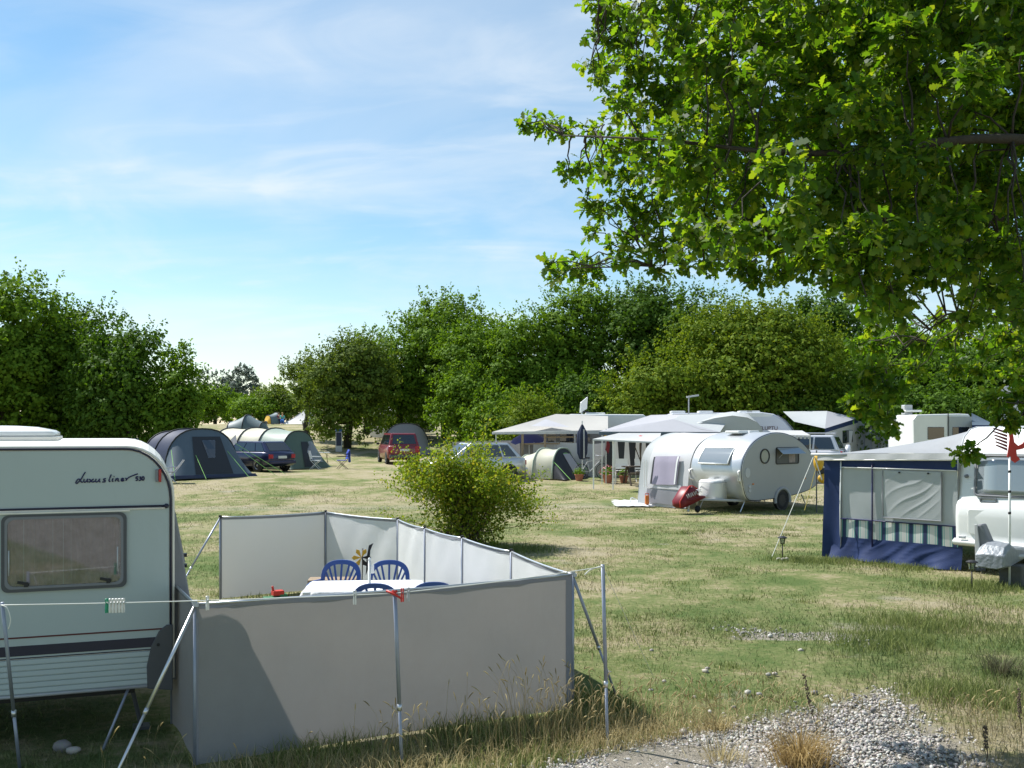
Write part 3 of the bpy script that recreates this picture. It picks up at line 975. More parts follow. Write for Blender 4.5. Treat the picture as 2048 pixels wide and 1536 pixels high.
# ------------------------------------------------------------------ table and chairs inside the windbreak
tb = thing('garden_table', 'camping table under white lace cloth inside the windbreak', 'table', (-1.75, 11.9, 0), R(4))
MB().box((0, 0, .70), (1.36, .82, .03)).build('table_top', 'white', tb, bevel=.01)
for x in (-.58, .58):
    for y in (-.32, .32):
        MB().tube([(x, y, 0), (x * .95, y * .95, .69)], .018, 8).build('leg', 'alu', tb, True)
b = MB()
hw, hd = .70, .43
ring = []
N_ = 96
for k in range(N_):
    a = 2 * math.pi * k / N_
    c_, s_ = math.cos(a), math.sin(a)
    q = max(abs(c_), abs(s_)) ** .8
    ring.append((c_ / q * hw if abs(c_) < q ** 1.2 else c_ / max(abs(c_), abs(s_)) * hw, s_ / max(abs(c_), abs(s_)) * hd))
ring = []
for k in range(N_):
    a = 2 * math.pi * k / N_
    c_, s_ = math.cos(a), math.sin(a)
    e_ = .22
    ring.append((hw * math.copysign(abs(c_) ** e_, c_), hd * math.copysign(abs(s_) ** e_, s_)))
rows = [[(x * s, y * s, .719) for x, y in ring] for s in (.01, .4, .8, .97)]
for t in range(1, 8):
    rw = []
    for k, (x, y) in enumerate(ring):
        f = 1 + .02 * t * (.35 + .65 * math.sin(k * 1.05 + .5 * math.sin(k * .31)))
        rw.append((x * f, y * f, .719 - .03 * t + (.014 * math.sin(k * 2.1) if t == 7 else 0)))
    rows.append(rw)
b.grid(rows, True)
tcl = b.build('tablecloth', 'whitecloth', None, True)
tcl.location = (-1.75, 11.9, 0)
tcl.rotation_euler = (0, 0, R(4))
tag(tcl, 'white lace tablecloth hanging over the table inside the windbreak', 'tablecloth')
pp = thing('parasol_pole', 'short white pole standing up through the laid table', 'pole', (-1.71, 12.0, 0))
MB().tube([(0, 0, 0), (0, 0, 1.0)], .017, 10).build('shaft', 'white', pp, True)
MB().lathe([(.001, 1.04), (.014, 1.035), (.02, 1.015), (.014, .995), (.018, .98)], n=10).build('knob', 'white', pp, True)
MB().box((.035, 0, .9), (.04, .02, .1)).build('catch', 'white', pp, bevel=.006)

def garden_chair(loc, rz, label):
    c = thing('garden_chair', label, 'chair', loc, rz, 'blue plastic garden chairs')
    def arch(s, k, n=18):
        u = -1 + 2 * k / n
        x = .265 * s * math.copysign(abs(math.sin(u * math.pi / 2)) ** .82, u)
        z = .60 + (.285 * s) * max(0.0, math.cos(u * math.pi / 2)) ** .62 if abs(u) < 1 else .60
        return x, z
    def yb(z):
        return .21 + (z - .42) * .28
    b = MB()
    ou = [arch(1, k) for k in range(19)]
    inn = [arch(.80, k) for k in range(19)]
    ou = [(ou[0][0] * .96, .42)] + ou + [(ou[-1][0] * .96, .42)]
    inn = [(inn[0][0] * .94, .42)] + inn + [(inn[-1][0] * .94, .42)]
    b.grid([[(x, yb(z) - .012, z) for x, z in ou], [(x, yb(z) - .012, z) for x, z in inn], [(x, yb(z) + .012, z) for x, z in inn], [(x, yb(z) + .012, z) for x, z in ou], [(x, yb(z) - .012, z) for x, z in ou]])
    b.build('back_rim', 'chairblue', c, False, bevel=.004)
    for k in range(7):
        u = -1 + 2 * (k + 1) / 8
        xt, zt = arch(.82, 9 + u * 9)
        xb = u * .085
        zb = .44
        n_ = .013
        MB().prism([(xb - n_, yb(zb) - .006, zb), (xb + n_, yb(zb) - .006, zb), (xt + n_, yb(zt) - .006, zt), (xt - n_, yb(zt) - .006, zt)], (0, .012, 0)).build('slat', 'chairblue', c)
    b = MB()
    b.grid([[(-.23, -.24, .405), (0, -.25, .40), (.23, -.24, .405)], [(-.245, -.1, .43), (0, -.1, .42), (.245, -.1, .43)], [(-.24, .1, .42), (0, .1, .41), (.24, .1, .42)], [(-.22, .23, .42), (0, .23, .415), (.22, .23, .42)]])
    b.build('seat', 'chairblue', c, True, solid=.02)
    for s in (-1, 1):
        MB().tube([(s * .25, -.24, .40), (s * .275, -.27, 0)], .024, 8, r2=.016, flat=.6).build('leg', 'chairblue', c, True)
        MB().tube([(s * .235, .22, .42), (s * .27, .30, 0)], .024, 8, r2=.016, flat=.6).build('leg', 'chairblue', c, True)
        MB().tube(spline([(s * .26, -.24, .40), (s * .285, -.25, .58), (s * .285, -.15, .635), (s * .285, .05, .64), (s * .265, .26, .63)], 4), .022, 8, flat=.6).build('armrest', 'chairblue', c, True)
    return c
garden_chair((-2.24, 12.65, 0), R(-6), 'blue plastic garden chair behind the table, near the far canvas corner')
garden_chair((-1.56, 12.62, 0), R(5), 'blue plastic garden chair behind the table, next to the sunlit side panels')
garden_chair((-1.50, 11.36, 0), R(178), 'blue plastic chair tucked in front of the table, left of the red peg')
garden_chair((-.90, 11.46, 0), R(185), 'blue plastic chair tucked in front of the table, right of the red peg')
bn = thing('wooden_bench', 'weathered wooden bench end sticking out behind the laid table', 'bench', (-2.45, 13.1, 0), R(5))
MB().box((0.1, 0, .60), (.62, .3, .045)).build('seat', 'wood', bn, bevel=.005)
for x in (-.12, .33):
    MB().box((x, 0, .29), (.05, .26, .58)).build('leg', 'darkwood', bn)
bg_ = MB()
bg_.ball((0, 0, .2), (.15, .13, .22), 12, 9)
bo = bg_.build('duffel_bag', 'black', None, True)
bo.location = (-2.45, 11.75, .0)
tag(bo, 'black rounded bag on the grass beside the table legs', 'bag')
ty = thing('toy_tractor', 'small green and red plastic toy on the grass inside the windbreak', 'toy', (-3.45, 14.6, 0), R(30))
MB().box((0, 0, .09), (.34, .18, .09)).box((.10, 0, .14), (.12, .14, .06)).build('chassis', 'green', ty, bevel=.015)
MB().box((.03, 0, .185), (.16, .13, .07)).tube([(-.03, 0, .19), (-.05, 0, .29)], .018, 8).build('seat', 'brightred', ty, bevel=.01)
for x in (-.1, .12):
    for y in (-.1, .1):
        MB().lathe([(.001, -.02), (.055, -.02), (.06, 0), (.055, .02), (.001, .02)], (x, y, .06), 12, 'Y').build('wheel', 'black', ty, True)
wsn = thing('wind_spinner', 'yellow and black toy wind spinner on a stick behind the chairs', 'wind spinner', (-2.02, 13.4, 0), R(10))
MB().tube([(0, 0, 0), (0.02, 0, .98)], .008, 6).build('stick', 'darkwood', wsn, True)
for k in range(6):
    a = k * math.pi / 3
    MB().prism([(0, -.02, .86), (.10 * math.cos(a - .3), -.02, .86 + .10 * math.sin(a - .3)), (.13 * math.cos(a), -.03, .86 + .13 * math.sin(a)), (.10 * math.cos(a + .3), -.04, .86 + .10 * math.sin(a + .3))], (0, .008, 0)).build('petal', 'yellow' if k in (1, 2, 3, 4) else 'black', wsn)
MB().prism([(.06, -.02, .62), (.11, -.02, .75), (.12, -.02, .95), (.16, -.02, 1.05), (.10, -.02, 1.02), (.07, -.02, .85)], (0, .02, 0)).build('tail', 'black', wsn)

# ------------------------------------------------------------------ silver teardrop caravan
def at(px, py, d):
    """world point at distance d in front of the camera, from survey readings"""
    return Vector(((px - 1024) / 2000 * d, d, 2.6 - (py - 855) / 2000 * d))

def wbuild(mb, name, m, parent, **kw):
    o = parent.location
    mb.v = [(x - o.x, y - o.y, z - o.z) for x, y, z in mb.v]
    return mb.build(name, m, parent, **kw)

tz = gz(7.45, 32.3)
tab = thing('teardrop_caravan', 'silver teardrop caravan with round porthole and grey flat side', 'caravan', (7.88, 32.28, tz), math.atan2(-.63, -.78))
fr_ = [(.02, .8), (0, 1.2), (.02, 1.6), (.09, 1.98), (.2, 2.26), (.35, 2.42), (.5, 2.43), (.64, 2.31), (.78, 2.06), (.9, 1.70), (.97, 1.3), (1.0, .97), (.97, .76), (.86, .57), (.65, .43), (.35, .35), (.14, .34), (.06, .45)]
tp = [(2.05 - 4.1 * f, 0, z) for f, z in fr_]
tprof = [(p.x, p.z) for p in spline(tp, 5, True)]
cx_, cz_ = 0.0, 1.3
def tscale(s):
    return [(cx_ + (x - cx_) * s, cz_ + (z - cz_) * s) for x, z in tprof]
b = MB()
b.grid([[(x, y, z) for x, z in tscale(s)] for y, s in ((-1.0, .975), (-.985, .993), (-.95, 1.0), (-.5, 1.0), (0, 1.0), (.5, 1.0), (.95, 1.0), (.985, .993), (1.0, .975))], True)
n_ = len(tprof)
b.f.append(tuple(range(n_)))
b.f.append(tuple(range(8 * n_, 9 * n_)))
b.build('shell', 'silver', tab, True)
b = MB()
b.prism([(x, 1.002, z) for x, z in tscale(.965)], (0, .008, 0))
b.prism([(x, -1.002, z) for x, z in tscale(.965)], (0, -.008, 0))
b.build('side_wall', 'silvergrey', tab)
MB().tube([(x, .995, z) for x, z in tscale(.985)] + [(tscale(.985)[0][0], .995, tscale(.985)[0][1])], .012, 6).build('edge_trim', 'darkstripe', tab, True)
def oval(cx, cz, rx, rz_, n=24):
    return [(cx + rx * math.cos(2 * math.pi * k / n), cz + rz_ * math.sin(2 * math.pi * k / n)) for k in range(n)]
xf = lambda f: 2.05 - 4.1 * f
b = MB()
ring_xz(b, oval(xf(.28), 1.70, .235, .235), oval(xf(.28), 1.70, .195, .195), 1.009, 1.035)
ph = b.build('porthole', 'black', tab)
MB().prism([(x, 1.016, z) for x, z in oval(xf(.28), 1.70, .2, .2)], (0, .004, 0)).build('pane', 'greypane', ph)
b = MB()
ring_xz(b, rounded_rect(xf(.71), xf(.415), 1.43, 1.97, .07), rounded_rect(xf(.70), xf(.425), 1.46, 1.94, .06), 1.009, 1.03)
sw = b.build('side_window', 'black', tab)
MB().prism([(x, 1.013, z) for x, z in rounded_rect(xf(.70), xf(.425), 1.46, 1.94, .06)], (0, .003, 0)).build('opening', 'darkgrey', sw)
MB().box((xf(.62), 1.02, 1.68), (.32, .006, .40)).build('curtain', 'curtain', sw)
b = MB()
b.grid([[(xf(.70), 1.035, 1.95), (xf(.425), 1.035, 1.95)], [(xf(.71), 1.30, 1.76), (xf(.415), 1.30, 1.76)]])
b.build('raised_pane', 'greypane', sw, solid=.008)
MB().tube([(xf(.45), 1.02, 1.62), (xf(.45), 1.22, 1.80)], .008, 6).build('stay', 'palegrey', sw)
# front window follows the curve
cur = [p for p in tprof if p[0] > 1.2 and 1.40 < p[1] < 2.02]
cur.sort(key=lambda p: p[1])
def fpt(z, off):
    for (x0, z0), (x1, z1) in zip(cur[:-1], cur[1:]):
        if z0 <= z <= z1:
            t = (z - z0) / (z1 - z0)
            return x0 + (x1 - x0) * t + off
    return cur[0][0] + off
zs = [1.47 + k * .06 for k in range(9)]
MB().grid([[(fpt(z, .018 + .1 * (1.95 - z)), y, z) for y in (-.62, .5)] for z in zs]).build('front_window', 'greypane', tab, solid=.01)
b = MB()
lp = [(fpt(z, .02 + .1 * (1.95 - z)), -.64, z) for z in zs]
rp2 = [(fpt(z, .02 + .1 * (1.95 - z)), .52, z) for z in zs]
b.tube(lp, .02, 6).tube(rp2, .02, 6).tube([lp[0], rp2[0]], .025, 6).tube([lp[-1], rp2[-1]], .02, 6)
b.build('front_window_frame', 'white', tab, True)
# gas locker
b = MB()
rows = []
for z, s in ((.38, .96), (.42, 1.0), (.9, .98), (.98, .95), (1.03, .85), (1.04, .3)):
    rows.append([(2.12 + (x - 2.12) * s * .9, y * s * .9, .38 + (z - .38) * .92) for x, y in [(1.9, -.42), (2.3, -.42), (2.5, -.34), (2.56, -.15), (2.56, .15), (2.5, .34), (2.3, .42), (1.9, .42)]])
b.grid(rows, True)
lk = b.build('gas_locker', 'white', tab, True)
MB().box((2.57, .0, .5), (.03, .22, .05)).build('handle', 'palegrey', lk)
MB().tube([(2.0, .42, .9), (2.3, .43, .9), (2.52, .35, .9), (2.58, 0, .9), (2.52, -.35, .9)], .008, 6).build('lid_seam', 'grey', lk)
for s in (-1, 1):
    MB().tube([(1.6, s * .75, .34), (3.2, s * .04, .42)], .04, 6).build('drawbar', 'palegrey', tab)
    MB().tube([(1.95, s * .9, 1.30), (2.13, s * .96, 1.25), (2.12, s * .96, 1.0), (1.98, s * .92, .92)], .03, 8).build('grab_handle', 'white', tab, True)
    for xx in (1.55, -1.3):
        MB().tube([(xx, s * .8, .42), (xx + (.28 if xx > 0 else -.28), s * .8, .01)], .018, 6).build('corner_steady', 'alu', tab)
    wheel(tab, (0, s * .93, .30), .30, .17, slots=(1,) if s > 0 else ())
MB().tube([(3.2, 0, .42), (3.4, 0, .45)], .035, 8).build('coupling', 'darkgrey', tab)
jw = MB().tube([(3.0, .12, .2), (3.0, .12, .75)], .025, 8).build('jockey_post', 'alu', tab, True)
MB().lathe([(.001, -.04), (.09, -.04), (.115, 0), (.09, .04), (.001, .04)], (3.0, .12, .12), 16, 'Y').build('jockey_wheel', 'rubber', tab, True)
b = MB()
for k in range(13):
    pass
arc = [(.0 + .42 * math.cos(R(a)), .30 + .42 * math.sin(R(a))) for a in range(-12, 193, 12)]
arc2 = [(.0 + .335 * math.cos(R(a)), .30 + .335 * math.sin(R(a))) for a in range(-12, 193, 12)]
b.grid([[(x, 1.01, z) for x, z in arc], [(x, 1.05, z) for x, z in arc], [(x, 1.05, z) for x, z in arc2], [(x, .9, z) for x, z in arc2]])
b.build('wheel_arch', 'silvergrey', tab, True)
b = MB()
b.prism([(x, 1.004, z) for x, z in oval(0, .30, .335, .335)], (0, .007, 0))
b.build('arch_recess', 'black', tab)
MB().lathe([(.001, .14), (.15, .14), (.15, .1)], (1.82, 0, 1.2), 16, 'Y')
for (xx, zz2, r_, m_) in ((xf(.075), 1.21, .15, 'palegrey'), (xf(.98), 1.28, .13, 'palegrey')):
    MB().prism([(x, 1.011, z) for x, z in oval(xx, zz2, r_ * .8, r_)], (0, .012, 0)).build('cover_disc', m_, tab)
for zz2 in (.78, .66):
    MB().prism([(x, 1.011, z) for x, z in oval(xf(.10), zz2, .055, .055, 14)], (0, .02, 0)).build('socket', 'palegrey', tab)
for xx, zz2 in ((xf(.14), .86), (xf(.79), .95)):
    MB().box((xx, 1.015, zz2), (.08, .015, .04)).build('reflector', 'amber', tab)
for xx in (.9, .35):
    MB().prism([(x, y, 2.40) for x, y in rounded_rect(xx - .28, xx + .2, -.4, .2, .06)], (0, 0, .09)).build('roof_vent', 'white', tab, bevel=.03)
# red cover on the coupling
rc = thing('coupling_cover', 'dark red boat-shaped cover with white letters on the teardrop caravan hitch', 'hitch cover', tab.matrix_basis @ Vector((3.3 * .12, 0, .05)), tab.rotation_euler.z)
rc.scale = (.88, .88, .88)
poly = [(3.9, .20), (3.92, .38), (3.62, .70), (3.45, .87), (3.3, .87), (3.07, .76), (3.03, .60), (2.95, .55), (2.62, .52), (2.6, .46), (2.9, .38), (3.3, .26), (3.8, .14)]
rows = []
for y, s in ((-.26, .75), (-.2, .93), (-.08, 1.0), (.12, 1.0), (.24, .93), (.30, .78)):
    rows.append([(3.3 + (x - 3.3) * s, y, .5 + (z - .5) * s) for x, z in poly])
b = MB()
b.grid(rows, True)
b.f.append(tuple(range(len(poly))))
b.f.append(tuple(range(5 * len(poly), 6 * len(poly))))
b.build('shell', 'red', rc, True)
MB().tube([(x, .21, z) for x, z in [(3.93, .19), (3.94, .38), (3.63, .72), (3.45, .89), (3.3, .89), (3.06, .78)]], .025, 6).build('rim', 'brightred', rc, True)
MB().tube([(3.06, .28, .50), (3.4, .30, .44), (3.75, .27, .42)], .04, 8).build('ridge', 'red', rc, True)
text('lettering', 'WAVUR', .22, 'lens', rc, (3.32, .31, .56), (R(90), R(-14), R(180)), .004)
MB().tube([(3.35, .1, .28), (3.42, .12, .05)], .03, 8).ball((3.45, .14, .05), .05, 8, 6).build('jockey_foot', 'white', rc, True)

MT['towellilac'] = mat('lilac_towel', (0.33, 0.30, 0.38), .85, vary=.06)
# awning on the far side of the teardrop caravan
aw = thing('teardrop_awning', 'curved white awning with grey edge beside the silver teardrop caravan', 'awning', tab.location, tab.rotation_euler.z)
ap = [(p.x, p.z) for p in spline([(2.22, 0, .03), (2.16, 0, .6), (2.06, 0, 1.2), (1.97, 0, 1.6), (1.70, 0, 1.98), (1.23, 0, 2.25), (.6, 0, 2.40), (0, 0, 2.40), (-.6, 0, 2.30), (-1.2, 0, 1.95), (-1.5, 0, 1.1), (-1.6, 0, .03)], 4)]
def yband(y0, y1, name, m, off=0.0, i0=0, i1=None):
    q = ap[i0:i1]
    k = 8
    rows = []
    for j in range(k + 1):
        y = y0 + (y1 - y0) * j / k
        rows.append([(x + (.02 * mnoise.noise(Vector((x * 2, y * 3, z * 2)))) + off * (1 if x > .5 else .6), y, z + off * (.8 if z > 1.5 else 0) - .02 * math.sin(math.pi * j / k)) for x, z in q])
    return MB().grid(rows).build(name, m, aw, True)
yband(-1.02, -2.80, 'roof_sheet', 'tabwhite')
yband(-2.80, -3.15, 'edge_band', 'awninggrey')
b = MB()
b.add([(x, -3.14, z) for x, z in ap], [tuple(range(len(ap)))])
b.build('end_wall', 'awninggrey', aw)
def fpa(z, off):
    for (x0, z0), (x1, z1) in zip(ap[:-1], ap[1:]):
        if min(z0, z1) <= z <= max(z0, z1) and x0 > 1:
            return x0 + (x1 - x0) * (z - z0) / (z1 - z0) + off
    return 2.2 + off
def fpanel(name, m, y0, y1, z0, z1, off, skew=0.0):
    rows = []
    for j in range(9):
        z = z0 + (z1 - z0) * j / 8
        rows.append([(fpa(z, off) + .012 * math.sin(9 * (y0 + (y1 - y0) * k / 8) + 2 * z), y0 + (y1 - y0) * k / 8, z + skew * k / 8) for k in range(9)])
    return MB().grid(rows).build(name, m, aw, True)
fpanel('door_opening', 'tentdark', -2.62, -1.72, .68, 1.62, .03)
fpanel('hanging_towel', 'towellilac', -2.50, -1.42, .72, 1.64, .08, .03)
fpanel('towel_stripe', 'white', -1.52, -1.46, .78, 1.66, .10)
fpanel('lower_band', 'tentgrey', -2.72, -1.2, .14, .58, .04, -.06)
fpanel('pale_band', 'tabwhite', -2.72, -1.25, .60, .74, .05)
for s_ in (-2.65, -2.75):
    MB().tube([(2.3, s_, .62), (2.3, s_, 1.5)], .02, 6).build('pole', 'white', aw)
MB().tube(spline([(2.3, -3.1, .2), (2.45, -3.2, .25), (2.5, -3.2, .05)], 4), .02, 6).build('hose', 'white', aw)
ob = thing('orange_canister', 'small orange canister standing beside the teardrop awning edge', 'canister', (4.4, 32.6, gz(4, 32.6)), 0)
MB().box((0, 0, .22), (.13, .13, .30)).build('tank', 'orange', ob, bevel=.03)
MB().tube(spline([(-.05, 0, .36), (-.05, 0, .43), (.05, 0, .43), (.05, 0, .36)], 4), .012, 6).build('handle', 'brightred', ob)
# white towel on the grass
b = MB()
rows = []
for j in range(13):
    y = 32.3 + j * 1.9 / 12
    rows.append([(3.35 + 1.25 * k / 16 + .08 * math.sin(j * 1.9) * (k == 16 or k == 0) + .10 * (j / 12), y, gz(3, y) + .05 + .035 * mnoise.noise(Vector((k * .5, j * .6, 2)))) for k in range(17)])
tw = b.grid(rows).build('beach_towel', 'whitecloth', None, True, solid=.012)
tag(tw, 'white towel spread on the grass in front of the teardrop awning', 'towel')

# ------------------------------------------------------------------ blue and grey awning with white caravan
ra = thing('striped_awning', 'blue and grey caravan awning with striped band and white roof', 'awning', (6.36, 20.0, 0), math.atan2(-.72, .69))
def stripe_mat():
    m, t, o = new_mat('awning_stripes')
    tcd = t.nodes.new('ShaderNodeTexCoord')
    sp = t.nodes.new('ShaderNodeSeparateXYZ')
    t.links.new(tcd.outputs['Object'], sp.inputs[0])
    dv = t.nodes.new('ShaderNodeMath')
    dv.operation = 'MULTIPLY'
    dv.inputs[1].default_value = 1 / .27
    t.links.new(sp.outputs['X'], dv.inputs[0])
    fr = t.nodes.new('ShaderNodeMath')
    fr.operation = 'FRACT'
    t.links.new(dv.outputs[0], fr.inputs[0])
    rp = t.nodes.new('ShaderNodeValToRGB')
    rp.color_ramp.interpolation = 'CONSTANT'
    el = rp.color_ramp.elements
    st = [(0, (.022, .038, .10)), (.27, (.10, .30, .27)), (.33, (.6, .6, .56)), (.40, (.20, .42, .38)), (.45, (.62, .61, .57)), (.80, (.20, .42, .38)), (.85, (.6, .6, .56)), (.93, (.10, .30, .27))]
    while len(el) < len(st):
        el.new(.5)
    for i, (ps, c) in enumerate(st):
        el[i].position = ps
        el[i].color = rgba(c)
    t.links.new(fr.outputs[0], rp.inputs[0])
    p = node(t, 'ShaderNodeBsdfPrincipled', Roughness=.7)
    t.links.new(rp.outputs[0], p.inputs['Base Color'])
    t.links.new(p.outputs[0], o.inputs['Surface'])
    return m
MT['stripes'] = stripe_mat()
def ztop(x):
    return 1.97 + .03 * x / 2.5
def cloth(name, m, x0, x1, z0, z1, y=0.0, amp=.02, diag=0.0, nx=40, nz_=26, parent=None, seed=0, flare=0.0):
    rows = []
    for j in range(nz_ + 1):
        v = j / nz_
        rw = []
        for i in range(nx + 1):
            u = i / nx
            x = x0 + (x1 - x0) * u
            z = z0 + (z1 - z0) * v
            yy = y + amp * mnoise.noise(Vector((x * 2.2 + seed, z * 1.3, seed)))
            if diag:
                yy -= diag * (1 - abs(math.sin(12 * (z - .8 * x) + 2.6 * mnoise.noise(Vector((x * 1.3, z * 1.3, 5)))))) ** 2 * 2 * math.sin(math.pi * u) ** .6 * math.sin(math.pi * v) ** .6
            if flare:
                yy -= flare * (1 - v) ** 2 * (1 + .6 * math.sin(x * 9 + seed))
            rw.append((x, yy, z))
        rows.append(rw)
    return MB().grid(rows).build(name, m, parent or ra, True)
cloth('side_panel', 'awninggrey', .22, 2.52, .76, 1.87, 0, .02)
cloth('top_band', 'awningblue', .0, 2.52, 1.82, 2.06, -.012, .014)
cloth('striped_band', 'stripes', .22, 2.52, .42, .80, -.008, .025)
cloth('skirt', 'awningblue', .05, 2.60, .02, .44, -.012, .04, .012, flare=.12)
cloth('corner_wrap', 'awningblue', -.12, .25, .02, 1.95, -.015, .04, seed=4, flare=.08, nx=14)
MB().grid([[(-.12 + .0 * k, -.0 + k * .25, z) for k in range(17)] for z in (.02, .6, 1.2, 2.0)]).build('front_wall', 'awningblue', ra, True)
MB().tube([(.24, -.03, .1), (.235, -.03, 1.0), (.25, -.03, 1.93)], .014, 6).build('piping', 'white', ra, True)
MB().tube([(.24, -.03, 1.815), (2.5, -.03, 1.815)], .012, 6).build('top_piping', 'white', ra, True)
MB().tube([(.24, -.03, .80), (2.5, -.03, .80)], .012, 6).build('band_piping', 'navy', ra, True)
MB().tube([(.90, -.03, .12), (.90, -.03, 1.90)], .014, 6).build('seam', 'navy', ra, True)
fl = cloth('window_flap', 'awninggrey', 1.12, 2.24, .88, 1.78, -.04, .012, .0042, 90, 80)
for a, c in (((1.12, .88), (1.12, 1.78)), ((2.24, .88), (2.24, 1.78)), ((1.12, .88), (2.24, .88))):
    MB().tube([(a[0], -.045, a[1]), (c[0], -.045, c[1])], .010, 6).build('flap_edge', 'grey', fl)
for xx in (1.45, 2.0):
    MB().box((xx, -.055, 1.75), (.03, .02, .03)).build('toggle', 'black', fl)
def rail(y):
    return 2.14 + .46 * sst(0, .9, y)
rows = []
for j in range(21):
    y = -.08 + 4.3 * j / 20
    rw = []
    for i in range(25):
        u = i / 24
        x = -.22 + (2.62 + .22) * u
        z = 2.07 + (rail(max(0, y)) - 2.07) * u ** 1.0 - .06 * math.sin(math.pi * u) * math.sin(math.pi * min(1, y / 2))
        z += .012 * math.sin(13 * (u - .5 * y)) * max(0, u - .55) * 2
        rw.append((x, y, z))
    rows.append(rw)
MB().grid(rows).build('roof', 'awningroof', ra, True)
rows = []
for k in range(5):
    rows.append([(-.22 + 2.8 * i / 40, -.085 - .012 * k * .4 - .01 * math.sin(i * .7) * k / 4, 2.07 + .07 * (i / 40) - .03 * k) for i in range(41)])
MB().grid(rows).build('valance', 'awningwhite', ra, True)
MB().tube([(-.22, -.09, 1.95), (2.5, -.09, 2.01)], .014, 6).build('valance_cord', 'cream', ra, True)
MB().tube([(-.36, -.09, 2.06), (.4, -.07, 2.06)], .028, 8).build('roof_pole', 'palegrey', ra, True)
MB().tube([(-.05, .05, 0), (-.05, .05, 2.05)], .014, 8).build('pole', 'steel', ra, True)
MB().tube([(-.30, -.09, 2.04), (-.75, -.95, .0)], .008, 5).build('guy_line', 'rope', ra)
MB().tube([(-.34, .2, 2.04), (-.62, .1, .9)], .006, 5).build('guy_strap', 'yellowrope', ra)
MB().tube([(-.30, -.06, 2.0), (-.15, -.04, 1.55)], .012, 5).build('tie', 'palegrey', ra)

rcv = thing('white_caravan', 'white caravan front with smoked window attached to the striped awning', 'caravan', (6.36, 20.0, 0), math.atan2(-.72, .69))
cp_ = [(-.02, .47), (-.10, .49), (-.14, .53), (-.09, .58), (-.10, .7), (-.115, 1.0), (-.10, 1.17), (-.05, 1.25), (-.01, 1.30), (.02, 1.38), (.10, 2.08), (.16, 2.22), (.30, 2.42), (.55, 2.56), (.9, 2.61), (2.5, 2.63), (5.4, 2.6), (5.6, 2.3), (5.6, .47)]
b = MB()
rows = []
for x, iy in ((2.50, .07), (2.53, .02), (2.60, .0), (3.0, -.03), (3.65, -.05), (4.3, -.03), (4.72, 0), (4.80, .05)):
    rows.append([(x, y + iy * (1 if y < 3 else -1), z - (.02 if (z > 2.3 and x in (2.50, 4.80)) else 0)) for y, z in cp_])
b.grid(rows, True)
m_ = len(cp_)
b.f.append(tuple(range(m_)))
b.f.append(tuple(range(7 * m_, 8 * m_)))
b.build('body', 'white', rcv, True)
def cvf(z):
    for (y0, z0), (y1, z1) in zip(cp_[:-1], cp_[1:]):
        if z0 <= z <= z1:
            return y0 + (y1 - y0) * (z - z0) / max(1e-6, z1 - z0)
    return 0
zs = [1.41, 1.5, 1.65, 1.8, 1.95, 2.07]
MB().grid([[(x, cvf(z) - .075 + abs(x - 3.65) * .035, z) for x in (2.86, 3.2, 3.65, 4.1, 4.45)] for z in zs]).build('front_window', 'greypane', rcv, True, solid=.012)
fp_ = [(x, cvf(z) - .075 + abs(x - 3.65) * .03, z) for x, z in rounded_rect(2.83, 4.48, 1.385, 2.095, .07)]
MB().tube(fp_ + [fp_[0]], .022, 6).build('window_frame', 'grey', rcv, True)
MB().tube([(2.58, .0, 2.13), (3.1, -.0, 2.13), (3.65, -.02, 2.13), (4.7, .0, 2.13)], .014, 6).build('gutter', 'palegrey', rcv, True)
MB().tube([(2.50, .02, .6)] + [(2.50, y + .03, z) for y, z in cp_[9:15]] + [(2.5, 4.5, 2.63)], .014, 6).build('awning_rail', 'palegrey', rcv, True)
b = MB()
ring_xz(b, rounded_rect(2.93, 3.22, 1.27, 1.35, .02), rounded_rect(2.95, 3.20, 1.285, 1.335, .015), -.02, -.075)
b.build('grab_handle', 'grey', rcv)
MB().lathe([(.001, -.05), (.03, -.045), (.035, 0), (.035, .06)], (2.66, .05, 1.72), 12, 'Y').build('gas_vent', 'grey', rcv, True)
MB().prism([(x, -.135, z) for x, z in rounded_rect(2.75, 4.6, .70, 1.14, .05)], (0, .02, 0)).build('locker_lid', 'white', rcv, bevel=.01)
MB().lathe([(.001, -.165), (.02, -.16), (.022, -.13)], (3.75, 0, .78), 10, 'Y').build('lock', 'black', rcv)
b = MB()
rows = []
for i in range(17):
    x = 2.49 + 2.32 * i / 16
    e = .12 * (1 - min(1, abs(i - 0) / 4.0)) * 0
    bow = -.17 - .06 * math.sin(math.pi * i / 16)
    rows.append([(x, bow + .10, .60), (x, bow, .56), (x, bow + .01, .50), (x, bow + .12, .47)])
b.grid(rows).build('bumper', 'white', rcv, True)
MB().box((2.66, -.15, .63), (.12, .06, .05)).build('marker_lamp', 'palegrey', rcv, bevel=.01)
MB().box((3.65, 2.9, .42), (2.0, 5.0, .12)).build('chassis', 'black', rcv)
for s in (2.62, 4.68):
    wheel(rcv, (s, 2.9, .32), .32, .19, 'X')
    MB().tube([(3.65 + (s - 3.65) * .75, .2, .45), (3.65, -1.25, .46)], .04, 6).build('drawbar', 'palegrey', rcv)
MB().tube([(2.85, .4, .47), (2.8, .3, .02)], .025, 6).box((2.8, .3, .02), (.14, .14, .04)).build('corner_steady', 'grey', rcv)
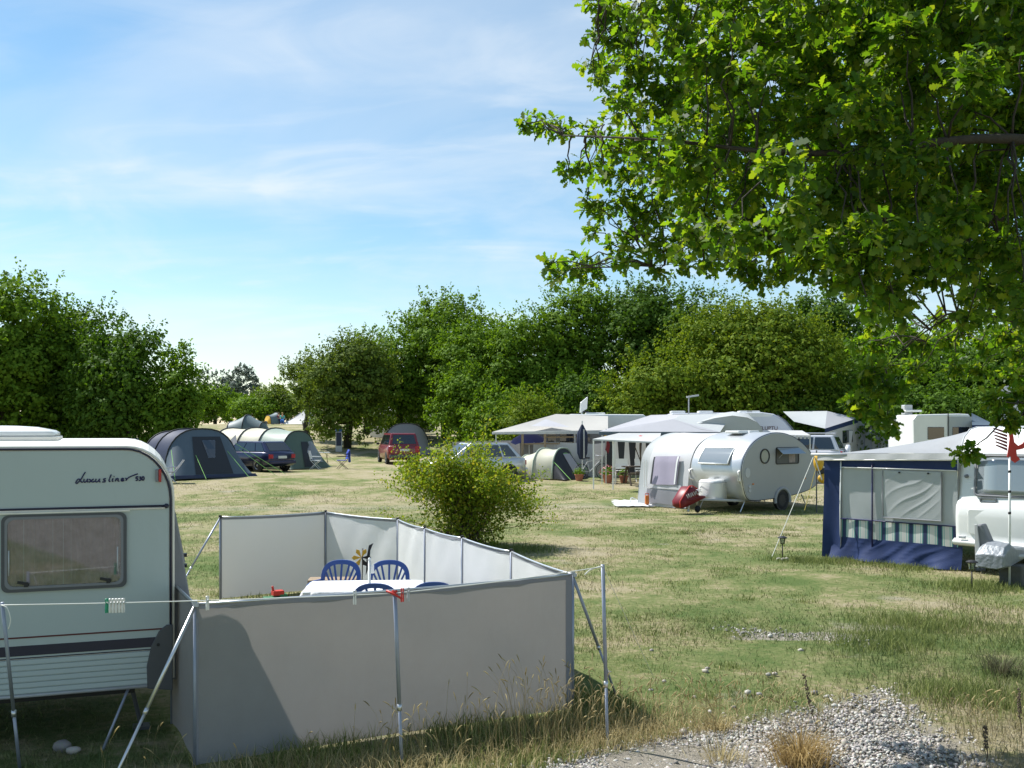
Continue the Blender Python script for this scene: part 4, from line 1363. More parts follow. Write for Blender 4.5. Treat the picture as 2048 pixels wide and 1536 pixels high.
# satellite dish behind the caravan roof
sd = thing('satellite_dish', 'grey satellite dish on a mast above the white caravan roof', 'satellite dish', (9.25, 18.7, 2.55), R(205))
MB().tube([(0, 0, 0), (0, 0, .35)], .02, 8).build('mast', 'alu', sd)
b = MB()
rows = []
for k in range(6):
    r_ = .36 * k / 5
    rows.append([(r_ * math.cos(a) * .9, -.02 + r_ * r_ * .5, .45 + r_ * math.sin(a) * 1.05) for a in [2 * math.pi * j / 24 for j in range(24)]])
b.grid(rows, True).build('reflector', 'palegrey', sd, True, solid=.01)
MB().tube([(0, .1, .1), (0, .42, .35)], .012, 6).box((0, .43, .38), (.05, .08, .05)).build('receiver_arm', 'grey', sd)
# hitch cover
MT['coverfoil'] = mat('silver_cover_cloth', (.26, .28, .30), .45, metal=.2, vary=.2, vscale=8, bump=.8, bscale=14)
hc = thing('hitch_cover', 'crumpled grey cover draped over the white caravan drawbar', 'hitch cover', (6.36, 20.0, 0), math.atan2(-.72, .69))
sec = [(-1.52, .30), (-1.52, .52), (-1.40, .66), (-1.22, .72), (-1.0, .63), (-.7, .60), (-.45, .58), (-.42, .40), (-.8, .36), (-1.2, .28)]
b = MB()
rows = []
for i_, (x, k_) in enumerate(((3.42, .72), (3.46, .9), (3.54, 1.0), (3.65, 1.04), (3.76, 1.0), (3.84, .9), (3.88, .72))):
    rows.append([(x + .018 * mnoise.noise(Vector((y * 5, z * 6, i_))), y * (.97 + .03 * k_), .45 + (z - .45) * k_ + .03 * mnoise.noise(Vector((y * 4, i_ * 1.3, 2)))) for y, z in sec])
b.grid(rows, True)
b.f.append(tuple(range(len(sec))))
b.f.append(tuple(range(6 * len(sec), 7 * len(sec))))
b.build('cover', 'coverfoil', hc, False, bevel=.012)
MB().prism([(3.38, -1.3, .62), (3.36, -1.3, .98), (3.44, -1.3, 1.0), (3.56, -1.3, .72), (3.7, -1.3, .62)], (0, .22, 0)).build('lever_hood', 'grey', hc, bevel=.03)
MB().prism([(3.35, -1.33, .28), (3.33, -1.33, .98), (3.38, -1.33, .99), (3.42, -1.33, .62), (3.40, -1.33, .27)], (0, .03, 0)).build('edge_fold', 'awningwhite', hc, bevel=.008)
cb = MB().box((3.85, -1.0, .17), (.36, .36, .34)).build('support_block', 'concrete', None, bevel=.02)
cb.location = (6.36, 20.0, 0)
cb.rotation_euler = (0, 0, math.atan2(-.72, .69))
tag(cb, 'dark concrete block under the white caravan drawbar', 'block')
# pole with a red ornament
fp = thing('ornament_pole', 'white jointed pole with red cut-out ornament before the white caravan', 'pole', (8.16, 16.4, 0), R(-10))
MB().tube([(0, 0, -.05), (0, 0, 2.12)], .019, 10).build('shaft', 'white', fp, True)
for zc in (1.88, 1.55, 1.2, .65):
    MB().tube([(0, 0, zc - .02), (0, 0, zc + .02)], .023, 10).build('joint', 'black', fp, True)
b = MB()
b.prism([(-.04, -.01, 2.12), (-.02, -.01, 2.25), (.0, -.01, 2.42), (-.02, -.01, 2.55), (.05, -.01, 2.5), (.07, -.01, 2.36), (.13, -.01, 2.30), (.20, -.01, 2.34), (.25, -.01, 2.41), (.26, -.01, 2.34), (.31, -.01, 2.31), (.25, -.01, 2.28), (.19, -.01, 2.25), (.10, -.01, 2.23), (.11, -.01, 2.14), (.16, -.01, 2.08), (.08, -.01, 2.02), (.03, -.01, 2.06)], (0, .02, 0))
b.build('crescent', 'brightred', fp)
for k in range(6):
    z0 = 2.22 + k * .055
    MB().prism([(-.04, -.012, z0), (-.04, -.012, z0 + .04), (-.20 - .008 * k, -.012, z0 + .10), (-.22 - .008 * k, -.012, z0 + .085)], (0, .018, 0)).build('feather', 'red', fp)

def solar_lamp(loc, label):
    s = thing('solar_lamp', label, 'garden lamp', loc, R(15), 'solar garden lamps on the grass')
    MB().tube([(0, 0, -.04), (0, 0, .32)], .011, 8).build('spike', 'black', s, True)
    MB().lathe([(.02, .31), (.045, .33), (.06, .43), (.05, .435), (.03, .33)], n=8).build('glass', 'vinyl', s)
    for k in range(4):
        a = k * math.pi / 2 + .4
        MB().tube([(.045 * math.cos(a), .045 * math.sin(a), .32), (.062 * math.cos(a), .062 * math.sin(a), .44)], .006, 5).build('rib', 'black', s)
    MB().lathe([(.001, .475), (.05, .47), (.095, .445), (.09, .432), (.001, .436)], n=12).build('cap', 'black', s)
solar_lamp((5.3, 19.6, 0), 'black solar lamp on open grass left of the striped awning')
solar_lamp((7.38, 16.05, 0), 'black solar lamp in front of the white caravan drawbar')
for i, (dx, dy, lb) in enumerate([(-.09, -.02, 'left'), (-.02, -.08, 'middle'), (.06, -.03, 'right')]):
    o = bpy.data.objects.new('stone', stone_mesh(i + 3, (1, .8, .7), 1))
    COL.objects.link(o)
    o.location = (5.3 + dx, 19.55 + dy, .03)
    o.scale = (.055, .055, .055)
    tag(o, lb + ' one of three white stones at the foot of the open grass solar lamp', 'stone', 'white stones at the lamp foot')

# ------------------------------------------------------------------ cars
def car_model(name, label, loc, rz, paint, L, Wd, H, belt, cab, hood, kind='hatch'):
    """cab = (x rear bottom, x rear top, x front top, x front bottom)"""
    c = thing(name, label, 'car', loc, rz)
    w = Wd / 2
    h2 = L / 2
    st = [(-h2, .86, .42, belt - .12), (-h2 + .06, .95, .30, belt - .02), (-h2 + .5, 1, .22, belt), (0, 1, .20, belt), (cab[3] - .05, 1, .20, belt - .02), (h2 - .45, .97, .21, hood), (h2 - .12, .90, .24, hood - .10), (h2, .78, .32, hood - .24)]
    rows = []
    for x, f, z0, z1 in st:
        ww = w * f
        rows.append([(x, -ww * .88, z0), (x, -ww, z0 + .12), (x, -ww, (z0 + z1) / 2 + .05), (x, -ww * .985, z1 - .08), (x, -ww * .93, z1), (x, 0, z1 + .03), (x, ww * .93, z1), (x, ww * .985, z1 - .08), (x, ww, (z0 + z1) / 2 + .05), (x, ww, z0 + .12), (x, ww * .88, z0)])
    b = MB()
    b.grid(rows, True)
    b.f.append(tuple(range(11)))
    b.f.append(tuple(range(77, 88)))
    b.build('body', paint, c, True)
    wb_, wt = w * .93, w * .76
    zb, zt = belt - .03, H
    bot = [(cab[0], -wb_, zb), (cab[3], -wb_, zb), (cab[3], wb_, zb), (cab[0], wb_, zb)]
    top = [(cab[1], -wt, zt - .03), (cab[2], -wt, zt - .03), (cab[2], wt, zt - .03), (cab[1], wt, zt - .03)]
    b = MB()
    b.add(bot + top, [(0, 1, 5, 4), (1, 2, 6, 5), (2, 3, 7, 6), (3, 0, 4, 7), (4, 5, 6, 7), (3, 2, 1, 0)])
    b.build('cabin', paint, c, False, bevel=.06)
    def face(a, b2, c2, d2, u0, u1, v0, v1, off=.006):
        A, B, C2, D = (Vector(q) for q in (a, b2, c2, d2))
        def P(u, v):
            return A.lerp(B, u).lerp(D.lerp(C2, u), v)
        nn = (B - A).cross(D - A).normalized()
        return [P(u0, v0) + nn * off, P(u1, v0) + nn * off, P(u1, v1) + nn * off, P(u0, v1) + nn * off]
    def pane(nm, q, m='carglass'):
        b = MB()
        cen = sum((Vector(p) for p in q), Vector()) / 4
        b.add(q, [(0, 1, 2, 3)])
        return b.build(nm, m, c, False, solid=.006)
    pane('windscreen', face(bot[1], bot[2], top[2], top[1], .06, .94, .1, .90, .012))
    pane('rear_window', face(bot[3], bot[0], top[0], top[3], .10, .90, .16, .86, .012))
    cuts = ((.06, .34), (.37, .64), (.67, .92)) if kind in ('van', 'suv') else ((.07, .26), (.29, .58), (.61, .90))
    for u0, u1 in cuts:
        pane('side_window', face(bot[0], bot[1], top[1], top[0], u0, u1, .12, .86, .012))
        pane('side_window', face(bot[2], bot[3], top[3], top[2], 1 - u1, 1 - u0, .12, .86, .012))
    r_ = .31 if kind != 'suv' else .37
    for x in (-h2 + .78, h2 - .80):
        for s in (-1, 1):
            MB().prism([(x + (r_ + .055) * math.cos(2 * math.pi * k / 20), s * (w - .03), r_ + .02 + (r_ + .055) * math.sin(2 * math.pi * k / 20)) for k in range(20)], (0, s * .036, 0)).build('wheel_arch', 'black', c)
            wheel(c, (x, s * (w - .075), r_), r_, .19)
    for s in (-1, 1):
        MB().box((-h2 + .035, s * w * .78, belt - .20), (.10, .24, .20 if kind == 'hatch' else .34)).build('tail_light', 'redlamp', c, bevel=.02)
        MB().box((h2 - .10, s * w * .66, hood - .16), (.16, .32, .13)).build('headlight', 'lens', c, bevel=.03)
        MB().box((cab[3] - .28, s * (w + .07), belt + .06), (.10, .17, .12)).build('mirror', 'black' if kind == 'van' else paint, c, bevel=.03)
    MB().box((-h2 - .02, 0, .44), (.12, Wd * .92, .17)).build('rear_bumper', 'darkgrey' if kind != 'hatch' else paint, c, bevel=.04)
    MB().box((-h2 - .012, 0, belt - .24), (.03, .50, .12)).build('number_plate', 'plate', c)
    if kind == 'suv':
        for s in (-1, 1):
            MB().tube([(cab[1] + .1, s * wt * .9, zt + .05), (cab[2] - .2, s * wt * .9, zt + .05)], .02, 6).build('roof_rail', 'alu', c)
        sp = bpy.data.objects.new('spare_wheel', None)
        COL.objects.link(sp)
        sp.parent = c
        sp.location = (-h2 - .13, -.1, belt - .12)
        MB().lathe([(.001, -.11), (.30, -.11), (.36, -.06), (.37, .08), (.001, .08)], n=24, axis='X').build('cover', 'carwhite', sp, True)
    return c

def ploc(x, y):
    return (x, y, gz(x, y))

x_ = -12.05
car_model('hatchback_car', 'dark blue hatchback parked between the blue and the cream tent', ploc(-12.5, 48.4), math.atan2(.60, -.80), 'carblue', 4.2, 1.7, 1.46, .93, (-2.0, -1.45, .35, 1.15), .86)
car_model('minivan_car', 'red people carrier seen from behind near the info post', ploc(-6.45, 56.6), math.atan2(.96, -.27), 'carred', 4.4, 1.8, 1.72, 1.02, (-2.12, -1.85, .75, 1.5), .95, 'van')
car_model('silver_car', 'silver hatchback facing the bush beside the cream pop-up tent', ploc(-1.65, 41.4), math.atan2(-.38, -.92), 'carsilver', 4.2, 1.74, 1.58, .94, (-1.95, -1.35, .3, 1.2), .86)
car_model('offroad_car', 'pale silver off-roader with covered spare wheel behind the teardrop caravan', ploc(12.75, 45.2), math.atan2(.45, -.89), 'carwhite', 4.4, 1.85, 1.80, 1.10, (-2.12, -1.8, .4, 1.1), 1.0, 'suv')
car_model('shaded_car', 'white car half hidden under the oaks behind the blue tent', ploc(-21.5, 54), R(190), 'carwhite', 4.3, 1.75, 1.5, .95, (-2.0, -1.4, .3, 1.2), .88)

# ------------------------------------------------------------------ tents
def arc_pts(x, hw, h, n=18, p=.78, z0=0.02, lean=0.0):
    out = []
    for k in range(n + 1):
        a = math.pi * k / n
        out.append((x + lean * math.sin(a), -hw * math.copysign(abs(math.cos(a)) ** p, math.cos(a)), z0 + h * abs(math.sin(a)) ** p))
    return out

def tunnel_tent(name, label, loc, rz, secs, mats, sleeve, guys=True):
    t = thing(name, label, 'tent', loc, rz)
    for (s0, s1, m_) in zip(secs[:-1], secs[1:], mats):
        a0, a1 = arc_pts(*s0), arc_pts(*s1)
        k = 6
        rows = []
        for j in range(k + 1):
            u = j / k
            sag = .06 * math.sin(math.pi * u)
            rows.append([tuple(np.array(p) * (1 - u) + np.array(q) * u - np.array((0, -.5 * sag * (p[1] / max(.1, s0[1])), sag * (p[2] > .3)))) for p, q in zip(a0, a1)])
        MB().grid(rows).build('flysheet', m_, t, True)
    for s in secs:
        ap_ = [(x, y * 1.008, z * 1.008 + .004) for x, y, z in arc_pts(*s)]
        MB().tube(ap_, .035, 6).build('pole_sleeve', sleeve, t, True)
    return t

def sloped_front(t, sec, xb, hwb, m_, name='front_panel'):
    a0 = arc_pts(*sec)
    rows = []
    for j in range(9):
        u = j / 8
        rw = []
        for k, p in enumerate(a0):
            f = -math.cos(math.pi * k / 18)
            q = (xb, hwb * f, .02)
            rw.append(tuple(np.array(p) * (1 - u) + np.array(q) * u))
        rows.append(rw)
    return MB().grid(rows).build(name, m_, t, True)

bt = tunnel_tent('tunnel_tent', 'blue grey family tunnel tent with dark door behind the pale caravan', ploc(-13.0, 42.6), R(-50), [(-4.9, 1.2, 1.45), (-3.5, 1.55, 1.95), (-2.0, 1.62, 2.05), (-.5, 1.62, 2.05)], ['tentnavy', 'tentnavy', 'tentnavy'], 'tentdark')
sloped_front(bt, (-.5, 1.62, 2.05), .75, 1.95, 'bluegrey')
def front_quad(t, y0t, y1t, y0b, y1b, zt, zb, m_, name, off=.03, xt=-.5, xb=.75, ztop=2.05):
    def X(z):
        return xb + (xt - xb) * z / ztop + off
    b = MB()
    b.grid([[(X(zt), y0t, zt), (X(zt), (y0t + y1t) / 2, zt), (X(zt), y1t, zt)], [(X((zt + zb) / 2), (y0t + y0b) / 2, (zt + zb) / 2), (X((zt + zb) / 2) + .02, 0, (zt + zb) / 2), (X((zt + zb) / 2), (y1t + y1b) / 2, (zt + zb) / 2)], [(X(zb), y0b, zb), (X(zb), (y0b + y1b) / 2, zb), (X(zb), y1b, zb)]])
    return b.build(name, m_, t, False)
dr = front_quad(bt, -.52, .72, -.75, .90, 1.75, .18, 'tentdark', 'door')
front_quad(bt, -.15, .45, -.05, .25, 1.60, .85, 'vinyl', 'door_window', .06)
front_quad(bt, -1.9, 1.9, -1.97, 1.97, .16, .03, 'tentnavy', 'groundsheet_edge', .03)
for y0, y1 in ((-1.5, -1.9), (.9, 1.3), (-.55, -.6), (1.5, 2.6)):
    MB().tube([(-.1, y0, 1.2), (1.35, y1, .02)], .010, 5).build('guy_line', 'greenrope', bt)
MB().tube([(-.5, 1.5, 1.45), (.3, 3.6, .02)], .010, 5).build('guy_line', 'greenrope', bt)

ct = tunnel_tent('tunnel_tent', 'cream and green tunnel tent behind the dark blue hatchback', ploc(-10.95, 50.6), R(-27), [(-5.6, 1.2, 1.5), (-4.2, 1.6, 2.0), (-2.6, 1.6, 2.02), (-1.3, 1.5, 2.0), (.2, 1.35, 1.85)], ['tentcream', 'tentcream', 'tentcream', 'tentpale'], 'tentdark')
sloped_front(ct, (.2, 1.35, 1.85), 1.05, 1.65, 'tentgreen')
front_quad(ct, -.15, .35, -.55, .25, 1.35, .1, 'tentdark', 'door', .03, .2, 1.05, 1.85)
front_quad(ct, .4, .75, .35, 1.1, 1.35, .3, 'vinyl', 'front_window', .03, .2, 1.05, 1.85)
b = MB()
b.grid([[(-1.1, -1.50, .75), (0, -1.36, .75)], [(-1.1, -1.40, 1.35), (0, -1.26, 1.3)]])
b.build('side_window', 'vinyl', ct)
b = MB()
b.add([(-3.4, -1.62, .95), (-2.3, -1.62, .95), (-2.7, -1.38, 1.7)], [(0, 1, 2)])
b.build('vent_flap', 'awninglilac', ct, solid=.01)
for p0, p1 in (((.3, -1.2, 1.1), (1.2, -2.2, .02)), ((.3, 1.2, 1.1), (1.6, 1.9, .02)), ((-1.2, -1.4, 1.2), (-1.0, -2.6, .02))):
    MB().tube([p0, p1], .009, 5).build('guy_line', 'greenrope', ct)

dt = tunnel_tent('dome_tent', 'dark teal dome tent on the rise behind the cream tent', ploc(-18.6, 70.5), R(-5), [(-2.0, .3, .25), (-1.2, 1.1, 1.35), (0, 1.35, 1.85), (1.1, 1.1, 1.3), (2.0, .3, .25)], ['tentpale', 'tentteal', 'tentteal', 'tentteal'], 'tentdark')
pt = tunnel_tent('popup_tent', 'cream pop-up tent with dark arched door beside the rose bush', ploc(2.15, 42.2), R(-33), [(-2.3, .45, .35), (-1.7, .85, .95), (-.9, 1.0, 1.24), (0, .9, 1.26)], ['tentpale', 'tentcream', 'tentcream'], 'tentpale')
sloped_front(pt, (0, .9, 1.26), .75, 1.15, 'tentdark')
front_quad(pt, -.26, .30, -.15, .62, 1.05, .12, 'awninglilac', 'door', .03, 0, .75, 1.26)
MB().tube([(.0, -.8, .75), (1.0, -1.1, .02)], .012, 5).build('guy_line', 'greenrope', pt)
MB().tube([(.0, .8, .75), (1.0, 1.5, .02)], .012, 5).build('guy_line', 'greenrope', pt)
MB().tube(arc_pts(.12, .55, 1.05), .02, 5).build('door_zip', 'greenrope', pt, True)
gt = tunnel_tent('dome_tent', 'plain grey tent directly behind the red people carrier', ploc(-6.75, 63.5), R(-80), [(-1.6, .5, .5), (-.9, 1.3, 1.7), (.3, 1.45, 1.95)], ['tentgrey', 'tentgrey'], 'tentdark')
sloped_front(gt, (.3, 1.45, 1.95), 1.2, 1.6, 'tentgrey')
pyz = ploc(-22.9, 110)
py = thing('pyramid_tent', 'pale pyramid tent standing on the far rise', 'tent', pyz, R(-20))
apx = Vector((.3, 0, 1.75))
cr = [Vector((-2.1, -1.2, .02)), Vector((1.5, -1.3, .02)), Vector((1.9, 1.2, .02)), Vector((-1.5, 1.4, .02))]
for k in range(4):
    p, q = cr[k], cr[(k + 1) % 4]
    rows = []
    for j in range(7):
        u = j / 6
        rows.append([tuple(p.lerp(q, v).lerp(apx, u) - Vector((0, 0, .18 * math.sin(math.pi * u)))) for v in (0, .25, .5, .75, 1)])
    MB().grid(rows).build('flysheet', 'tentwhite' if k != 1 else 'tentpale', py, True)
    MB().tube([p, p.lerp(apx, .5) - Vector((0, 0, .16)), apx], .02, 5).build('seam', 'tentgrey', py)
yt = tunnel_tent('dome_tent', 'small dark dome tent with yellow flank on the far rise', ploc(-26.4, 111), R(40), [(-1.0, .4, .3), (-.75, .75, .95), (.2, .9, 1.25), (1.0, .5, .4)], ['yellow', 'tentteal', 'tentdark'], 'tentdark')
ddt = tunnel_tent('dome_tent', 'black tent top showing over the pale caravan roof', ploc(-19.5, 38), R(-20), [(-2.2, .8, .9), (-1.0, 1.6, 2.15), (.6, 1.6, 2.2), (2.0, 1.0, 1.2)], ['tentdark', 'tentdark', 'tentnavy'], 'tentdark')

# ------------------------------------------------------------------ people on the far rise
def person(loc, rz, label, joints, shirt, trouser, hair):
    p = thing('person', label, 'person', loc, rz)
    def skin(nm, vs, es, rs, m_, sub=1):
        me = bpy.data.meshes.new(nm)
        me.from_pydata(vs, es, [])
        me.materials.append(MT[m_])
        o = bpy.data.objects.new(nm, me)
        COL.objects.link(o)
        o.parent = p
        o.modifiers.new('skin', 'SKIN')
        for i, r_ in enumerate(rs):
            me.skin_vertices[0].data[i].radius = (r_, r_)
        me.skin_vertices[0].data[0].use_root = True
        s = o.modifiers.new('sub', 'SUBSURF')
        s.levels = s.render_levels = sub
        return o
    J = joints
    names = ['pelvis', 'waist', 'chest', 'neck', 'head', 'crown', 'sl', 'el', 'hl', 'sr', 'er', 'hr', 'kl', 'al', 'tl', 'kr', 'ar', 'tr']
    vs = [J[k] for k in names]
    ix = {k: i for i, k in enumerate(names)}
    ed = [('pelvis', 'waist'), ('waist', 'chest'), ('chest', 'neck'), ('neck', 'head'), ('head', 'crown'), ('chest', 'sl'), ('sl', 'el'), ('el', 'hl'), ('chest', 'sr'), ('sr', 'er'), ('er', 'hr'), ('pelvis', 'kl'), ('kl', 'al'), ('al', 'tl'), ('pelvis', 'kr'), ('kr', 'ar'), ('ar', 'tr')]
    rs = [.13, .11, .13, .05, .085, .075, .055, .04, .03, .055, .04, .03, .07, .045, .04, .07, .045, .04]
    skin('body', vs, [(ix[a], ix[b2]) for a, b2 in ed], rs, 'skin')
    sv = ['waist', 'chest', 'sl', 'el', 'sr', 'er', 'pelvis']
    si = {k: i for i, k in enumerate(sv)}
    skin('shirt', [J[k] for k in sv], [(si[a], si[b2]) for a, b2 in [('pelvis', 'waist'), ('waist', 'chest'), ('chest', 'sl'), ('sl', 'el'), ('chest', 'sr'), ('sr', 'er')]], [.135, .16, .075, .055, .075, .055, .14], shirt)
    sv2 = ['pelvis', 'kl', 'al', 'kr', 'ar']
    si2 = {k: i for i, k in enumerate(sv2)}
    skin('trousers', [J[k] for k in sv2], [(si2[a], si2[b2]) for a, b2 in [('pelvis', 'kl'), ('kl', 'al'), ('pelvis', 'kr'), ('kr', 'ar')]], [.155, .09, .06, .09, .06], trouser)
    h = Vector(J['head']) * .4 + Vector(J['crown']) * .6
    MB().ball((h.x - .015, h.y, h.z + .03), (.105, .098, .105), 12, 8).build('hair', hair, p, True)
sit = dict(pelvis=(0, 0, .45), waist=(0, 0, .62), chest=(.04, 0, .86), neck=(.06, 0, 1.03), head=(.08, 0, 1.12), crown=(.09, 0, 1.24), sl=(.05, .18, .94), el=(.16, .25, .70), hl=(.36, .18, .62), sr=(.05, -.18, .94), er=(.16, -.25, .70), hr=(.36, -.18, .62), kl=(.44, .12, .47), al=(.48, .12, .09), tl=(.62, .12, .05), kr=(.44, -.12, .47), ar=(.48, -.12, .09), tr=(.62, -.12, .05))
MT['shirtteal'] = mat('teal_shirt', (.10, .42, .36), .8)
MT['shirtblue'] = mat('blue_shirt', (.04, .16, .50), .8)
MT['shirtmaroon'] = mat('maroon_shirt', (.16, .03, .06), .8)
MT['hairblond'] = mat('blond_hair', (.42, .28, .10), .7)
MT['hairbrown'] = mat('brown_hair', (.07, .04, .02), .7)
def camp_seat(loc, rz, label):
    s = thing('camp_stool', label, 'stool', loc, rz)
    MB().box((0, 0, .30), (.36, .36, .03)).build('seat', 'campblue', s, bevel=.01)
    for a in (-1, 1):
        MB().tube([(-.16, a * .16, 0), (.16, a * .16, .29)], .012, 5).tube([(.16, a * .16, 0), (-.16, a * .16, .29)], .012, 5).build('leg', 'alu', s)
p1_ = ploc(-25.25, 110)
camp_seat(p1_, R(-80), 'blue camp stool under the person in the teal shirt')
person(p1_, R(-80), 'person in teal shirt and blue trousers sitting between the far tents', sit, 'shirtteal', 'shirtblue', 'hairblond')
p2_ = ploc(-25.85, 110.6)
camp_seat(p2_, R(-30), 'camp stool under the person in the maroon shirt')
person(p2_, R(-30), 'person in maroon shirt sitting beside the small dark dome tent', sit, 'shirtmaroon', 'navy', 'hairbrown')

# ------------------------------------------------------------------ small camp furniture on the field
def folding_chair(loc, rz, label, frame, cloth_, towel=False, reclined=0.0):
    c = thing('folding_chair', label, 'chair', loc, rz, 'folding camp chairs')
    for s in (-1, 1):
        MB().tube([(-.25, s * .25, 0), (.22, s * .25, .45)], .014, 6).build('leg', frame, c)
        MB().tube([(.25, s * .25, 0), (-.2, s * .25, .45), (-.30 - reclined, s * .25, .92)], .014, 6).build('leg', frame, c)
        MB().tube([(-.24, s * .27, .64), (.24, s * .27, .62)], .018, 6).build('armrest', frame, c)
    MB().box((.02, 0, .44), (.44, .48, .025)).build('seat', cloth_, c, bevel=.008)
    MB().grid([[(-.21, -.24, .5), (-.21, .24, .5)], [(-.27 - reclined * .5, -.24, .7), (-.27 - reclined * .5, .24, .7)], [(-.30 - reclined, -.24, .92), (-.30 - reclined, .24, .92)]]).build('backrest', cloth_, c, solid=.02)
    if towel:
        MB().grid([[(-.36, -.27, .35), (-.38, .0, .32), (-.36, .27, .38)], [(-.34, -.26, .7), (-.36, 0, .7), (-.34, .26, .7)], [(-.33, -.26, .96), (-.33, 0, .95), (-.33, .26, .96)], [(-.24, -.25, .75), (-.25, 0, .74), (-.24, .25, .75)]]).build('towel', 'campblue', c, True, solid=.03)
folding_chair(ploc(-9.75, 49.6), R(0), 'white folding chair beside the green tent door', 'white', 'white')
folding_chair(ploc(-8.45, 49.8), R(-160), 'blue folding chair with blue towel alone on the field', 'darkwood', 'campblue', True)
folding_chair(ploc(-13.8, 40.3), R(205), 'dark reclining camp chair at the foot of the blue tent', 'alu', 'darkgrey', False, .25)
wt_ = thing('folding_table', 'white folding table half hidden behind the green tent front', 'table', ploc(-10.1, 52.6), R(20))
MB().box((0, 0, .72), (1.0, .6, .04)).build('table_top', 'white', wt_, bevel=.01)
for x in (-.42, .42):
    MB().tube([(x, -.25, 0), (x * .8, .25, .71)], .014, 6).build('leg', 'wood', wt_)
    MB().tube([(x, .25, 0), (x * .8, -.25, .71)], .014, 6).build('leg', 'wood', wt_)
ip = thing('info_post', 'grey information post with blue top near the bank', 'info post', ploc(-11.25, 65), R(5))
MB().box((0, 0, .75), (.42, .16, 1.5)).build('pillar', 'palegrey', ip, bevel=.02)
MB().box((0, -.085, .82), (.32, .012, .85)).build('notice_panel', 'tentnavy', ip)
MB().box((0, -.01, 1.38), (.44, .18, .16)).build('header', 'shirtblue', ip)

# ------------------------------------------------------------------ camp row on the far side
def quad_sheet(pts, n=6, sag=.06):
    a, b2, c2, d2 = (Vector(p) for p in pts)
    rows = []
    for j in range(n + 1):
        v = j / n
        rows.append([a.lerp(b2, i / n).lerp(d2.lerp(c2, i / n), v) - Vector((0, 0, sag * math.sin(math.pi * i / n) * math.sin(math.pi * v))) for i in range(n + 1)])
    return MB().grid(rows)
def pole_at(t, p, m_='alu', r_=.022):
    p = Vector(p)
    wbuild(MB().tube([(p.x, p.y, gz(p.x, p.y) - .05), p], r_, 6), 'pole', m_, t)
# cream awning with its caravan and dish
a1 = thing('cream_awning', 'cream awning with lilac gable beneath the small white dish', 'awning', ploc(1.5, 45), 0)
E0, E1, RG0, RG1, LB = at(984, 864, 43.5), at(1216, 860, 43.5), at(1112, 828, 46.5), at(1216, 832, 46.5), at(1010, 858, 47.5)
wbuild(quad_sheet([E0, E1, RG1, RG0], 10, .10), 'roof', 'awningcream', a1, smooth=True)
wbuild(MB().add([E0, RG0, LB], [(0, 1, 2)]), 'roof_hip', 'awningwhite', a1)
wbuild(quad_sheet([E0 + Vector((0, -.01, 0)), E1 + Vector((0, -.01, 0)), E1 - Vector((0, .01, .16)), E0 - Vector((0, .01, .10))], 10, 0), 'valance', 'awningwhite', a1)
g0, g1, g2 = at(1062, 852, 43.6), at(1140, 854, 43.6), at(1092, 838, 44.6)
wbuild(MB().add([g0, g1, g2], [(0, 1, 2)]), 'gable_panel', 'awninglilac', a1)
for px_ in (992, 1045, 1090, 1150, 1205):
    pole_at(a1, at(px_, 866, 43.6), 'wood' if px_ in (1045, 1090) else 'alu', .06 if px_ in (1045, 1090) else .025)
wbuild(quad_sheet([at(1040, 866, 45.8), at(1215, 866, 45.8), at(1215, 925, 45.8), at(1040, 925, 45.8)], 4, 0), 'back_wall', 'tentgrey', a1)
for px0, px1 in ((1048, 1078), (1096, 1112), (1120, 1146), (1152, 1180)):
    wbuild(quad_sheet([at(px0, 868, 45.6), at(px1, 868, 45.6), at(px1, 884, 45.6), at(px0, 884, 45.6)], 2, 0), 'wall_window', 'carglass', a1)
wbuild(MB().tube([at(1090, 874, 43.7), at(1150, 874, 43.7)], .04, 6).tube([at(1045, 888, 43.7), at(1150, 886, 43.7)], .04, 6), 'shelf_rail', 'wood', a1)
cv1 = thing('touring_caravan', 'white caravan behind the cream awning, carrying the small dish', 'caravan', ploc(4.2, 48.2), 0)
q0, q1 = at(1118, 828, 47), at(1262, 838, 49)
b = MB()
pf = [(-2.4, .45), (-2.5, 1.2), (-2.4, 2.2), (-2.0, 2.62), (-1.4, 2.72), (2.0, 2.70), (2.5, 2.3), (2.6, .45)]
b.prism([(x, -1.1, z) for x, z in pf], (0, 2.2, 0)).build('body', 'white', cv1, bevel=.08)
MB().box((-.2, 0, 2.75), (.9, .8, .10)).build('roof_hatch', 'white', cv1, bevel=.03)
MB().box((.4, -1.11, 1.65), (1.1, .03, .55)).build('window', 'carglass', cv1, bevel=.02)
wheel(cv1, (0, -.98, .3), .3, .18)
ds = thing('satellite_dish', 'small white square dish on the roof behind the cream awning', 'satellite dish', (3.35, 47.9, 3.2), R(20))
MB().tube([(0, 0, 0), (0, 0, .30)], .03, 6).build('mast', 'palegrey', ds)
MB().prism([(-.10, -.05, .10), (.30, .05, .30), (.34, .05, .88), (-.06, -.05, .60)], (-.03, .06, 0)).build('panel', 'white', ds, bevel=.02)
MB().box((.25, .1, .16), (.3, .06, .08)).build('receiver', 'black', ds)
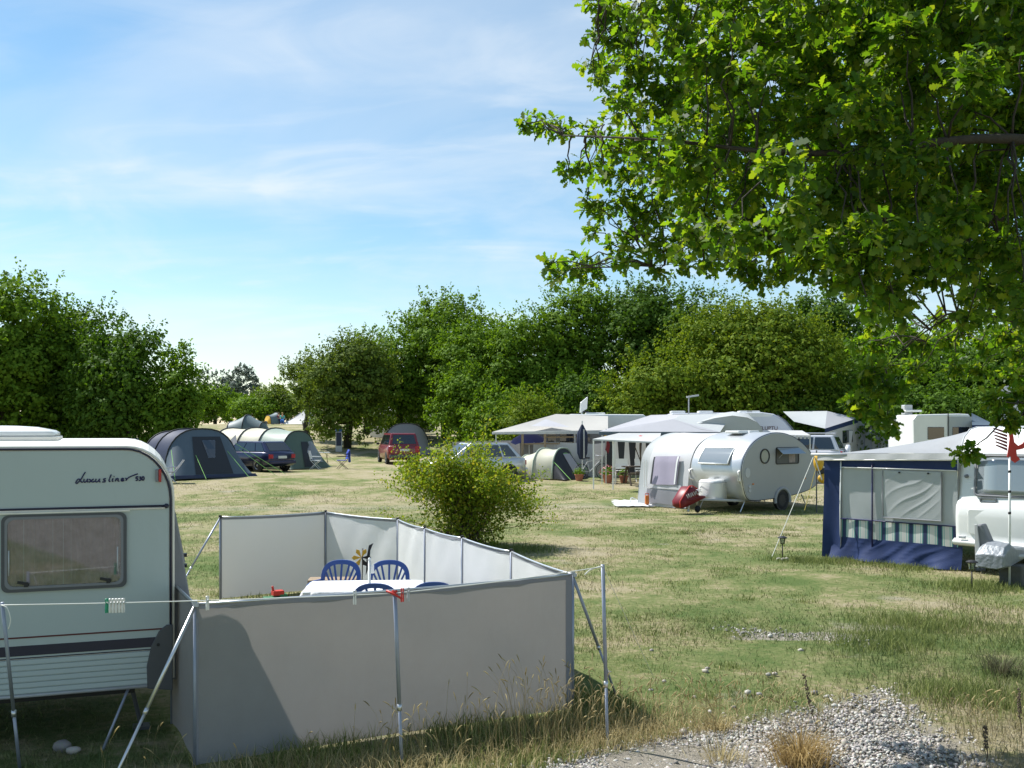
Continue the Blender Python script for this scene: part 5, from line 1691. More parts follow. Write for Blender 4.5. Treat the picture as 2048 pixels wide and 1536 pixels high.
# grey windscreen, parasols
gw = thing('windbreak', 'plain grey wind screen behind the cream pop-up tent', 'windbreak', ploc(2.4, 44), 0)
pp_ = [at(1068, 888, 44.2), at(1088, 884, 44.0), at(1110, 884, 43.8), at(1188, 888, 42.8), at(1262, 880, 43.6)]
for a, c in zip(pp_[:-1], pp_[1:]):
    a2, c2 = Vector((a.x, a.y, gz(a.x, a.y))), Vector((c.x, c.y, gz(c.x, c.y)))
    wbuild(quad_sheet([a2, c2, c, a], 5, 0), 'panel', 'screen', gw, smooth=True)
for a in pp_:
    wbuild(MB().tube([(a.x, a.y, gz(a.x, a.y)), a + Vector((0, 0, .06))], .02, 6), 'post', 'alu', gw)
gf = thing('windbreak', 'dark grey low screen behind the rose bush top', 'windbreak', ploc(-1.6, 48), 0)
for a, c in ((at(905, 884, 47), at(960, 882, 48)), (at(960, 882, 48), at(1060, 880, 49))):
    wbuild(quad_sheet([Vector((a.x, a.y, gz(a.x, a.y))), Vector((c.x, c.y, gz(c.x, c.y))), c, a], 4, 0), 'panel', 'tentgrey', gf)
def parasol_closed(loc, label):
    s = thing('closed_parasol', label, 'parasol', loc, 0)
    MB().tube([(0, 0, 0), (0, 0, 2.45)], .025, 8).build('pole', 'alu', s)
    rows = []
    for z, r_ in ((.85, .09), (1.1, .17), (1.6, .19), (1.95, .17), (2.15, .09), (2.3, .03)):
        rows.append([(r_ * (1 + .25 * math.cos(6 * a)) * math.cos(a), r_ * (1 + .25 * math.cos(6 * a)) * math.sin(a), z) for a in [2 * math.pi * k / 30 for k in range(30)]])
    MB().grid(rows, True).build('folded_canopy', 'tentnavy', s, True)
    MB().prism([(.03, -.23, .9), (.09, -.22, .9), (.08, -.24, 2.1), (.03, -.23, 2.1)], (0, .02, 0)).build('pale_panel', 'palegrey', s)
parasol_closed(ploc(2.92, 41.6), 'closed navy parasol standing in front of the cream awning')
MT['umbrellablue'] = mat('umbrella_blue', (.035, .045, .20), .6)
op = thing('open_parasol', 'open dark blue parasol between the silver car and cream awning', 'parasol', ploc(.78, 45.2), 0)
MB().tube([(0, 0, 0), (0, 0, 1.75)], .02, 6).build('pole', 'alu', op)
rows = []
for k, (r_, z) in enumerate(((.01, 1.88), (.4, 1.79), (.72, 1.60), (.9, 1.38))):
    rows.append([(r_ * math.cos(a), r_ * math.sin(a), z - (.05 * math.cos(8 * a) if k == 3 else 0)) for a in [2 * math.pi * j / 32 for j in range(32)]])
MB().grid(rows, True).build('canopy', 'umbrellablue', op, True)

# lilac white awning behind the teardrop caravan
a2 = thing('lilac_awning', 'large lilac white awning rising behind the teardrop awning', 'awning', ploc(6, 41), 0)
E0, E1, RG0, RG1 = at(1198, 863, 39.5), at(1440, 864, 39.5), at(1302, 830, 42.5), at(1480, 828, 42.5)
PK = at(1345, 838, 40.5)
wbuild(MB().grid([[E0, at(1270, 860, 39.9), PK], [at(1250, 846, 41.2), at(1300, 842, 41.5), at(1352, 836, 41.2)], [RG0, at(1340, 829, 42.5), at(1360, 829, 42.5)]]), 'roof_slope', 'awninglilac', a2, smooth=True)
wbuild(MB().grid([[PK, at(1400, 858, 39.7), E1], [at(1352, 836, 41.2), at(1405, 842, 41), at(1452, 846, 40.8)], [at(1360, 829, 42.5), at(1420, 828, 42.5), RG1]]), 'roof_slope', 'awninggrey', a2, smooth=True)
wbuild(MB().add([E0, E1, PK], [(0, 1, 2)]), 'gable', 'awninglilac', a2)
wbuild(quad_sheet([E0 + Vector((0, -.02, 0)), E1 + Vector((0, -.02, 0)), E1 - Vector((0, .02, .14)), E0 - Vector((0, .02, .14))], 8, 0), 'valance', 'bluegrey', a2)
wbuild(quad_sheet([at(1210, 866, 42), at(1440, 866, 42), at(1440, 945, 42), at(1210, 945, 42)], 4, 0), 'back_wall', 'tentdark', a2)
for k, px_ in enumerate((1228, 1250, 1272, 1284)):
    wbuild(quad_sheet([at(px_, 882, 41.2), at(px_ + 7, 882, 41.2), at(px_ + 11, 935, 41.2), at(px_ - 3, 935, 41.2)], 4, 0), 'curtain', 'awningwhite', a2)
for px_ in (1204, 1230, 1300):
    pole_at(a2, at(px_, 866, 39.6))
a3 = thing('sun_canopy', 'low white sun canopy on poles beside the teardrop awning', 'canopy', ploc(4.6, 38), 0)
wbuild(quad_sheet([at(1185, 878, 38), at(1318, 884, 37.2), at(1322, 866, 39.2), at(1238, 866, 39.2)], 8, .08), 'roof', 'awningwhite', a3, smooth=True)
wbuild(quad_sheet([at(1185, 878, 37.98), at(1318, 884, 37.18), at(1318, 887, 37.18), at(1185, 881, 37.98)], 8, 0), 'valance', 'awninggrey', a3)
for px_, py_, d_ in ((1187, 879, 38), (1226, 880, 37.9), (1316, 884, 37.3)):
    pole_at(a3, at(px_, py_, d_), 'white', .03)
# white curved canopy
a4 = thing('curved_awning', 'grey white awning with rounded end behind the teardrop roof vents', 'awning', ploc(9.3, 42), 0)
rows = []
for j in range(5):
    d_ = 40.6 + .7 * j
    rows.append([at(px_, py_ - j * (2 if px_ < 1500 else 0), d_) for px_, py_ in ((1392, 846), (1430, 836), (1465, 831), (1495, 835), (1515, 845), (1525, 858), (1527, 885))])
wbuild(MB().grid(rows), 'roof', 'awninggrey', a4, smooth=True)
wbuild(MB().add([at(px_, py_, 40.62) for px_, py_ in ((1392, 846), (1430, 836), (1465, 831), (1495, 835), (1515, 845), (1525, 858), (1527, 900), (1392, 900))], [tuple(range(8))]), 'end_wall', 'awninggrey', a4)
wbuild(quad_sheet([at(1390, 846, 40.55), at(1402, 846, 40.55), at(1445, 833, 40.9), at(1432, 835, 40.9)], 4, 0), 'white_strip', 'white', a4)
# lavender caravan
lvc = thing('touring_caravan', 'lavender silver caravan with small red lettering behind the teardrop roof', 'caravan', ploc(11.2, 47.6), R(-4))
pf = [(-4.2, .45), (-4.3, 2.2), (-4.1, 2.6), (-3.6, 2.76), (.5, 2.80), (1.05, 2.72), (1.5, 2.45), (1.85, 2.05), (2.1, 1.5), (2.2, .9), (2.1, .45)]
pf = [(x, z) for x, z in pf]
b = MB()
b.prism([(x, -1.1, z) for x, z in pf], (0, 2.2, 0)).build('body', 'lavender', lvc, bevel=.09)
b = MB()
b.prism([(x, -1.103, z) for x, z in ((-4.0, 2.55), (.9, 2.60), (1.02, 2.70), (.4, 2.77), (-3.6, 2.72))], (0, .02, 0)).build('top_band', 'white', lvc)
text('lettering', 'TELUPTU', .24, 'wine', lvc, (.72, -1.115, 1.98), (R(90), 0, 0), .004)
MB().tube([(1.2, -1.1, 2.66), (1.55, -1.1, 2.42), (1.88, -1.1, 2.05), (2.14, -1.1, 1.5)], .03, 6).build('edge_trim', 'grey', lvc)
for xx in (-3.3, -2.0, -.1, 1.1 - .9):
    MB().prism([(x, y, 2.76) for x, y in rounded_rect(xx - .35, xx + .35, -.4, .3, .08)], (0, 0, .12)).build('roof_hatch', 'white', lvc, bevel=.04)
MB().box((-.6, -1.11, 1.75), (1.0, .03, .5)).build('window', 'carglass', lvc, bevel=.02)
wheel(lvc, (-.6, -.98, .3), .3, .18)
ta = thing('antenna', 'thin television antenna above the lilac awning ridge', 'antenna', (7.6, 43, 2.4), R(15))
MB().tube([(0, 0, 0), (0, 0, 1.55)], .025, 6).build('mast', 'palegrey', ta)
MB().box((.18, 0, 1.55), (.55, .1, .07), ry=-.15).build('receiver', 'palegrey', ta)
# grey awning with blue trim
a5 = thing('grey_awning', 'pale grey awning with blue gable trim behind the off-roader', 'awning', ploc(15, 49.5), 0)
A_, B_, C_, D_, E_ = at(1566, 823, 51), at(1654, 822, 51), at(1716, 836, 52), at(1650, 857, 47), at(1588, 843, 47.5)
wbuild(quad_sheet([E_, D_, B_, A_], 8, .06), 'roof', 'awninggrey', a5, smooth=True)
wbuild(MB().add([D_, C_, B_], [(0, 1, 2)]), 'roof_hip', 'awninglilac', a5)
wbuild(quad_sheet([D_, C_, C_ - Vector((0, 0, .24)), D_ - Vector((0, 0, .2))], 6, 0), 'trim', 'awningblue', a5)
dn = lambda p, z=None: Vector((p.x, p.y, gz(p.x, p.y)))
wbuild(quad_sheet([D_ - Vector((0, 0, .2)), C_ - Vector((0, 0, .24)), dn(C_), dn(D_)], 5, 0), 'end_wall', 'awningwhite', a5)
wbuild(quad_sheet([at(1662, 862, 48.2), at(1706, 860, 50.8), at(1706, 884, 50.8), at(1662, 890, 48.2)], 3, 0), 'window', 'carglass', a5)
for px_, d_ in ((1668, 48.1), (1700, 50.3)):
    wbuild(quad_sheet([at(px_ - 3, 861, d_), at(px_ + 6, 861, d_), at(px_ + 3, 886, d_), at(px_ - 2, 888, d_)], 3, 0), 'curtain', 'awningwhite', a5)
wbuild(quad_sheet([at(1716, 842, 52), at(1812, 846, 50), dn(at(1812, 846, 50)), dn(at(1716, 842, 52))], 5, 0), 'side_wall', 'awninggrey', a5)
for px_ in (1728, 1742, 1758, 1775, 1792):
    d_ = 51.9 - (px_ - 1716) / 96 * 2
    wbuild(MB().tube([at(px_, 845, d_), at(px_, 905, d_)], .04, 5), 'wall_pole', 'steel', a5)
# white scalloped canopy in front of the off-roader
a6 = thing('scalloped_canopy', 'small white canopy with scalloped edge between teardrop roof and off-roader', 'canopy', ploc(10.6, 41.5), 0)
wbuild(quad_sheet([at(1550, 869, 40.8), at(1622, 871, 40.8), at(1604, 861, 43), at(1535, 860, 43)], 6, .05), 'roof', 'awningwhite', a6, smooth=True)
b = MB()
for k in range(9):
    p = at(1550 + 8 * k, 869 + .2 * k, 40.78)
    b.add([p, p + Vector((.163, 0, 0)), p + Vector((.13, 0, -.15)), p + Vector((.03, 0, -.15))], [(0, 1, 2, 3)])
wbuild(b, 'scallops', 'awningwhite', a6)
for px_ in (1552, 1620):
    pole_at(a6, at(px_, 869, 40.8), 'white')
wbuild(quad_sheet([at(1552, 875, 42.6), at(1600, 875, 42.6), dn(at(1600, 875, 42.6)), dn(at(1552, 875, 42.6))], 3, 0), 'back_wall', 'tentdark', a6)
# right caravan with blue tent roof
cv2 = thing('touring_caravan', 'white caravan with two dark windows above the striped awning roof', 'caravan', ploc(17.1, 41.5), R(6))
pf = [(-1.0, .4), (-1.05, 2.5), (-.9, 2.70), (.9, 2.74), (1.35, 2.72), (1.45, 2.4), (1.45, .4)]
b = MB()
b.prism([(x, -1.1, z) for x, z in pf], (0, 2.2, 0)).build('body', 'white', cv2, bevel=.06)
MB().box((-.1, -1.11, 1.95), (.7, .03, .5)).build('window', 'carglass', cv2, bevel=.02)
MB().prism([(.45, -1.13, 1.6), (1.42, -1.13, 1.6), (1.42, -1.13, 2.62), (.45, -1.13, 2.62)], (0, .02, 0)).build('end_panel', 'awninggrey', cv2)
MB().box((.95, -1.14, 2.0), (.72, .03, .4)).build('window', 'carglass', cv2, bevel=.02)
MB().tube([(.42, -1.12, .5), (.42, -1.12, 2.75)], .02, 6).build('seam', 'darkgrey', cv2)
MB().box((-.6, 0, 2.86), (.7, .6, .08)).build('roof_hatch', 'white', cv2, bevel=.02)
MB().box((-.75, 0, 2.9), (.35, .3, .42)).build('roof_box', 'palegrey', cv2, bevel=.03)
wheel(cv2, (-.4, -.98, .3), .3, .18)
a7 = thing('blue_awning', 'dark blue awning roof sloping from the far right caravan', 'awning', ploc(18.6, 40.5), 0)
wbuild(quad_sheet([at(1944, 850, 40), at(1990, 850, 40), at(1975, 842, 41.5), at(1943, 826, 41.5)], 5, 0), 'roof', 'bluegrey', a7)
wbuild(quad_sheet([at(1944, 850, 39.98), at(1990, 850, 39.98), dn(at(1990, 850, 39.98)), dn(at(1944, 850, 39.98))], 3, 0), 'wall', 'awningblue', a7)
# yellow lantern shape by the striped awning
yl = thing('hanging_bag', 'yellow and black bag hanging by the striped awning corner', 'bag', (9.32, 30.4, gz(9.3, 30.4)), R(20))
MB().ball((0, 0, 1.55), (.16, .14, .28), 10, 8).build('pouch', 'yellow', yl, True)
MB().ball((.22, 0, 1.05), (.26, .12, .16), 10, 6).build('pocket', 'yellow', yl, True)
MB().box((.1, 0, 1.28), (.22, .1, .18)).build('mesh', 'black', yl, bevel=.04)
MB().tube([(0, .1, 0), (0, .1, 1.9)], .02, 6).build('stand', 'darkgrey', yl)
# pots, bench and small furniture in front of the far awnings
def pot(loc, label, flowers, s=1.0):
    t = thing('flower_pot', label, 'flower pot', loc, 0)
    MB().lathe([(.001, 0), (.13 * s, 0), (.19 * s, .26 * s), (.21 * s, .27 * s), (.21 * s, .31 * s), (.17 * s, .31 * s), (.001, .28 * s)], n=16).build('pot', 'terracotta', t)
    rng = np.random.default_rng(int(abs(loc[0]) * 100))
    n = 260
    d = rng.normal(size=(n, 3))
    d /= np.linalg.norm(d, axis=1)[:, None]
    d[:, 2] = np.abs(d[:, 2])
    c = d * rng.uniform(.1, .3, (n, 1)) * s + np.array((0, 0, .32 * s))
    vs = leaf_quads(c, d + rng.normal(size=(n, 3)) * .5, rng.uniform(.05, .09, n) * s, rng)
    np_mesh('leaves', vs, 4, 'leafmid', t)
    if flowers:
        n = 60
        d = rng.normal(size=(n, 3))
        d /= np.linalg.norm(d, axis=1)[:, None]
        d[:, 2] = np.abs(d[:, 2])
        np_mesh('blossoms', leaf_quads(d * .33 * s + np.array((0, 0, .34 * s)), d, np.full(n, .08 * s), rng), 4, flowers, t)
def leaf_quads(c, nrm, size, rng, asp=.62, fold=.18):
    n = len(c)
    nrm = nrm / (np.linalg.norm(nrm, axis=1)[:, None] + 1e-9)
    r = rng.normal(size=(n, 3))
    t = np.cross(nrm, r)
    t /= np.linalg.norm(t, axis=1)[:, None] + 1e-9
    s = np.cross(nrm, t)
    L = size[:, None]
    a = c - t * L * .5
    b = c + s * L * asp * .5 + nrm * L * fold * .5
    d = c + t * L * .5
    e = c - s * L * asp * .5 + nrm * L * fold * .5
    return np.stack([a, b, d, e], 1).reshape(-1, 3)
MT['pink'] = mat('pink_petal', (.62, .22, .25), .7)
pot(ploc(3.85, 40.2), 'terracotta pot of pink flowers on the field before the far awnings', 'pink', 1.1)
pot(ploc(2.75, 40.9), 'terracotta pot of green leaves beside the pop-up tent door', None, .95)
pot(ploc(4.5, 40.3), 'terracotta pot of green leaves between pink flowers and dark picnic bench', None, .95)
pb = thing('picnic_bench', 'dark wooden picnic bench under the low sun canopy', 'bench', ploc(5.05, 39.6), R(8))
for k in range(4):
    MB().box((0, -.27 + .18 * k, .72), (1.3, .15, .04)).build('plank', 'darkwood', pb)
for s in (-1, 1):
    MB().box((0, s * .62, .44), (1.3, .22, .04)).build('seat', 'darkwood', pb)
    MB().tube([(s * .5, -.6, 0), (s * .5, -.1, .7)], .04, 5).tube([(s * .5, .6, 0), (s * .5, .1, .7)], .04, 5).build('leg', 'darkwood', pb)
lm = thing('plant_stand', 'tall dark plant stand with orange lantern before the lilac awning', 'plant stand', ploc(5.0, 38.9), 0)
MB().tube(spline([(0, 0, 0), (.02, 0, .8), (-.02, 0, 1.5), (0, 0, 1.85)], 4), .03, 6).tube([(0, 0, .9), (.25, 0, 1.5)], .02, 5).tube([(0, 0, 1.0), (-.22, 0, 1.55)], .02, 5).build('stem', 'darkwood', lm)
MB().lathe([(.001, 1.82), (.14, 1.84), (.17, 1.92), (.10, 1.98), (.001, 2.0)], n=12).build('lantern', 'brightred', lm, True)
for k, (x, y, lb) in enumerate(((4.5, 40.9, 'white garden chair under the sun canopy, nearer the pots'), (5.3, 40.8, 'white garden chair under the sun canopy, nearer the teardrop awning'))):
    folding_chair(ploc(x, y), R(-90), lb, 'white', 'white')
bk = thing('bicycle', 'pale bicycle leaning beside the closed navy parasol', 'bicycle', ploc(3.35, 41.8), R(25))
for x in (-.5, .5):
    MB().lathe([(.31, -.015), (.335, 0), (.31, .015), (.30, 0), (.31, -.015)], (x, 0, .335), 24, 'Y').build('wheel', 'rubber', bk, True)
MB().tube([(-.5, 0, .335), (-.12, 0, .32), (.38, 0, .78), (.5, 0, .335)], .018, 6).tube([(-.12, 0, .32), (-.25, 0, .86)], .018, 6).tube([(-.5, 0, .335), (-.22, 0, .75), (.36, 0, .8)], .018, 6).build('frame', 'palegrey', bk)
MB().box((-.26, 0, .9), (.24, .12, .06)).build('saddle', 'black', bk, bevel=.02)
MB().tube([(.38, 0, .78), (.34, 0, .98)], .016, 6).tube([(.32, -.26, 1.0), (.34, 0, .98), (.32, .26, 1.0)], .014, 6).build('handlebar', 'alu', bk)
hs = thing('drying_pole', 'pole hung with red and yellow swimwear by the lilac awning', 'drying pole', ploc(3.75, 39.9), 0)
MB().tube([(0, 0, 0), (0, 0, 2.2)], .02, 6).build('pole', 'alu', hs)
MB().prism([(-.02, -.03, 1.35), (.10, -.03, 1.2), (.16, -.03, 1.55), (.04, -.03, 1.9)], (0, .03, 0)).build('red_cloth', 'red', hs, bevel=.01)
MB().prism([(-.08, -.04, 1.75), (.0, -.04, 1.7), (.03, -.04, 2.1), (-.05, -.04, 2.15)], (0, .03, 0)).build('yellow_cloth', 'yellow', hs, bevel=.01)

# caravan under the trees far left of centre
cv3 = thing('touring_caravan', 'white caravan with awning under the trees behind the grey tent', 'caravan', ploc(-7.6, 74), R(-8))
cv3.scale = (.72, .8, .72)
pf = [(-2.4, .4), (-2.5, 1.4), (-2.3, 2.4), (-1.9, 2.65), (1.9, 2.65), (2.3, 2.3), (2.4, .4)]
MB().prism([(x, -1.05, z) for x, z in pf], (0, 2.1, 0)).build('body', 'white', cv3, bevel=.08)
for x in (-1.2, .6):
    MB().box((x, -1.06, 1.6), (.9, .03, .5)).build('window', 'carglass', cv3, bevel=.02)
wheel(cv3, (0, -.93, .3), .3, .18)
a8 = thing('white_awning', 'white awning front of the caravan under the trees', 'awning', ploc(-9.2, 73.3), 0)
b = MB()
p0 = Vector(ploc(-9.2, 73.3))
b.grid([[p0 + Vector((-1.2, 0, 1.7)), p0 + Vector((1.6, .0, 1.75))], [p0 + Vector((-.3, 1.5, 2.5)), p0 + Vector((1.6, 1.5, 2.6))]])
wbuild(b, 'roof', 'awningwhite', a8)
wbuild(MB().grid([[p0 + Vector((-1.2, 0, 1.7)), p0 + Vector((1.6, 0, 1.75))], [p0 + Vector((-1.2, -.05, 0)), p0 + Vector((1.6, -.05, 0))]]), 'front_wall', 'awningwhite', a8)
for x in (-.7, .4):
    wbuild(MB().box(p0 + Vector((x, -.06, 1.1)), (.7, .02, .6)), 'window', 'carglass', a8)

# ------------------------------------------------------------------ trees
LEAFN = [0]
def limb(b, p0, p1, r0, r1, rng, n=5, wob=.12, seg=6):
    p0, p1 = np.array(p0, float), np.array(p1, float)
    L = np.linalg.norm(p1 - p0)
    pts = []
    for k in range(n + 1):
        u = k / n
        q = p0 + (p1 - p0) * u + rng.normal(size=3) * wob * L * .25 * math.sin(math.pi * u)
        q[2] += .12 * L * math.sin(math.pi * u) * .5
        pts.append(tuple(q))
    b.tube(pts, [r0 + (r1 - r0) * k / n for k in range(n + 1)], seg)

def tree(name, label, px, top, width, d, base_py, leaf, seed, nclump=46, leafsize=.27, dens=1.0, cat='tree', group='trees around the field', skirt=.35, loose=0.0, trunk=True, squash=.8, lean=0.0, full=True):
    """crown of leafy clumps on a limbed trunk; px, top, width, base_py are survey readings at distance d"""
    rng = np.random.default_rng(seed)
    leafsize *= .80
    X = (px - 1024) / 2000 * d
    g = gz(X, d)
    ztop = 2.6 - (top - 855) / 2000 * d
    zbot = g + .15 if full else max(g + .1, 2.6 - (base_py - 855) / 2000 * d)
    rx = width / 2000 * d / 2 * 1.1
    root = thing(name, label, cat, (X, d, g), 0, group)
    H = ztop - g
    cz = (ztop + zbot) / 2 - g
    rz_ = (ztop - zbot) / 2
    ry = rx * squash
    # clumps: on a shell of a lumpy ellipsoid, plus some inside
    cl = []
    nclump = int(nclump * 1.25)
    for k in range(nclump):
        zr = rng.uniform(-1, 1)
        if full:
            hr = math.sqrt(1 - zr * zr) if zr > 0 else 1 - .22 * zr * zr
        else:
            hr = math.sqrt(1 - zr * zr)
        th = rng.uniform(0, 2 * math.pi)
        v = np.array((math.cos(th) * hr, math.sin(th) * hr, zr))
        if v[1] > .55:
            v[1] *= -1
        s = rng.uniform(.62, .93) if k % 4 else rng.uniform(.2, .6)
        cr = rng.uniform(.15, .26) * min(rx, rz_ * 1.2) + .25
        lump = 1 + .18 * mnoise.noise(Vector(v * 1.7) + Vector((seed, 0, 0)))
        wx = 1.0
        c = np.array((v[0] * (rx - cr * .7) * s * lump * wx + lean * (v[2] * .5 + .5), v[1] * (ry - cr * .7) * s * lump, cz + v[2] * (rz_ - cr * .8) * (max(s, .9) if k % 4 else s)))
        cl.append((c, cr))
    C, Nn, S = [], [], []
    tr_ = leafsize * 1.35
    for c, cr in cl:
        nt_ = int(dens * 2.2 * cr * cr / (tr_ * tr_)) + 5
        v = rng.normal(size=(nt_, 3))
        v /= np.linalg.norm(v, axis=1)[:, None]
        v[:, 1] = np.where(v[:, 1] > .6, -v[:, 1], v[:, 1])
        tc_ = c + v * (cr * rng.uniform(.62, 1.08, nt_) * (1 + .3 * loose * rng.normal(size=nt_)))[:, None] * np.array((1.1, 1.1, .85))
        m = 9
        w_ = rng.normal(size=(nt_, m, 3))
        w_ /= np.linalg.norm(w_, axis=2)[:, :, None]
        w_ = w_ + v[:, None, :] * .5
        p = tc_[:, None, :] + w_ * (tr_ * rng.uniform(.4, 1.0, (nt_, m)))[:, :, None] * np.array((1, 1, .7))
        nn = w_ * .55 + v[:, None, :] * .45 + rng.normal(size=(nt_, m, 3)) * .28 + np.array((0, 0, .35))
        C.append(p.reshape(-1, 3))
        Nn.append(nn.reshape(-1, 3))
        S.append(rng.uniform(.7, 1.25, nt_ * m) * leafsize)
    # sprigs sticking out of the outline
    for k in range(int(nclump * (2.2 + loose * 2))):
        v = rng.normal(size=3)
        v /= np.linalg.norm(v)
        v[2] = abs(v[2]) * .9 + .1 if k % 3 else v[2]
        base = np.array((v[0] * rx * .9 + lean * (v[2] * .5 + .5), -abs(v[1]) * ry * .5, cz + v[2] * rz_ * .9))
        m = 16
        t = rng.uniform(0, 1, m)
        v2 = v + np.array((rng.normal() * .35, 0, rng.uniform(0, .7)))
        p = base + v2 * (t * rng.uniform(.25, 1.0 + loose * .6) * (.35 + .13 * rx))[:, None] + rng.normal(size=(m, 3)) * (.06 + .10 * (1 - t))[:, None]
        C.append(p)
        Nn.append(rng.normal(size=(m, 3)) + v * .4)
        S.append(rng.uniform(.6, 1.1, m) * leafsize * .9)
    C = np.concatenate(C)
    C[:, 2] = np.maximum(C[:, 2], .05)
    LEAFN[0] += len(C)
    vs = leaf_quads(C, np.concatenate(Nn), np.concatenate(S), rng, .66, .25)
    np_mesh('crown', vs, 4, leaf, root)
    if trunk:
        b = MB()
        tr = .035 * H * .9 + .05
        fork = .3 * H if full else max(.25 * H, min(.42 * H, (zbot - g) + .25 * rz_))
        limb(b, (0, 0, -.15), (lean * .2, 0, fork), tr, tr * .72, rng, 5, .08, 9)
        for c, cr in cl[::3]:
            limb(b, (lean * .2, 0, fork * rng.uniform(.75, 1.0)), tuple(c), tr * .40, .02, rng, 5, .25, 5)
        b.build('trunk', 'bark', root, True, fix=False)
    return root

TR = 'oaks along the left edge'
tree('oak_tree', 'tallest oak at the far left edge above the pale caravan', 10, 540, 330, 53, 850, 'leafmid', 11, 70, .30, group=TR)
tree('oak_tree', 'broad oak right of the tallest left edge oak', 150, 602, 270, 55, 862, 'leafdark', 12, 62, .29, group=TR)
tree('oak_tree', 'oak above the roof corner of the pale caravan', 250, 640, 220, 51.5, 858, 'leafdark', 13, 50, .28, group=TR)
tree('oak_tree', 'small lighter oak with a single tall tip beside the far gap', 352, 722, 125, 50.5, 868, 'leafmid', 14, 34, .27, group=TR, loose=.25)
tree('young_oak_tree', 'slender leafy tip rising above the small lighter oak', 366, 684, 56, 51, 800, 'leafmid', 15, 14, .25, group=TR, loose=.4)
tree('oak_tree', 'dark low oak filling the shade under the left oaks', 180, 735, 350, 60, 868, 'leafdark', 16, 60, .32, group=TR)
tree('hazy_poplar_tree', 'haze-tinted poplar on the horizon, the taller in the far gap', 487, 728, 60, 235, 850, 'leafhaze', 21, 26, .8, trunk=True)
tree('hazy_poplar_tree', 'haze-tinted poplar on the horizon, the broader in the far gap', 430, 738, 110, 240, 850, 'leafhaze', 22, 36, .8)
tree('round_bush', 'round dark green bush below the haze-tinted poplars', 430, 770, 100, 122, 842, 'leafmid', 23, 26, .4, cat='bush', group='bushes on the far rise')
tree('low_bush', 'low bright green bush right of the far gap', 520, 790, 120, 118, 838, 'leafmid', 24, 26, .4, cat='bush', group='bushes on the far rise')
tree('low_bush', 'olive bush behind the pale pyramid tent', 575, 768, 130, 119, 835, 'leafolive', 25, 28, .4, cat='bush', group='bushes on the far rise')
for k_, (px_, tp_, w_, d_, lb_, lf_) in enumerate([(330, 792, 110, 150, 'far green bush behind the left oaks', 'leafmid'), (395, 785, 90, 140, 'far green bush left of the haze-tinted poplars', 'leafolive'), (475, 792, 80, 145, 'far green bush right below the haze-tinted poplars', 'leafmid'), (545, 775, 90, 135, 'far bush between the low bright bush and the hawthorns', 'leafolive'), (620, 770, 110, 130, 'far bush behind the pale pyramid tent peak', 'leafmid'), (700, 780, 140, 125, 'far bush behind the info post hawthorn', 'leafdark')]):
    tree('low_bush', lb_, px_, tp_, w_, d_, 840, lf_, 120 + k_, 24, .42, cat='bush', group='bushes on the far rise')
tree('hawthorn_tree', 'olive hawthorn with ragged outline behind the info post', 695, 672, 175, 67, 868, 'leafolive', 31, 70, .26, loose=.5, lean=.4)
tree('hawthorn_tree', 'smaller ragged hawthorn left of the info post hawthorn', 615, 715, 100, 72, 822, 'leafolive', 32, 22, .26, loose=.6, full=False)
tree('oak_tree', 'oak peeping over the olive hawthorn', 735, 655, 140, 80, 840, 'leafmid', 33, 40, .32)
tree('oak_tree', 'oak between the olive hawthorn and the tall central oak', 800, 660, 160, 72, 850, 'leafmid', 34, 44, .3)
tree('oak_tree', 'tall central oak with domed crown above the red car', 892, 585, 240, 73, 822, 'leafmid', 35, 70, .31)
tree('oak_tree', 'oak with visible trunk above the rose bush', 965, 640, 190, 68, 815, 'leafmid', 36, 52, .3, full=False)
tree('oak_tree', 'oak right of the visible trunk, behind the cream awning', 1060, 612, 200, 66, 845, 'leafmid', 37, 56, .3)
tree('oak_tree', 'high oak behind the left part of the cream awning', 1150, 562, 230, 67, 850, 'leafmid', 38, 70, .3)
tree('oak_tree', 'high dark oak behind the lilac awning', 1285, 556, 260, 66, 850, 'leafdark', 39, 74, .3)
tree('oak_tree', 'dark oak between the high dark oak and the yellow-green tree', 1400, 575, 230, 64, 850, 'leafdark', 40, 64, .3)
tree('field_maple_tree', 'yellow-green spreading tree behind the teardrop caravan', 1500, 596, 370, 57, 845, 'leafyellow', 41, 90, .27, loose=.3)
tree('field_maple_tree', 'low yellow-green tree spreading over the lilac awning roof', 1330, 700, 250, 55, 842, 'leafyellow', 42, 46, .25, loose=.3)
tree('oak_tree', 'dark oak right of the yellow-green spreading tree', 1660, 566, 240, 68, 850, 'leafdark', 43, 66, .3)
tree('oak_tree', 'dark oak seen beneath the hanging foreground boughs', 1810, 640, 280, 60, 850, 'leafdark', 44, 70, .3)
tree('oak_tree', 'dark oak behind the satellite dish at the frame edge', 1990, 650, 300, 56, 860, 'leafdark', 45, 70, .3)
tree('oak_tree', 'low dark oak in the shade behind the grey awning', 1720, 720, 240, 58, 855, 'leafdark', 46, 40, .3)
tree('shrub', 'bright leafy shrub beside the oak with visible trunk', 930, 730, 140, 63, 872, 'leafmid', 51, 34, .28, cat='shrub', group='shrubs along the trees')
tree('shrub', 'leafy shrub left of the cream awning', 1010, 775, 150, 58, 880, 'leafmid', 52, 34, .27, cat='shrub', group='shrubs along the trees')
tree('shrub', 'feathery olive shrub at the cream awning edge', 1062, 792, 110, 53, 880, 'leafyellow', 53, 28, .2, cat='shrub', group='shrubs along the trees', loose=.4)
tree('shrub', 'dark shrub behind the cream awning roof', 1160, 745, 190, 60, 860, 'leafdark', 54, 40, .3, cat='shrub', group='shrubs along the trees')
tree('shrub', 'dark shrub behind the lavender caravan roof', 1560, 770, 320, 56, 870, 'leafdark', 55, 40, .28, cat='shrub', group='shrubs along the trees')
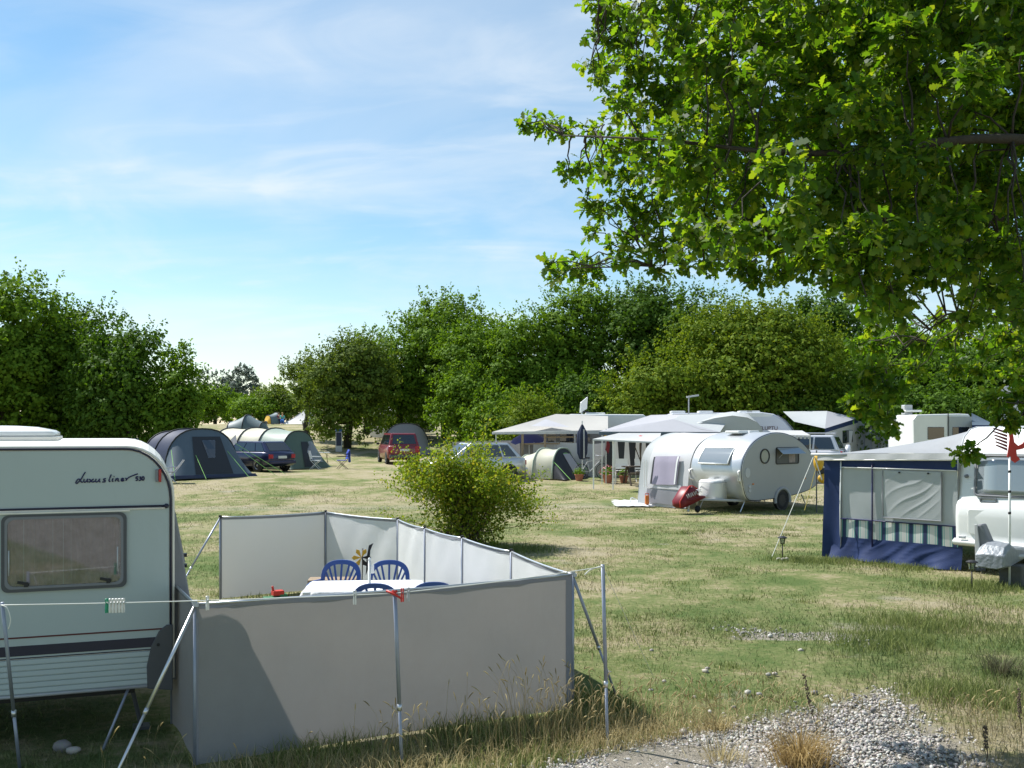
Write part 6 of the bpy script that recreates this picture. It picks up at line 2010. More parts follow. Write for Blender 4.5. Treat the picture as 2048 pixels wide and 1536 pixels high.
tree('shrub', 'dark shrub behind the far right caravan', 1880, 760, 330, 52, 870, 'leafdark', 56, 44, .28, cat='shrub', group='shrubs along the trees')
tree('shrub', 'shaded shrub behind the red people carrier', 840, 800, 120, 80, 868, 'leafdark', 57, 24, .3, cat='shrub', group='shrubs along the trees')

# ------------------------------------------------------------------ foreground oak
OAK_CLUMPS = [(4.32,11.75,3.57,0.153),(4.65,11.98,3.71,0.168),(4.96,12.09,3.6,0.181),(5.36,12.38,3.68,0.161),(5.43,11.98,3.77,0.18),(5.84,12.34,3.62,0.173),(5.21,10.56,3.58,0.158),(5.81,11.43,3.49,0.171),(4.68,12.39,3.37,0.161),(4.75,11.8,3.28,0.142),(5.76,12.3,3.31,0.16),(5.4,10.73,3.16,0.161),(4.9,11.44,3.83,0.103),(5.28,10.99,3.78,0.121),(4.21,11.59,3.79,0.127),(4.05,11.65,3.56,0.116),(4.66,10.53,3.26,0.116),(5.58,10.93,3.78,0.131),(0.77,9.32,5.86,0.075),(0.89,9.83,6.12,0.098),(1.07,9.71,5.78,0.107),(0.13,9.23,5.42,0.065),(0.25,9.74,5.56,0.088),(0.35,9.21,5.39,0.101),(0.48,9.59,5.46,0.125),(0.51,9.2,4.95,0.074),(0.6,9.1,4.97,0.091),(0.76,9.8,5.2,0.118),(0.69,9.27,4.69,0.074),(0.79,9.27,4.64,0.102),(0.94,9.89,4.73,0.129),(0.81,9.8,4.51,0.088),(0.35,9.33,4.14,0.075),(0.47,9.87,4.18,0.118),(0.6,9.53,4.15,0.143),(0.78,9.64,4.12,0.174),(0.4,9.26,3.97,0.065),(0.77,9.85,6.17,0.089),(0.85,9.65,5.95,0.087),(3.22,9.37,2.86,0.112),(3.31,9.31,2.79,0.14),(3.27,8.84,2.69,0.115),(3.14,8.89,2.98,0.124),(3.3,8.73,2.88,0.131),(3.14,8.72,3.08,0.122),(4.18,8.65,2.84,0.112),(4.38,8.84,2.71,0.106),(4.57,9.08,2.85,0.136),(3.9,8.6,2.38,0.095),(3.46,9.14,2.62,0.073),(4.48,8.87,2.62,0.08),(2.08,7.47,4.91,0.224),(3.26,8.36,6.16,0.217),(3.69,8.02,6.16,0.089),(1.55,7.01,3.93,0.21),(4.1,7.96,5.49,0.15),(1.69,8.05,4.94,0.241),(3.38,7.95,5.81,0.238),(0.79,9.4,5.4,0.129),(4.11,8.26,5.06,0.248),(2.23,7.17,4.83,0.215),(1.03,8.16,6.0,0.245),(3.9,7.33,4.14,0.077),(1.43,9.1,4.26,0.26),(1.78,6.7,4.35,0.201),(3.71,7.49,5.88,0.125),(3.62,7.92,5.71,0.238),(4.11,8.02,3.93,0.169),(0.78,8.5,4.77,0.089),(3.41,7.42,4.96,0.222),(3.93,7.48,4.44,0.079),(2.87,7.12,4.27,0.214),(1.8,7.5,5.49,0.225),(2.53,7.21,4.22,0.216),(1.57,8.79,4.63,0.264),(3.18,8.3,5.25,0.249),(2.4,6.62,3.85,0.199),(3.39,7.76,4.88,0.233),(3.95,8.36,3.76,0.251),(2.45,8.11,5.66,0.243),(3.97,7.84,4.45,0.206),(2.42,7.36,3.7,0.115),(2.37,6.65,3.43,0.082),(1.08,9.15,4.9,0.187),(2.63,7.45,5.83,0.15),(1.19,7.9,5.98,0.197),(1.49,7.58,5.4,0.227),(2.74,8.23,5.43,0.247),(1.35,7.62,4.63,0.229),(2.46,6.86,4.55,0.206),(2.67,7.73,5.6,0.232),(1.83,7.21,5.12,0.216),(4.37,8.33,4.93,0.096),(3.5,7.07,3.88,0.212),(2.1,8.54,5.22,0.256),(2.13,7.72,5.66,0.232),(2.74,6.67,3.82,0.2),(2.49,8.0,6.17,0.084),(2.01,7.98,4.12,0.239),(1.27,9.3,5.55,0.279),(3.68,7.46,5.49,0.224),(2.25,7.2,4.23,0.216),(1.09,9.47,4.36,0.167),(1.39,9.41,4.09,0.106),(2.81,7.13,5.39,0.214),(1.6,7.04,5.55,0.211),(1.01,8.93,4.08,0.143),(2.85,7.8,5.83,0.234),(0.78,9.37,6.31,0.098),(3.45,7.91,6.07,0.122),(3.6,7.0,3.6,0.141),(1.65,7.65,5.25,0.23),(3.58,8.13,4.68,0.244),(2.26,7.63,4.0,0.229),(2.76,6.77,4.45,0.203),(1.02,8.68,5.05,0.26),(1.1,9.17,5.75,0.131),(2.18,7.16,5.57,0.215),(3.09,6.63,4.95,0.199),(2.5,7.73,4.77,0.232),(1.58,8.76,6.31,0.249),(4.03,7.64,5.94,0.08),(2.99,7.23,5.08,0.217),(1.95,6.91,5.61,0.129),(1.78,7.87,6.13,0.083),(1.88,8.19,4.53,0.246),(3.96,7.89,5.18,0.235),(1.59,8.39,5.33,0.252),(1.16,8.93,5.87,0.209),(4.2,8.13,5.1,0.146),(4.07,7.97,5.94,0.184),(1.2,8.2,4.74,0.246),(1.27,9.29,6.73,0.105),(3.97,7.62,5.21,0.109),(3.3,7.3,3.82,0.219),(0.88,9.44,6.6,0.188),(2.2,8.21,3.89,0.086),(2.41,6.91,3.68,0.192),(1.0,9.32,4.73,0.136),(1.47,8.63,4.03,0.109),(1.89,8.22,3.94,0.117),(1.34,9.4,4.65,0.282),(3.04,6.85,4.05,0.206),(1.84,6.64,4.03,0.199),(2.8,7.32,5.19,0.22),(0.89,8.07,5.19,0.16),(0.83,9.23,6.75,0.097),(3.32,7.01,5.59,0.185),(1.47,7.42,3.85,0.093),(0.98,9.93,6.23,0.104),(1.02,9.08,6.67,0.095),(1.8,7.19,5.84,0.075),(3.86,8.19,4.51,0.246),(2.26,6.81,3.9,0.204),(3.1,8.2,4.72,0.246),(1.3,7.69,4.88,0.231),(1.27,7.81,5.68,0.234),(1.48,9.24,5.74,0.277),(3.48,6.78,3.41,0.137),(3.61,7.01,5.37,0.13),(2.72,8.23,6.11,0.212),(1.07,9.45,6.28,0.279),(1.63,8.01,6.07,0.161),(2.4,8.01,5.35,0.24),(1.4,7.65,4.1,0.229),(3.96,8.22,4.75,0.247),(3.4,8.26,6.19,0.156),(2.36,6.76,4.75,0.203),(4.06,7.64,3.79,0.08),(2.32,7.9,3.89,0.129),(2.15,8.22,6.15,0.178),(3.19,8.05,6.23,0.085),(2.43,7.31,4.42,0.219),(4.43,8.34,3.44,0.088),(3.45,7.58,3.42,0.08),(0.56,8.94,6.63,0.094),(2.63,6.8,3.38,0.071),(1.42,7.83,6.1,0.082),(4.18,7.88,5.59,0.083),(2.01,8.17,3.8,0.086),(2.78,7.52,5.96,0.079),(1.5,9.34,6.81,0.098),(2.91,7.73,3.68,0.219),(4.27,8.2,4.12,0.118),(1.19,9.66,4.58,0.162),(4.27,10.45,6.72,0.314),(2.31,10.17,5.73,0.305),(3.89,9.74,5.38,0.292),(3.88,11.13,4.07,0.134),(2.69,8.88,6.21,0.266),(3.49,9.27,4.69,0.278),(3.85,10.01,4.46,0.3),(3.19,10.74,4.41,0.233),(4.75,9.27,6.17,0.195),(2.62,8.22,4.25,0.247),(4.99,9.95,4.82,0.298),(2.92,10.19,5.91,0.306),(5.63,10.84,6.37,0.168),(4.08,9.2,6.06,0.276),(4.09,8.85,4.66,0.266),(2.5,9.45,6.37,0.284),(3.31,9.3,6.05,0.279),(2.15,8.66,4.69,0.26),(5.29,10.66,5.88,0.32),(5.58,10.63,4.29,0.118),(2.23,9.56,4.55,0.287),(3.36,9.44,5.59,0.283),(3.59,10.51,5.37,0.315),(3.67,9.3,5.54,0.279),(1.86,10.29,6.33,0.309),(4.64,10.64,4.83,0.319),(4.06,9.16,4.09,0.275),(2.37,10.99,5.34,0.33),(1.93,11.18,6.28,0.335),(1.62,9.81,5.33,0.294),(4.22,9.91,6.83,0.252),(4.8,9.47,4.38,0.248),(2.32,8.73,3.94,0.092),(4.27,11.02,6.64,0.331),(2.79,8.87,4.77,0.266),(4.07,9.73,5.1,0.292),(3.15,9.86,5.76,0.296),(3.0,10.15,6.35,0.304),(3.32,9.1,6.52,0.202),(3.13,11.06,5.33,0.332),(3.42,9.84,4.28,0.295),(4.39,9.21,6.29,0.276),(2.54,9.97,6.16,0.299),(4.67,9.84,5.17,0.295),(2.12,9.93,5.39,0.298),(2.17,10.92,6.94,0.328),(2.47,9.52,5.36,0.286),(1.81,9.56,4.72,0.287),(2.47,10.15,7.14,0.107),(3.48,9.13,3.85,0.24),(5.76,10.93,5.21,0.115),(5.16,10.66,4.43,0.32),(3.64,9.7,6.5,0.291),(3.15,10.4,5.48,0.312),(1.97,10.03,4.22,0.105),(4.45,9.38,5.7,0.281),(4.41,10.0,5.71,0.3),(2.3,10.26,6.13,0.308),(2.66,8.14,6.26,0.086),(4.76,10.03,4.63,0.301),(4.81,10.37,7.15,0.164),(5.06,9.8,3.63,0.103),(2.41,10.43,4.4,0.233),(4.37,9.0,3.8,0.268),(2.94,10.41,7.22,0.122),(2.63,9.41,4.42,0.282),(4.92,9.49,6.77,0.146),(1.85,10.62,5.24,0.319),(4.84,9.12,5.2,0.096),(5.55,10.67,4.0,0.158),(5.06,9.57,4.59,0.1),(2.76,8.57,3.89,0.123),(2.24,10.58,7.09,0.294),(3.67,10.82,6.33,0.324),(2.02,10.68,4.62,0.31),(4.48,9.39,5.99,0.282),(3.73,9.38,6.8,0.099),(5.82,10.95,7.01,0.115),(2.04,9.61,6.94,0.101),(3.23,9.51,6.41,0.285),(3.38,9.68,4.66,0.29),(1.91,8.17,5.83,0.245),(5.04,9.61,5.66,0.108),(3.78,9.23,4.09,0.277),(4.24,10.2,6.11,0.306),(4.66,10.43,6.88,0.313),(3.79,9.31,4.6,0.279),(5.15,10.45,7.05,0.281),(3.19,8.41,4.76,0.252)]
rng = np.random.default_rng(77)
fo = thing('foreground_oak', 'big oak with lobed leaves overhanging from the upper right', 'tree', (7.4, 8.2, 0), 0)
FO = np.array((7.4, 8.2, 0))
half = [(.0, 0), (.10, .15), (.07, .22), (.22, .36), (.13, .44), (.29, .60), (.16, .68), (.21, .84), (0, 1.0)]
rside = np.array([(w, t) for w, t in half])
lside = np.array([(-w, t) for w, t in half[::-1]])
outl = np.concatenate([rside, lside[1:-1]])
NL_ = len(outl)
def oak_leaves(c, tdir, nrm, size):
    n = len(c)
    t = tdir / (np.linalg.norm(tdir, axis=1)[:, None] + 1e-9)
    s = np.cross(t, nrm)
    s /= np.linalg.norm(s, axis=1)[:, None] + 1e-9
    nn = np.cross(s, t)
    w = outl[:, 0][None, :, None]
    l = outl[:, 1][None, :, None]
    L = size[:, None, None]
    droop = -(l ** 2) * .16
    return (c[:, None, :] + L * (w * s[:, None, :] + l * t[:, None, :] + (np.abs(w) * .35 + droop) * nn[:, None, :])).reshape(-1, 3)
mains = [[(7.4, 8.2, 2.6), (6.2, 8.0, 4.0), (4.9, 7.6, 4.55), (3.6, 7.2, 4.68), (2.2, 7.3, 4.6), (1.2, 8.0, 4.9), (.45, 8.9, 5.2)],
         [(7.4, 8.2, 3.2), (6.0, 7.6, 5.4), (4.2, 7.2, 6.2), (2.6, 7.4, 6.3), (1.2, 8.0, 6.3), (.8, 8.6, 6.4)],
         [(7.4, 8.2, 2.2), (6.0, 8.6, 3.3), (4.7, 8.9, 3.65), (4.0, 9.2, 3.6), (3.4, 9.3, 3.1)],
         [(6.2, 8.0, 4.0), (5.0, 8.6, 4.2), (3.6, 9.0, 4.3), (2.4, 9.2, 4.2), (1.3, 9.3, 4.1)],
         [(7.4, 8.2, 1.8), (6.4, 9.4, 3.0), (5.4, 10.2, 3.6), (4.6, 10.6, 3.8), (4.3, 10.6, 3.2)],
         [(6.0, 8.6, 3.3), (5.2, 9.0, 3.0), (4.7, 9.1, 2.75)]]
b = MB()
b.tube([(7.5 - 7.4, 0, -.2), (.05, 0, .6), (0, 0, 1.8), (-.05, -.03, 3.0), (-.1, -.1, 4.6), (.1, .1, 7.0)], [.36, .28, .24, .2, .15, .08], 12)
samples = []
for k, m in enumerate(mains):
    sp = spline(m, 6)
    r0 = (.10, .10, .045, .04, .05, .035)[k]
    b.tube([tuple(np.array(p) - FO) for p in sp], [r0 * (.06 + .94 * (1 - i / (len(sp) - 1)) ** 1.6) for i in range(len(sp))], 8)
    samples += [np.array(p) for p in sp[4:]]
samples = np.array(samples)
b.tube([tuple(np.array((4.18, 9.0, 4.53)) - FO), tuple(np.array((4.42, 9.0, 4.48)) - FO)], .03, 8)
b.build('trunk', 'bark', fo, True, fix=False)
tw_ = MB()
LC, LT, LN, LS = [], [], [], []
for (x, y, z, r_) in OAK_CLUMPS:
    c = np.array((x, y, z))
    score = np.linalg.norm(samples - c, axis=1) + np.maximum(0, c[0] - samples[:, 0]) * 1.5
    p = samples[np.argmin(score)]
    limb(tw_, tuple(p - FO), tuple(c - FO), .010, .004, rng, 5, .16, 5)
    out = c - p
    out /= np.linalg.norm(out) + 1e-6
    nros = int(5 + 120 * r_ * r_ / .09 * .62)
    nros = int(min(nros, 78) * (.75 if x < 2.0 else 1.0))
    for k in range(nros):
        v = rng.normal(size=3)
        v /= np.linalg.norm(v)
        q = c + v * r_ * rng.uniform(.2, 1.05) * np.array((1.1, 1.0, .85))
        tipd = v * .7 + out * .6 + rng.normal(size=3) * .3
        tipd /= np.linalg.norm(tipd)
        if k % 3 == 0:
            tw_.tube([tuple(c - FO + (q - c) * .15), tuple(c - FO + (q - c) * .6 + rng.normal(size=3) * .015), tuple(q - FO)], .0035, 4, caps=False)
        m = rng.integers(4, 8)
        for j in range(m):
            a = 2 * math.pi * j / m + rng.uniform(-.4, .4)
            u1 = np.cross(tipd, (0, 0, 1.0))
            u1 /= np.linalg.norm(u1) + 1e-6
            u2 = np.cross(u1, tipd)
            ld = tipd * rng.uniform(.2, .9) + (u1 * math.cos(a) + u2 * math.sin(a)) * .9
            ld[2] -= .12
            LC.append(q + rng.normal(size=3) * .015)
            LT.append(ld)
            LN.append(np.array((0, 0, 1.0)) * .75 + tipd * .3 + rng.normal(size=3) * .5)
            LS.append(rng.uniform(.05, .112) if rng.uniform() > .1 else rng.uniform(.1, .14))
vs = oak_leaves(np.array(LC) - FO, np.array(LT), np.array(LN), np.array(LS))
print('oak leaves', len(LC))
np_mesh('crown', vs, NL_, 'oakleaf', fo)
tw_.build('twigs', 'bark', fo, True, fix=False)
# the rest of the crown above and behind the boughs
n = 36000
uc = np.stack([rng.uniform(-5.6, 1.5, n), rng.uniform(-2.2, 4.5, n), rng.uniform(7.0, 10.5, n)], 1)
lump = np.array([mnoise.noise(Vector(p) * 1.1) for p in uc])
dome = 10.8 - .09 * (uc[:, 0] + 1.0) ** 2 - .08 * uc[:, 1] ** 2
keep = (lump > -.12) & (uc[:, 2] < dome) & (uc[:, 2] > 2.9 + .45 * (uc[:, 1] + 8.2) + .25)
uc = uc[keep]
np_mesh('upper_crown', leaf_quads(uc, rng.normal(size=(len(uc), 3)) * .6 + np.array((0, 0, .8)), rng.uniform(.14, .26, len(uc)), rng), 4, 'oakleaf', fo)

# ------------------------------------------------------------------ rose bush
rng = np.random.default_rng(5)
rb = thing('rose_bush', 'yellow-green rose bush behind the windbreak in the middle of the field', 'bush', (-1.0, 21.8, 0), 0)
st_ = MB()
C, Nn, S = [], [], []
print('tree leaves', LEAFN)
for k in range(74):
    a = rng.uniform(0, 2 * math.pi)
    rad = 1.35 * math.sqrt(rng.uniform(.02, 1))
    h = (1.84 - .62 * (rad / 1.35) ** 2) * rng.uniform(.72, 1.12)
    if k < 4:
        rad, h = .4, rng.uniform(2.0, 2.35)
    h *= 1 - .10 * rad * math.cos(a)
    tip = np.array((rad * math.cos(a) * 1.0, rad * math.sin(a) * .8, h))
    b0 = np.array((rng.normal() * .28, rng.normal() * .22, 0))
    mid = b0 * .5 + tip * .5 + np.array((0, 0, .25 + .15 * rad))
    pts = [np.array(p) for p in spline([tuple(b0), tuple(b0 * .6 + tip * .25 + np.array((0, 0, .2))), tuple(mid), tuple(tip), tuple(tip + np.array((math.cos(a) * .15, math.sin(a) * .12, -.02)))], 5)]
    st_.tube([tuple(p) for p in pts], .011, 5, r2=.004)
    m = int(270 * (1.15 if k > 3 else .6))
    u = rng.beta(3.2, 1.3, m)
    base = np.array([pts[min(len(pts) - 1, int(q * (len(pts) - 1)))] for q in u])
    p = base + rng.normal(size=(m, 3)) * .11 * (.5 + u)[:, None]
    C.append(p)
    Nn.append(rng.normal(size=(m, 3)) * .8 + np.array((-.2, 0, .6)))
    S.append(rng.uniform(.035, .07, m) * 1.25)
# leaves and suckers down to the ground
m = 3000
a_ = rng.uniform(0, 2 * math.pi, m)
r_ = np.sqrt(rng.uniform(0, 1, m)) * 1.05
zz3 = rng.uniform(.03, .95, m)
C.append(np.stack([np.cos(a_) * r_ * (.7 + .4 * zz3), np.sin(a_) * r_ * .75, zz3], 1))
Nn.append(rng.normal(size=(m, 3)) * .8 + np.array((-.2, 0, .5)))
S.append(rng.uniform(.035, .07, m) * 1.2)
# straggling side shoots
for (dx, dy, h, ln) in ((1.7, -.2, .9, .7), (1.55, .1, 1.5, .5), (-1.65, 0, 1.35, .55), (-1.6, -.3, .7, .5), (1.75, .2, .55, .4), (.45, 0, 2.6, .4), (-1.3, 0, 2.0, .4), (-.35, .0, 2.3, .5), (.5, 0, 2.1, .5), (-1.35, .1, 1.75, .35)):
    m = 170
    t = rng.uniform(0, 1, m)
    base = np.array((dx * .6, dy, h * .75))[None, :] + t[:, None] * np.array((dx * .55, dy, h * .35))
    C.append(base + rng.normal(size=(m, 3)) * .09)
    Nn.append(rng.normal(size=(m, 3)) + np.array((-.2, 0, .5)))
    S.append(rng.uniform(.03, .055, m) * 1.25)
    st_.tube([(dx * .2, dy, .3), (dx * .6, dy, h * .75), (dx * 1.15, dy * 2, h * 1.1)], .010, 5, r2=.003)
C = np.concatenate(C)
C[:, 2] = np.maximum(C[:, 2], .03)
np_mesh('crown', leaf_quads(C, np.concatenate(Nn), np.concatenate(S), rng, .7, .2), 4, 'leafrose', rb)
st_.build('stems', 'twig', rb, True, fix=False)

# ------------------------------------------------------------------ grass
def blades(name, x, y, h, w, lean, m, rng, label, parent=None, kind='stuff', z=None, dirn=None):
    n = len(x)
    z0 = (gz_np(x, y) if z is None else z) - .01
    base = np.stack([x, y, z0], 1)
    a = rng.uniform(0, 2 * math.pi, n)
    side = np.stack([np.cos(a), np.sin(a), np.zeros(n)], 1) * (w / 2)[:, None]
    ld = rng.uniform(0, 2 * math.pi, n) if dirn is None else dirn
    ln = np.stack([np.cos(ld), np.sin(ld), np.zeros(n)], 1) * (lean * h)[:, None]
    up = np.array((0, 0, 1.0))[None] * h[:, None]
    m1 = base + up * .55 + ln * .3
    tip = base + up * np.sqrt(np.maximum(.15, 1 - lean ** 2 * .6))[:, None] + ln
    v = np.stack([base - side, base + side, m1 + side * .75, tip, m1 - side * .75], 1).reshape(-1, 3)
    F = (np.array([[0, 1, 2], [0, 2, 4], [4, 2, 3]])[None] + (np.arange(n) * 5)[:, None, None]).reshape(-1, 3)
    o = np_mesh(name, v, 3, m, parent, False, F)
    if label:
        tag(o, label, 'grass', kind=kind)
    return o

rng = np.random.default_rng(9)
def in_gravel(x, y):
    e = np.maximum((y - (7.52 + .66 * x)) / .6, np.maximum((x - 3.75) / .5, (-.1 - x) / .3))
    return e + 1
def field(n, y0, y1, power=1.0):
    y = y0 + (y1 - y0) * rng.uniform(0, 1, n) ** power
    x = y * rng.uniform(-.54, .54, n)
    return x, y
x, y = field(300000, 7.0, 40, 1.7)
nzv = np.sin(x * 1.3 + 1.7 * np.sin(y * .8)) * .5 + np.sin(y * 1.1 + 1.3 * np.sin(x * 1.9)) * .5
keep = (in_gravel(x, y) > .9 + rng.normal(size=len(x)) * .45) & (rng.uniform(0, 1, len(x)) < .62 + .38 * nzv)
# right foreground rough is taller
rough = np.clip((x - .17 * y - .9) / 1.2, 0, 1) * np.clip((15.5 - y) / 4, 0, 1)
x, y, rough = x[keep], y[keep], rough[keep]
h = rng.uniform(.02, .055, len(x)) * (1 + .4 * rng.normal(size=len(x)).clip(-1, 2)) + rough * rng.uniform(0, .10, len(x))
w = (.0045 + .00035 * y) * rng.uniform(.7, 1.3, len(x))
blades('grass', x, y, h.clip(.015), w, rng.uniform(.2, 1.1, len(x)), 'blade', rng, 'short dry and green grass blades over the whole camp field')
# lush tufts beside poles, lamp and windbreak edges
cs = [(.75, 9.35, .35, .16, 900), (.9, 9.1, .4, .15, 700), (5.5, 19.5, .6, .12, 900), (6.3, 19.4, .7, .12, 900), (7.4, 18.6, .8, .12, 1000), (-1.0, 21.3, 1.2, .16, 2500), (.3, 21.2, .7, .13, 900), (7.6, 16.2, .9, .14, 1200), (-4.2, 15.6, .6, .1, 500), (4.6, 12.0, .9, .16, 1500), (5.4, 13.2, .9, .15, 1500), (4.4, 9.6, .7, .17, 1500), (-1.5, 7.9, .6, .2, 900), (-.3, 8.4, .7, .2, 1200), (.6, 8.7, .4, .16, 600), (.1, 7.7, .6, .13, 700)]
X, Y, Hh = [], [], []
for cx, cy, s, hh, n in cs:
    X.append(cx + rng.normal(size=n) * s * .5)
    Y.append(cy + rng.normal(size=n) * s * .4)
    Hh.append(hh * rng.uniform(.4, 1.15, n))
for k in range(420):
    cy = 9.5 + 26 * rng.uniform() ** 1.3
    cx = cy * rng.uniform(-.25, .52)
    n = int(rng.integers(25, 90))
    sz = rng.uniform(.06, .28)
    X.append(cx + rng.normal(size=n) * sz * 1.3)
    Y.append(cy + rng.normal(size=n) * sz)
    Hh.append(rng.uniform(.05, .11) * rng.uniform(.4, 1.1, n))
X, Y, Hh = np.concatenate(X), np.concatenate(Y), np.concatenate(Hh)
# keep tufts outside the near canvas panel
pl = (Y - (7.66 + (X + 2.43) * (1.54 / 2.99)))
k = ~((X < .56) & (pl > -.03) & (Y < 12)) & (in_gravel(X, Y) > .8)
X, Y, Hh = X[k], Y[k], Hh[k]
blades('lush_grass', X, Y, Hh, (.005 + .0003 * Y), rng.uniform(.1, .8, len(X)), 'lush', rng, 'longer green grass tufts along the windbreak, lamps and awning')
# tall dry stalks with seed heads in front of the windbreak
X, Y, Hh = [], [], []
for cx, cy, sx, sy, hh, n in [(.35, 8.2, .55, .35, .55, 150), (1.2, 8.3, .7, .4, .40, 150), (1.9, 8.9, .6, .4, .33, 110), (-.7, 7.75, .6, .2, .40, 60), (-2.6, 7.2, .35, .15, .40, 14), (4.1, 8.5, .5, .5, .3, 70), (2.6, 8.6, .5, .25, .25, 60)]:
    X.append(cx + rng.normal(size=n) * sx * .6)
    Y.append(cy + rng.normal(size=n) * sy * .6)
    Hh.append(hh * rng.uniform(.45, 1.15, n))
X, Y, Hh = np.concatenate(X), np.concatenate(Y), np.concatenate(Hh)
pl = (Y - (7.66 + (X + 2.43) * (1.54 / 2.99)))
k = ~((X < .58) & (pl > -.05))
X, Y, Hh = X[k], Y[k], Hh[k]
V = []
b = MB()
for x0, y0, hh in zip(X, Y, Hh):
    a = rng.uniform(0, 2 * math.pi)
    ln = rng.uniform(.05, .55) * hh
    z0 = gz(x0, y0)
    p = [(x0, y0, z0 - .01), (x0 + math.cos(a) * ln * .2, y0 + math.sin(a) * ln * .2, z0 + hh * .5), (x0 + math.cos(a) * ln * .6, y0 + math.sin(a) * ln * .6, z0 + hh * .85), (x0 + math.cos(a) * ln, y0 + math.sin(a) * ln, z0 + hh)]
    b.tube(p, [.0016, .0013, .0011, .0008], 3, caps=False)
    e = Vector(p[-1])
    dn_ = (Vector(p[-1]) - Vector(p[-2])).normalized()
    L = rng.uniform(.05, .11)
    b.tube([e, e + dn_ * L * .3, e + dn_ * L * .7 - Vector((0, 0, L * .1)), e + dn_ * L - Vector((0, 0, L * .25))], [.0015, .0045, .0038, .0008], 4, caps=False)
ds_ = b.build('dry_grass', 'straw', None, True, fix=False)
tag(ds_, 'tall dry grass stalks with seed heads in front of the windbreak', 'grass', kind='stuff')
# straw blades mixed low around them
n = 5200
x = np.concatenate([rng.normal(.9, .9, n), rng.normal(-1.1, .7, 1600)])
y = np.concatenate([rng.normal(8.3, .42, n), rng.normal(7.55, .16, 1600)])
pl = (y - (7.66 + (x + 2.43) * (1.54 / 2.99)))
k = ~((x < .58) & (pl > -.05)) & (in_gravel(x, y) > .75)
x, y = x[k], y[k]
blades('straw_grass', x, y, rng.uniform(.06, .22, len(x)), np.full(len(x), .005), rng.uniform(.2, 1.2, len(x)), 'straw', rng, 'dry straw coloured grass around the gravel edge')
# straw tuft on the gravel
def tuft(name, label, cx, cy, n, hh, m):
    t = thing(name, label, 'grass tuft', (cx, cy, gz(cx, cy)), 0)
    r = np.abs(rng.normal(size=n)) * .10
    a = rng.uniform(0, 2 * math.pi, n)
    x = r * np.cos(a)
    y = r * np.sin(a)
    blades('straw_blades', x, y, hh * rng.uniform(.5, 1.1, n), np.full(n, .006), rng.uniform(.3, 1.25, n), m, rng, None, t, z=np.zeros(n), dirn=a + rng.normal(size=n) * .5)
tuft('straw_tuft', 'large golden straw tuft growing out of the gravel', 2.2, 7.62, 700, .34, 'brownstraw')
tuft('straw_tuft', 'small straw tuft left of the large golden tuft', 1.62, 7.75, 120, .22, 'straw')
tuft('straw_tuft', 'flattened straw tuft at the upper gravel edge', 1.75, 8.55, 260, .20, 'straw')
tuft('wiry_tuft', 'dark wiry weed tuft at the right edge of the grass', 5.15, 10.5, 260, .34, 'wiry')
def weed(cx, cy, hh, tilt, label):
    t = thing('weed_stalk', label, 'weed', (cx, cy, gz(cx, cy)), 0)
    pts = [(tilt * hh * u + .01 * math.sin(u * 9), .008 * math.cos(u * 7), hh * u) for u in [k / 8 for k in range(9)]]
    MB().tube(pts, .005, 5, r2=.0025).build('stem', 'twig', t, True)
    b = MB()
    for k in range(42):
        u = rng.uniform(.35, 1)
        a = rng.uniform(0, 6.28)
        p = Vector((tilt * hh * u, 0, hh * u))
        b.ball(p + Vector((.012 * math.cos(a), .012 * math.sin(a), 0)), (.007, .007, .009), 5, 4)
    b.build('seed_heads', 'twig', t, True, fix=False)
weed(2.55, 8.35, .52, -.22, 'dark dried weed stalk leaning over the middle of the gravel')
weed(3.68, 7.75, .30, -.05, 'dark dried weed stalk at the lower right gravel edge')
weed(4.25, 8.35, .42, -.05, 'dark dried weed stalk at the right frame edge')

# ------------------------------------------------------------------ gravel and loose stones
bm = bmesh.new()
bmesh.ops.create_icosphere(bm, subdivisions=1, radius=1)
iv = np.array([v.co[:] for v in bm.verts])
iff = np.array([[v.index for v in f.verts] for f in bm.faces])
bm.free()
def stones(px_, py_, size, name, label):
    n = len(px_)
    rot = rng.uniform(0, 2 * math.pi, n)
    sc = np.stack([size * rng.uniform(.8, 1.35, n), size * rng.uniform(.65, 1.0, n), size * rng.uniform(.4, .75, n)], 1)
    jit = 1 + rng.normal(size=(n, len(iv), 1)) * .10
    v = iv[None] * jit * sc[:, None, :]
    tl = rng.normal(size=(n, 2)) * .35
    v[:, :, 2] += v[:, :, 0] * tl[:, :1] + v[:, :, 1] * tl[:, 1:]
    c, s = np.cos(rot)[:, None], np.sin(rot)[:, None]
    vx = v[:, :, 0] * c - v[:, :, 1] * s
    vy = v[:, :, 0] * s + v[:, :, 1] * c
    z0 = gz_np(px_, py_) + size * rng.uniform(-.25, .4, n)
    V = np.stack([vx + px_[:, None], vy + py_[:, None], v[:, :, 2] + z0[:, None]], 2).reshape(-1, 3)
    F = (iff[None] + (np.arange(n) * len(iv))[:, None, None]).reshape(-1, 3)
    o = np_mesh(name, V, 3, 'pebble', None, True, F)
    tag(o, label, 'gravel', kind='stuff')
    return o
n = 76000
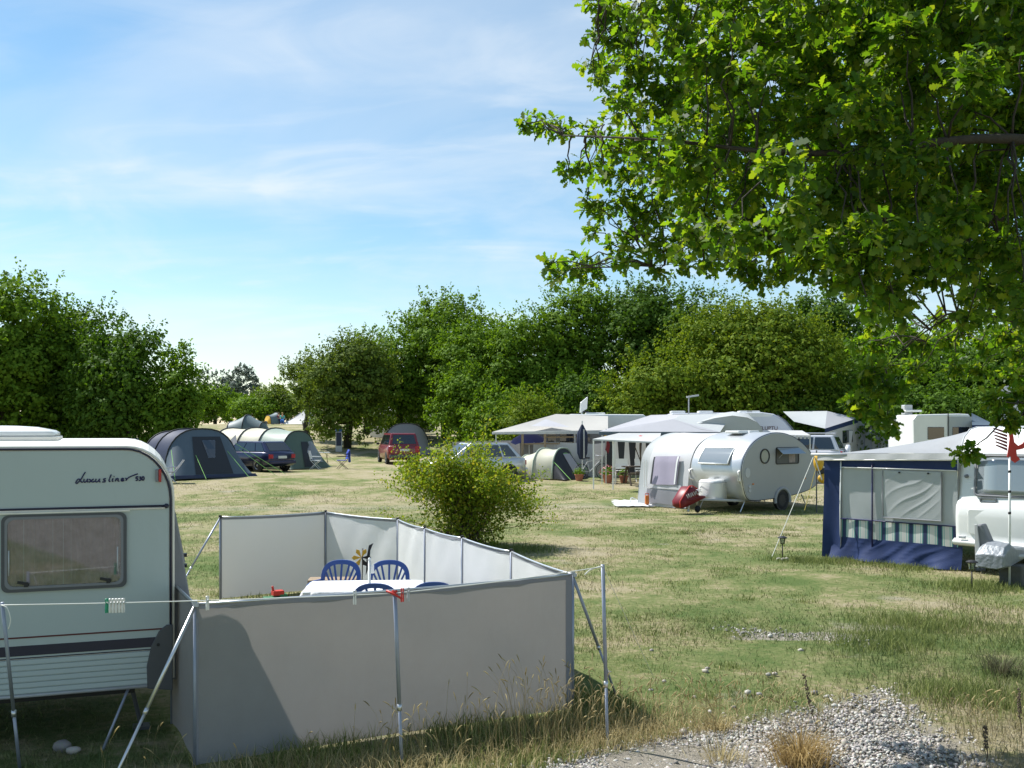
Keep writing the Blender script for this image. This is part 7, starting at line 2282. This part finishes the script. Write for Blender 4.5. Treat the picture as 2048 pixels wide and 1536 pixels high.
x = -.3 + 4.7 * rng.uniform(0, 1, n) ** 1.35
y = rng.uniform(6.9, 10.6, n)
e = in_gravel(x, y)
dens = np.where(x < 2.3, .95, .5) * np.clip(.7 + .6 * np.sin(x * 4.1 + 2 * np.sin(y * 3.3)) * np.sin(y * 5.2 + x), .2, 1.2)
k = (e < 1 + rng.normal(size=n) * .3) & (rng.uniform(0, 1, n) < np.clip(1.5 - e, 0, 1) * dens)
x, y = x[k], y[k]
print('gravel', len(x))
stones(x, y, rng.uniform(.006, .021, len(x)) * (1 + .6 * (rng.uniform(size=len(x)) > .92)), 'gravel', 'heap of grey and pale rounded gravel at the lower right')
# thin gravel streak across the worn grass
n = 420
u = rng.uniform(0, 1, n)
x = 2.75 + 1.75 * u + rng.normal(size=n) * .12
y = 12.9 - .9 * u + rng.normal(size=n) * .16
stones(x, y, rng.uniform(.008, .02, n), 'gravel', 'thin streak of gravel crossing the worn grass')
sm = [stone_mesh(k + 40, (1, .8, .6), 1) for k in range(5)]
loose = [(1.02, 10.55, .035), (1.62, 11.6, .035), (1.37, 9.85, .03), (1.55, 10.2, .03), (2.05, 10.6, .045), (2.1, 10.75, .03), (2.68, 10.45, .04), (2.76, 10.5, .035), (2.3, 9.75, .045), (2.4, 9.7, .035), (2.95, 9.75, .04), (1.75, 9.6, .03), (3.35, 11.6, .04), (3.2, 12.4, .045), (2.9, 12.6, .03), (4.3, 12.1, .04), (1.8, 9.1, .03), (2.05, 9.25, .03), (1.45, 8.45, .055), (3.0, 9.3, .035), (3.3, 9.15, .04), (1.95, 8.65, .035), (.85, 8.05, .04), (1.0, 7.95, .03), (2.6, 8.75, .04)]
for i, (x0, y0, s) in enumerate(loose):
    o = bpy.data.objects.new('pebble', sm[i % 5])
    COL.objects.link(o)
    o.location = (x0, y0, gz(x0, y0) + s * .42)
    o.scale = (s, s, s)
    o.rotation_euler = (0, 0, i * 1.3)
    tag(o, 'small pale pebble lying loose on the worn grass above the gravel', 'pebble', 'loose pebbles on the worn grass')
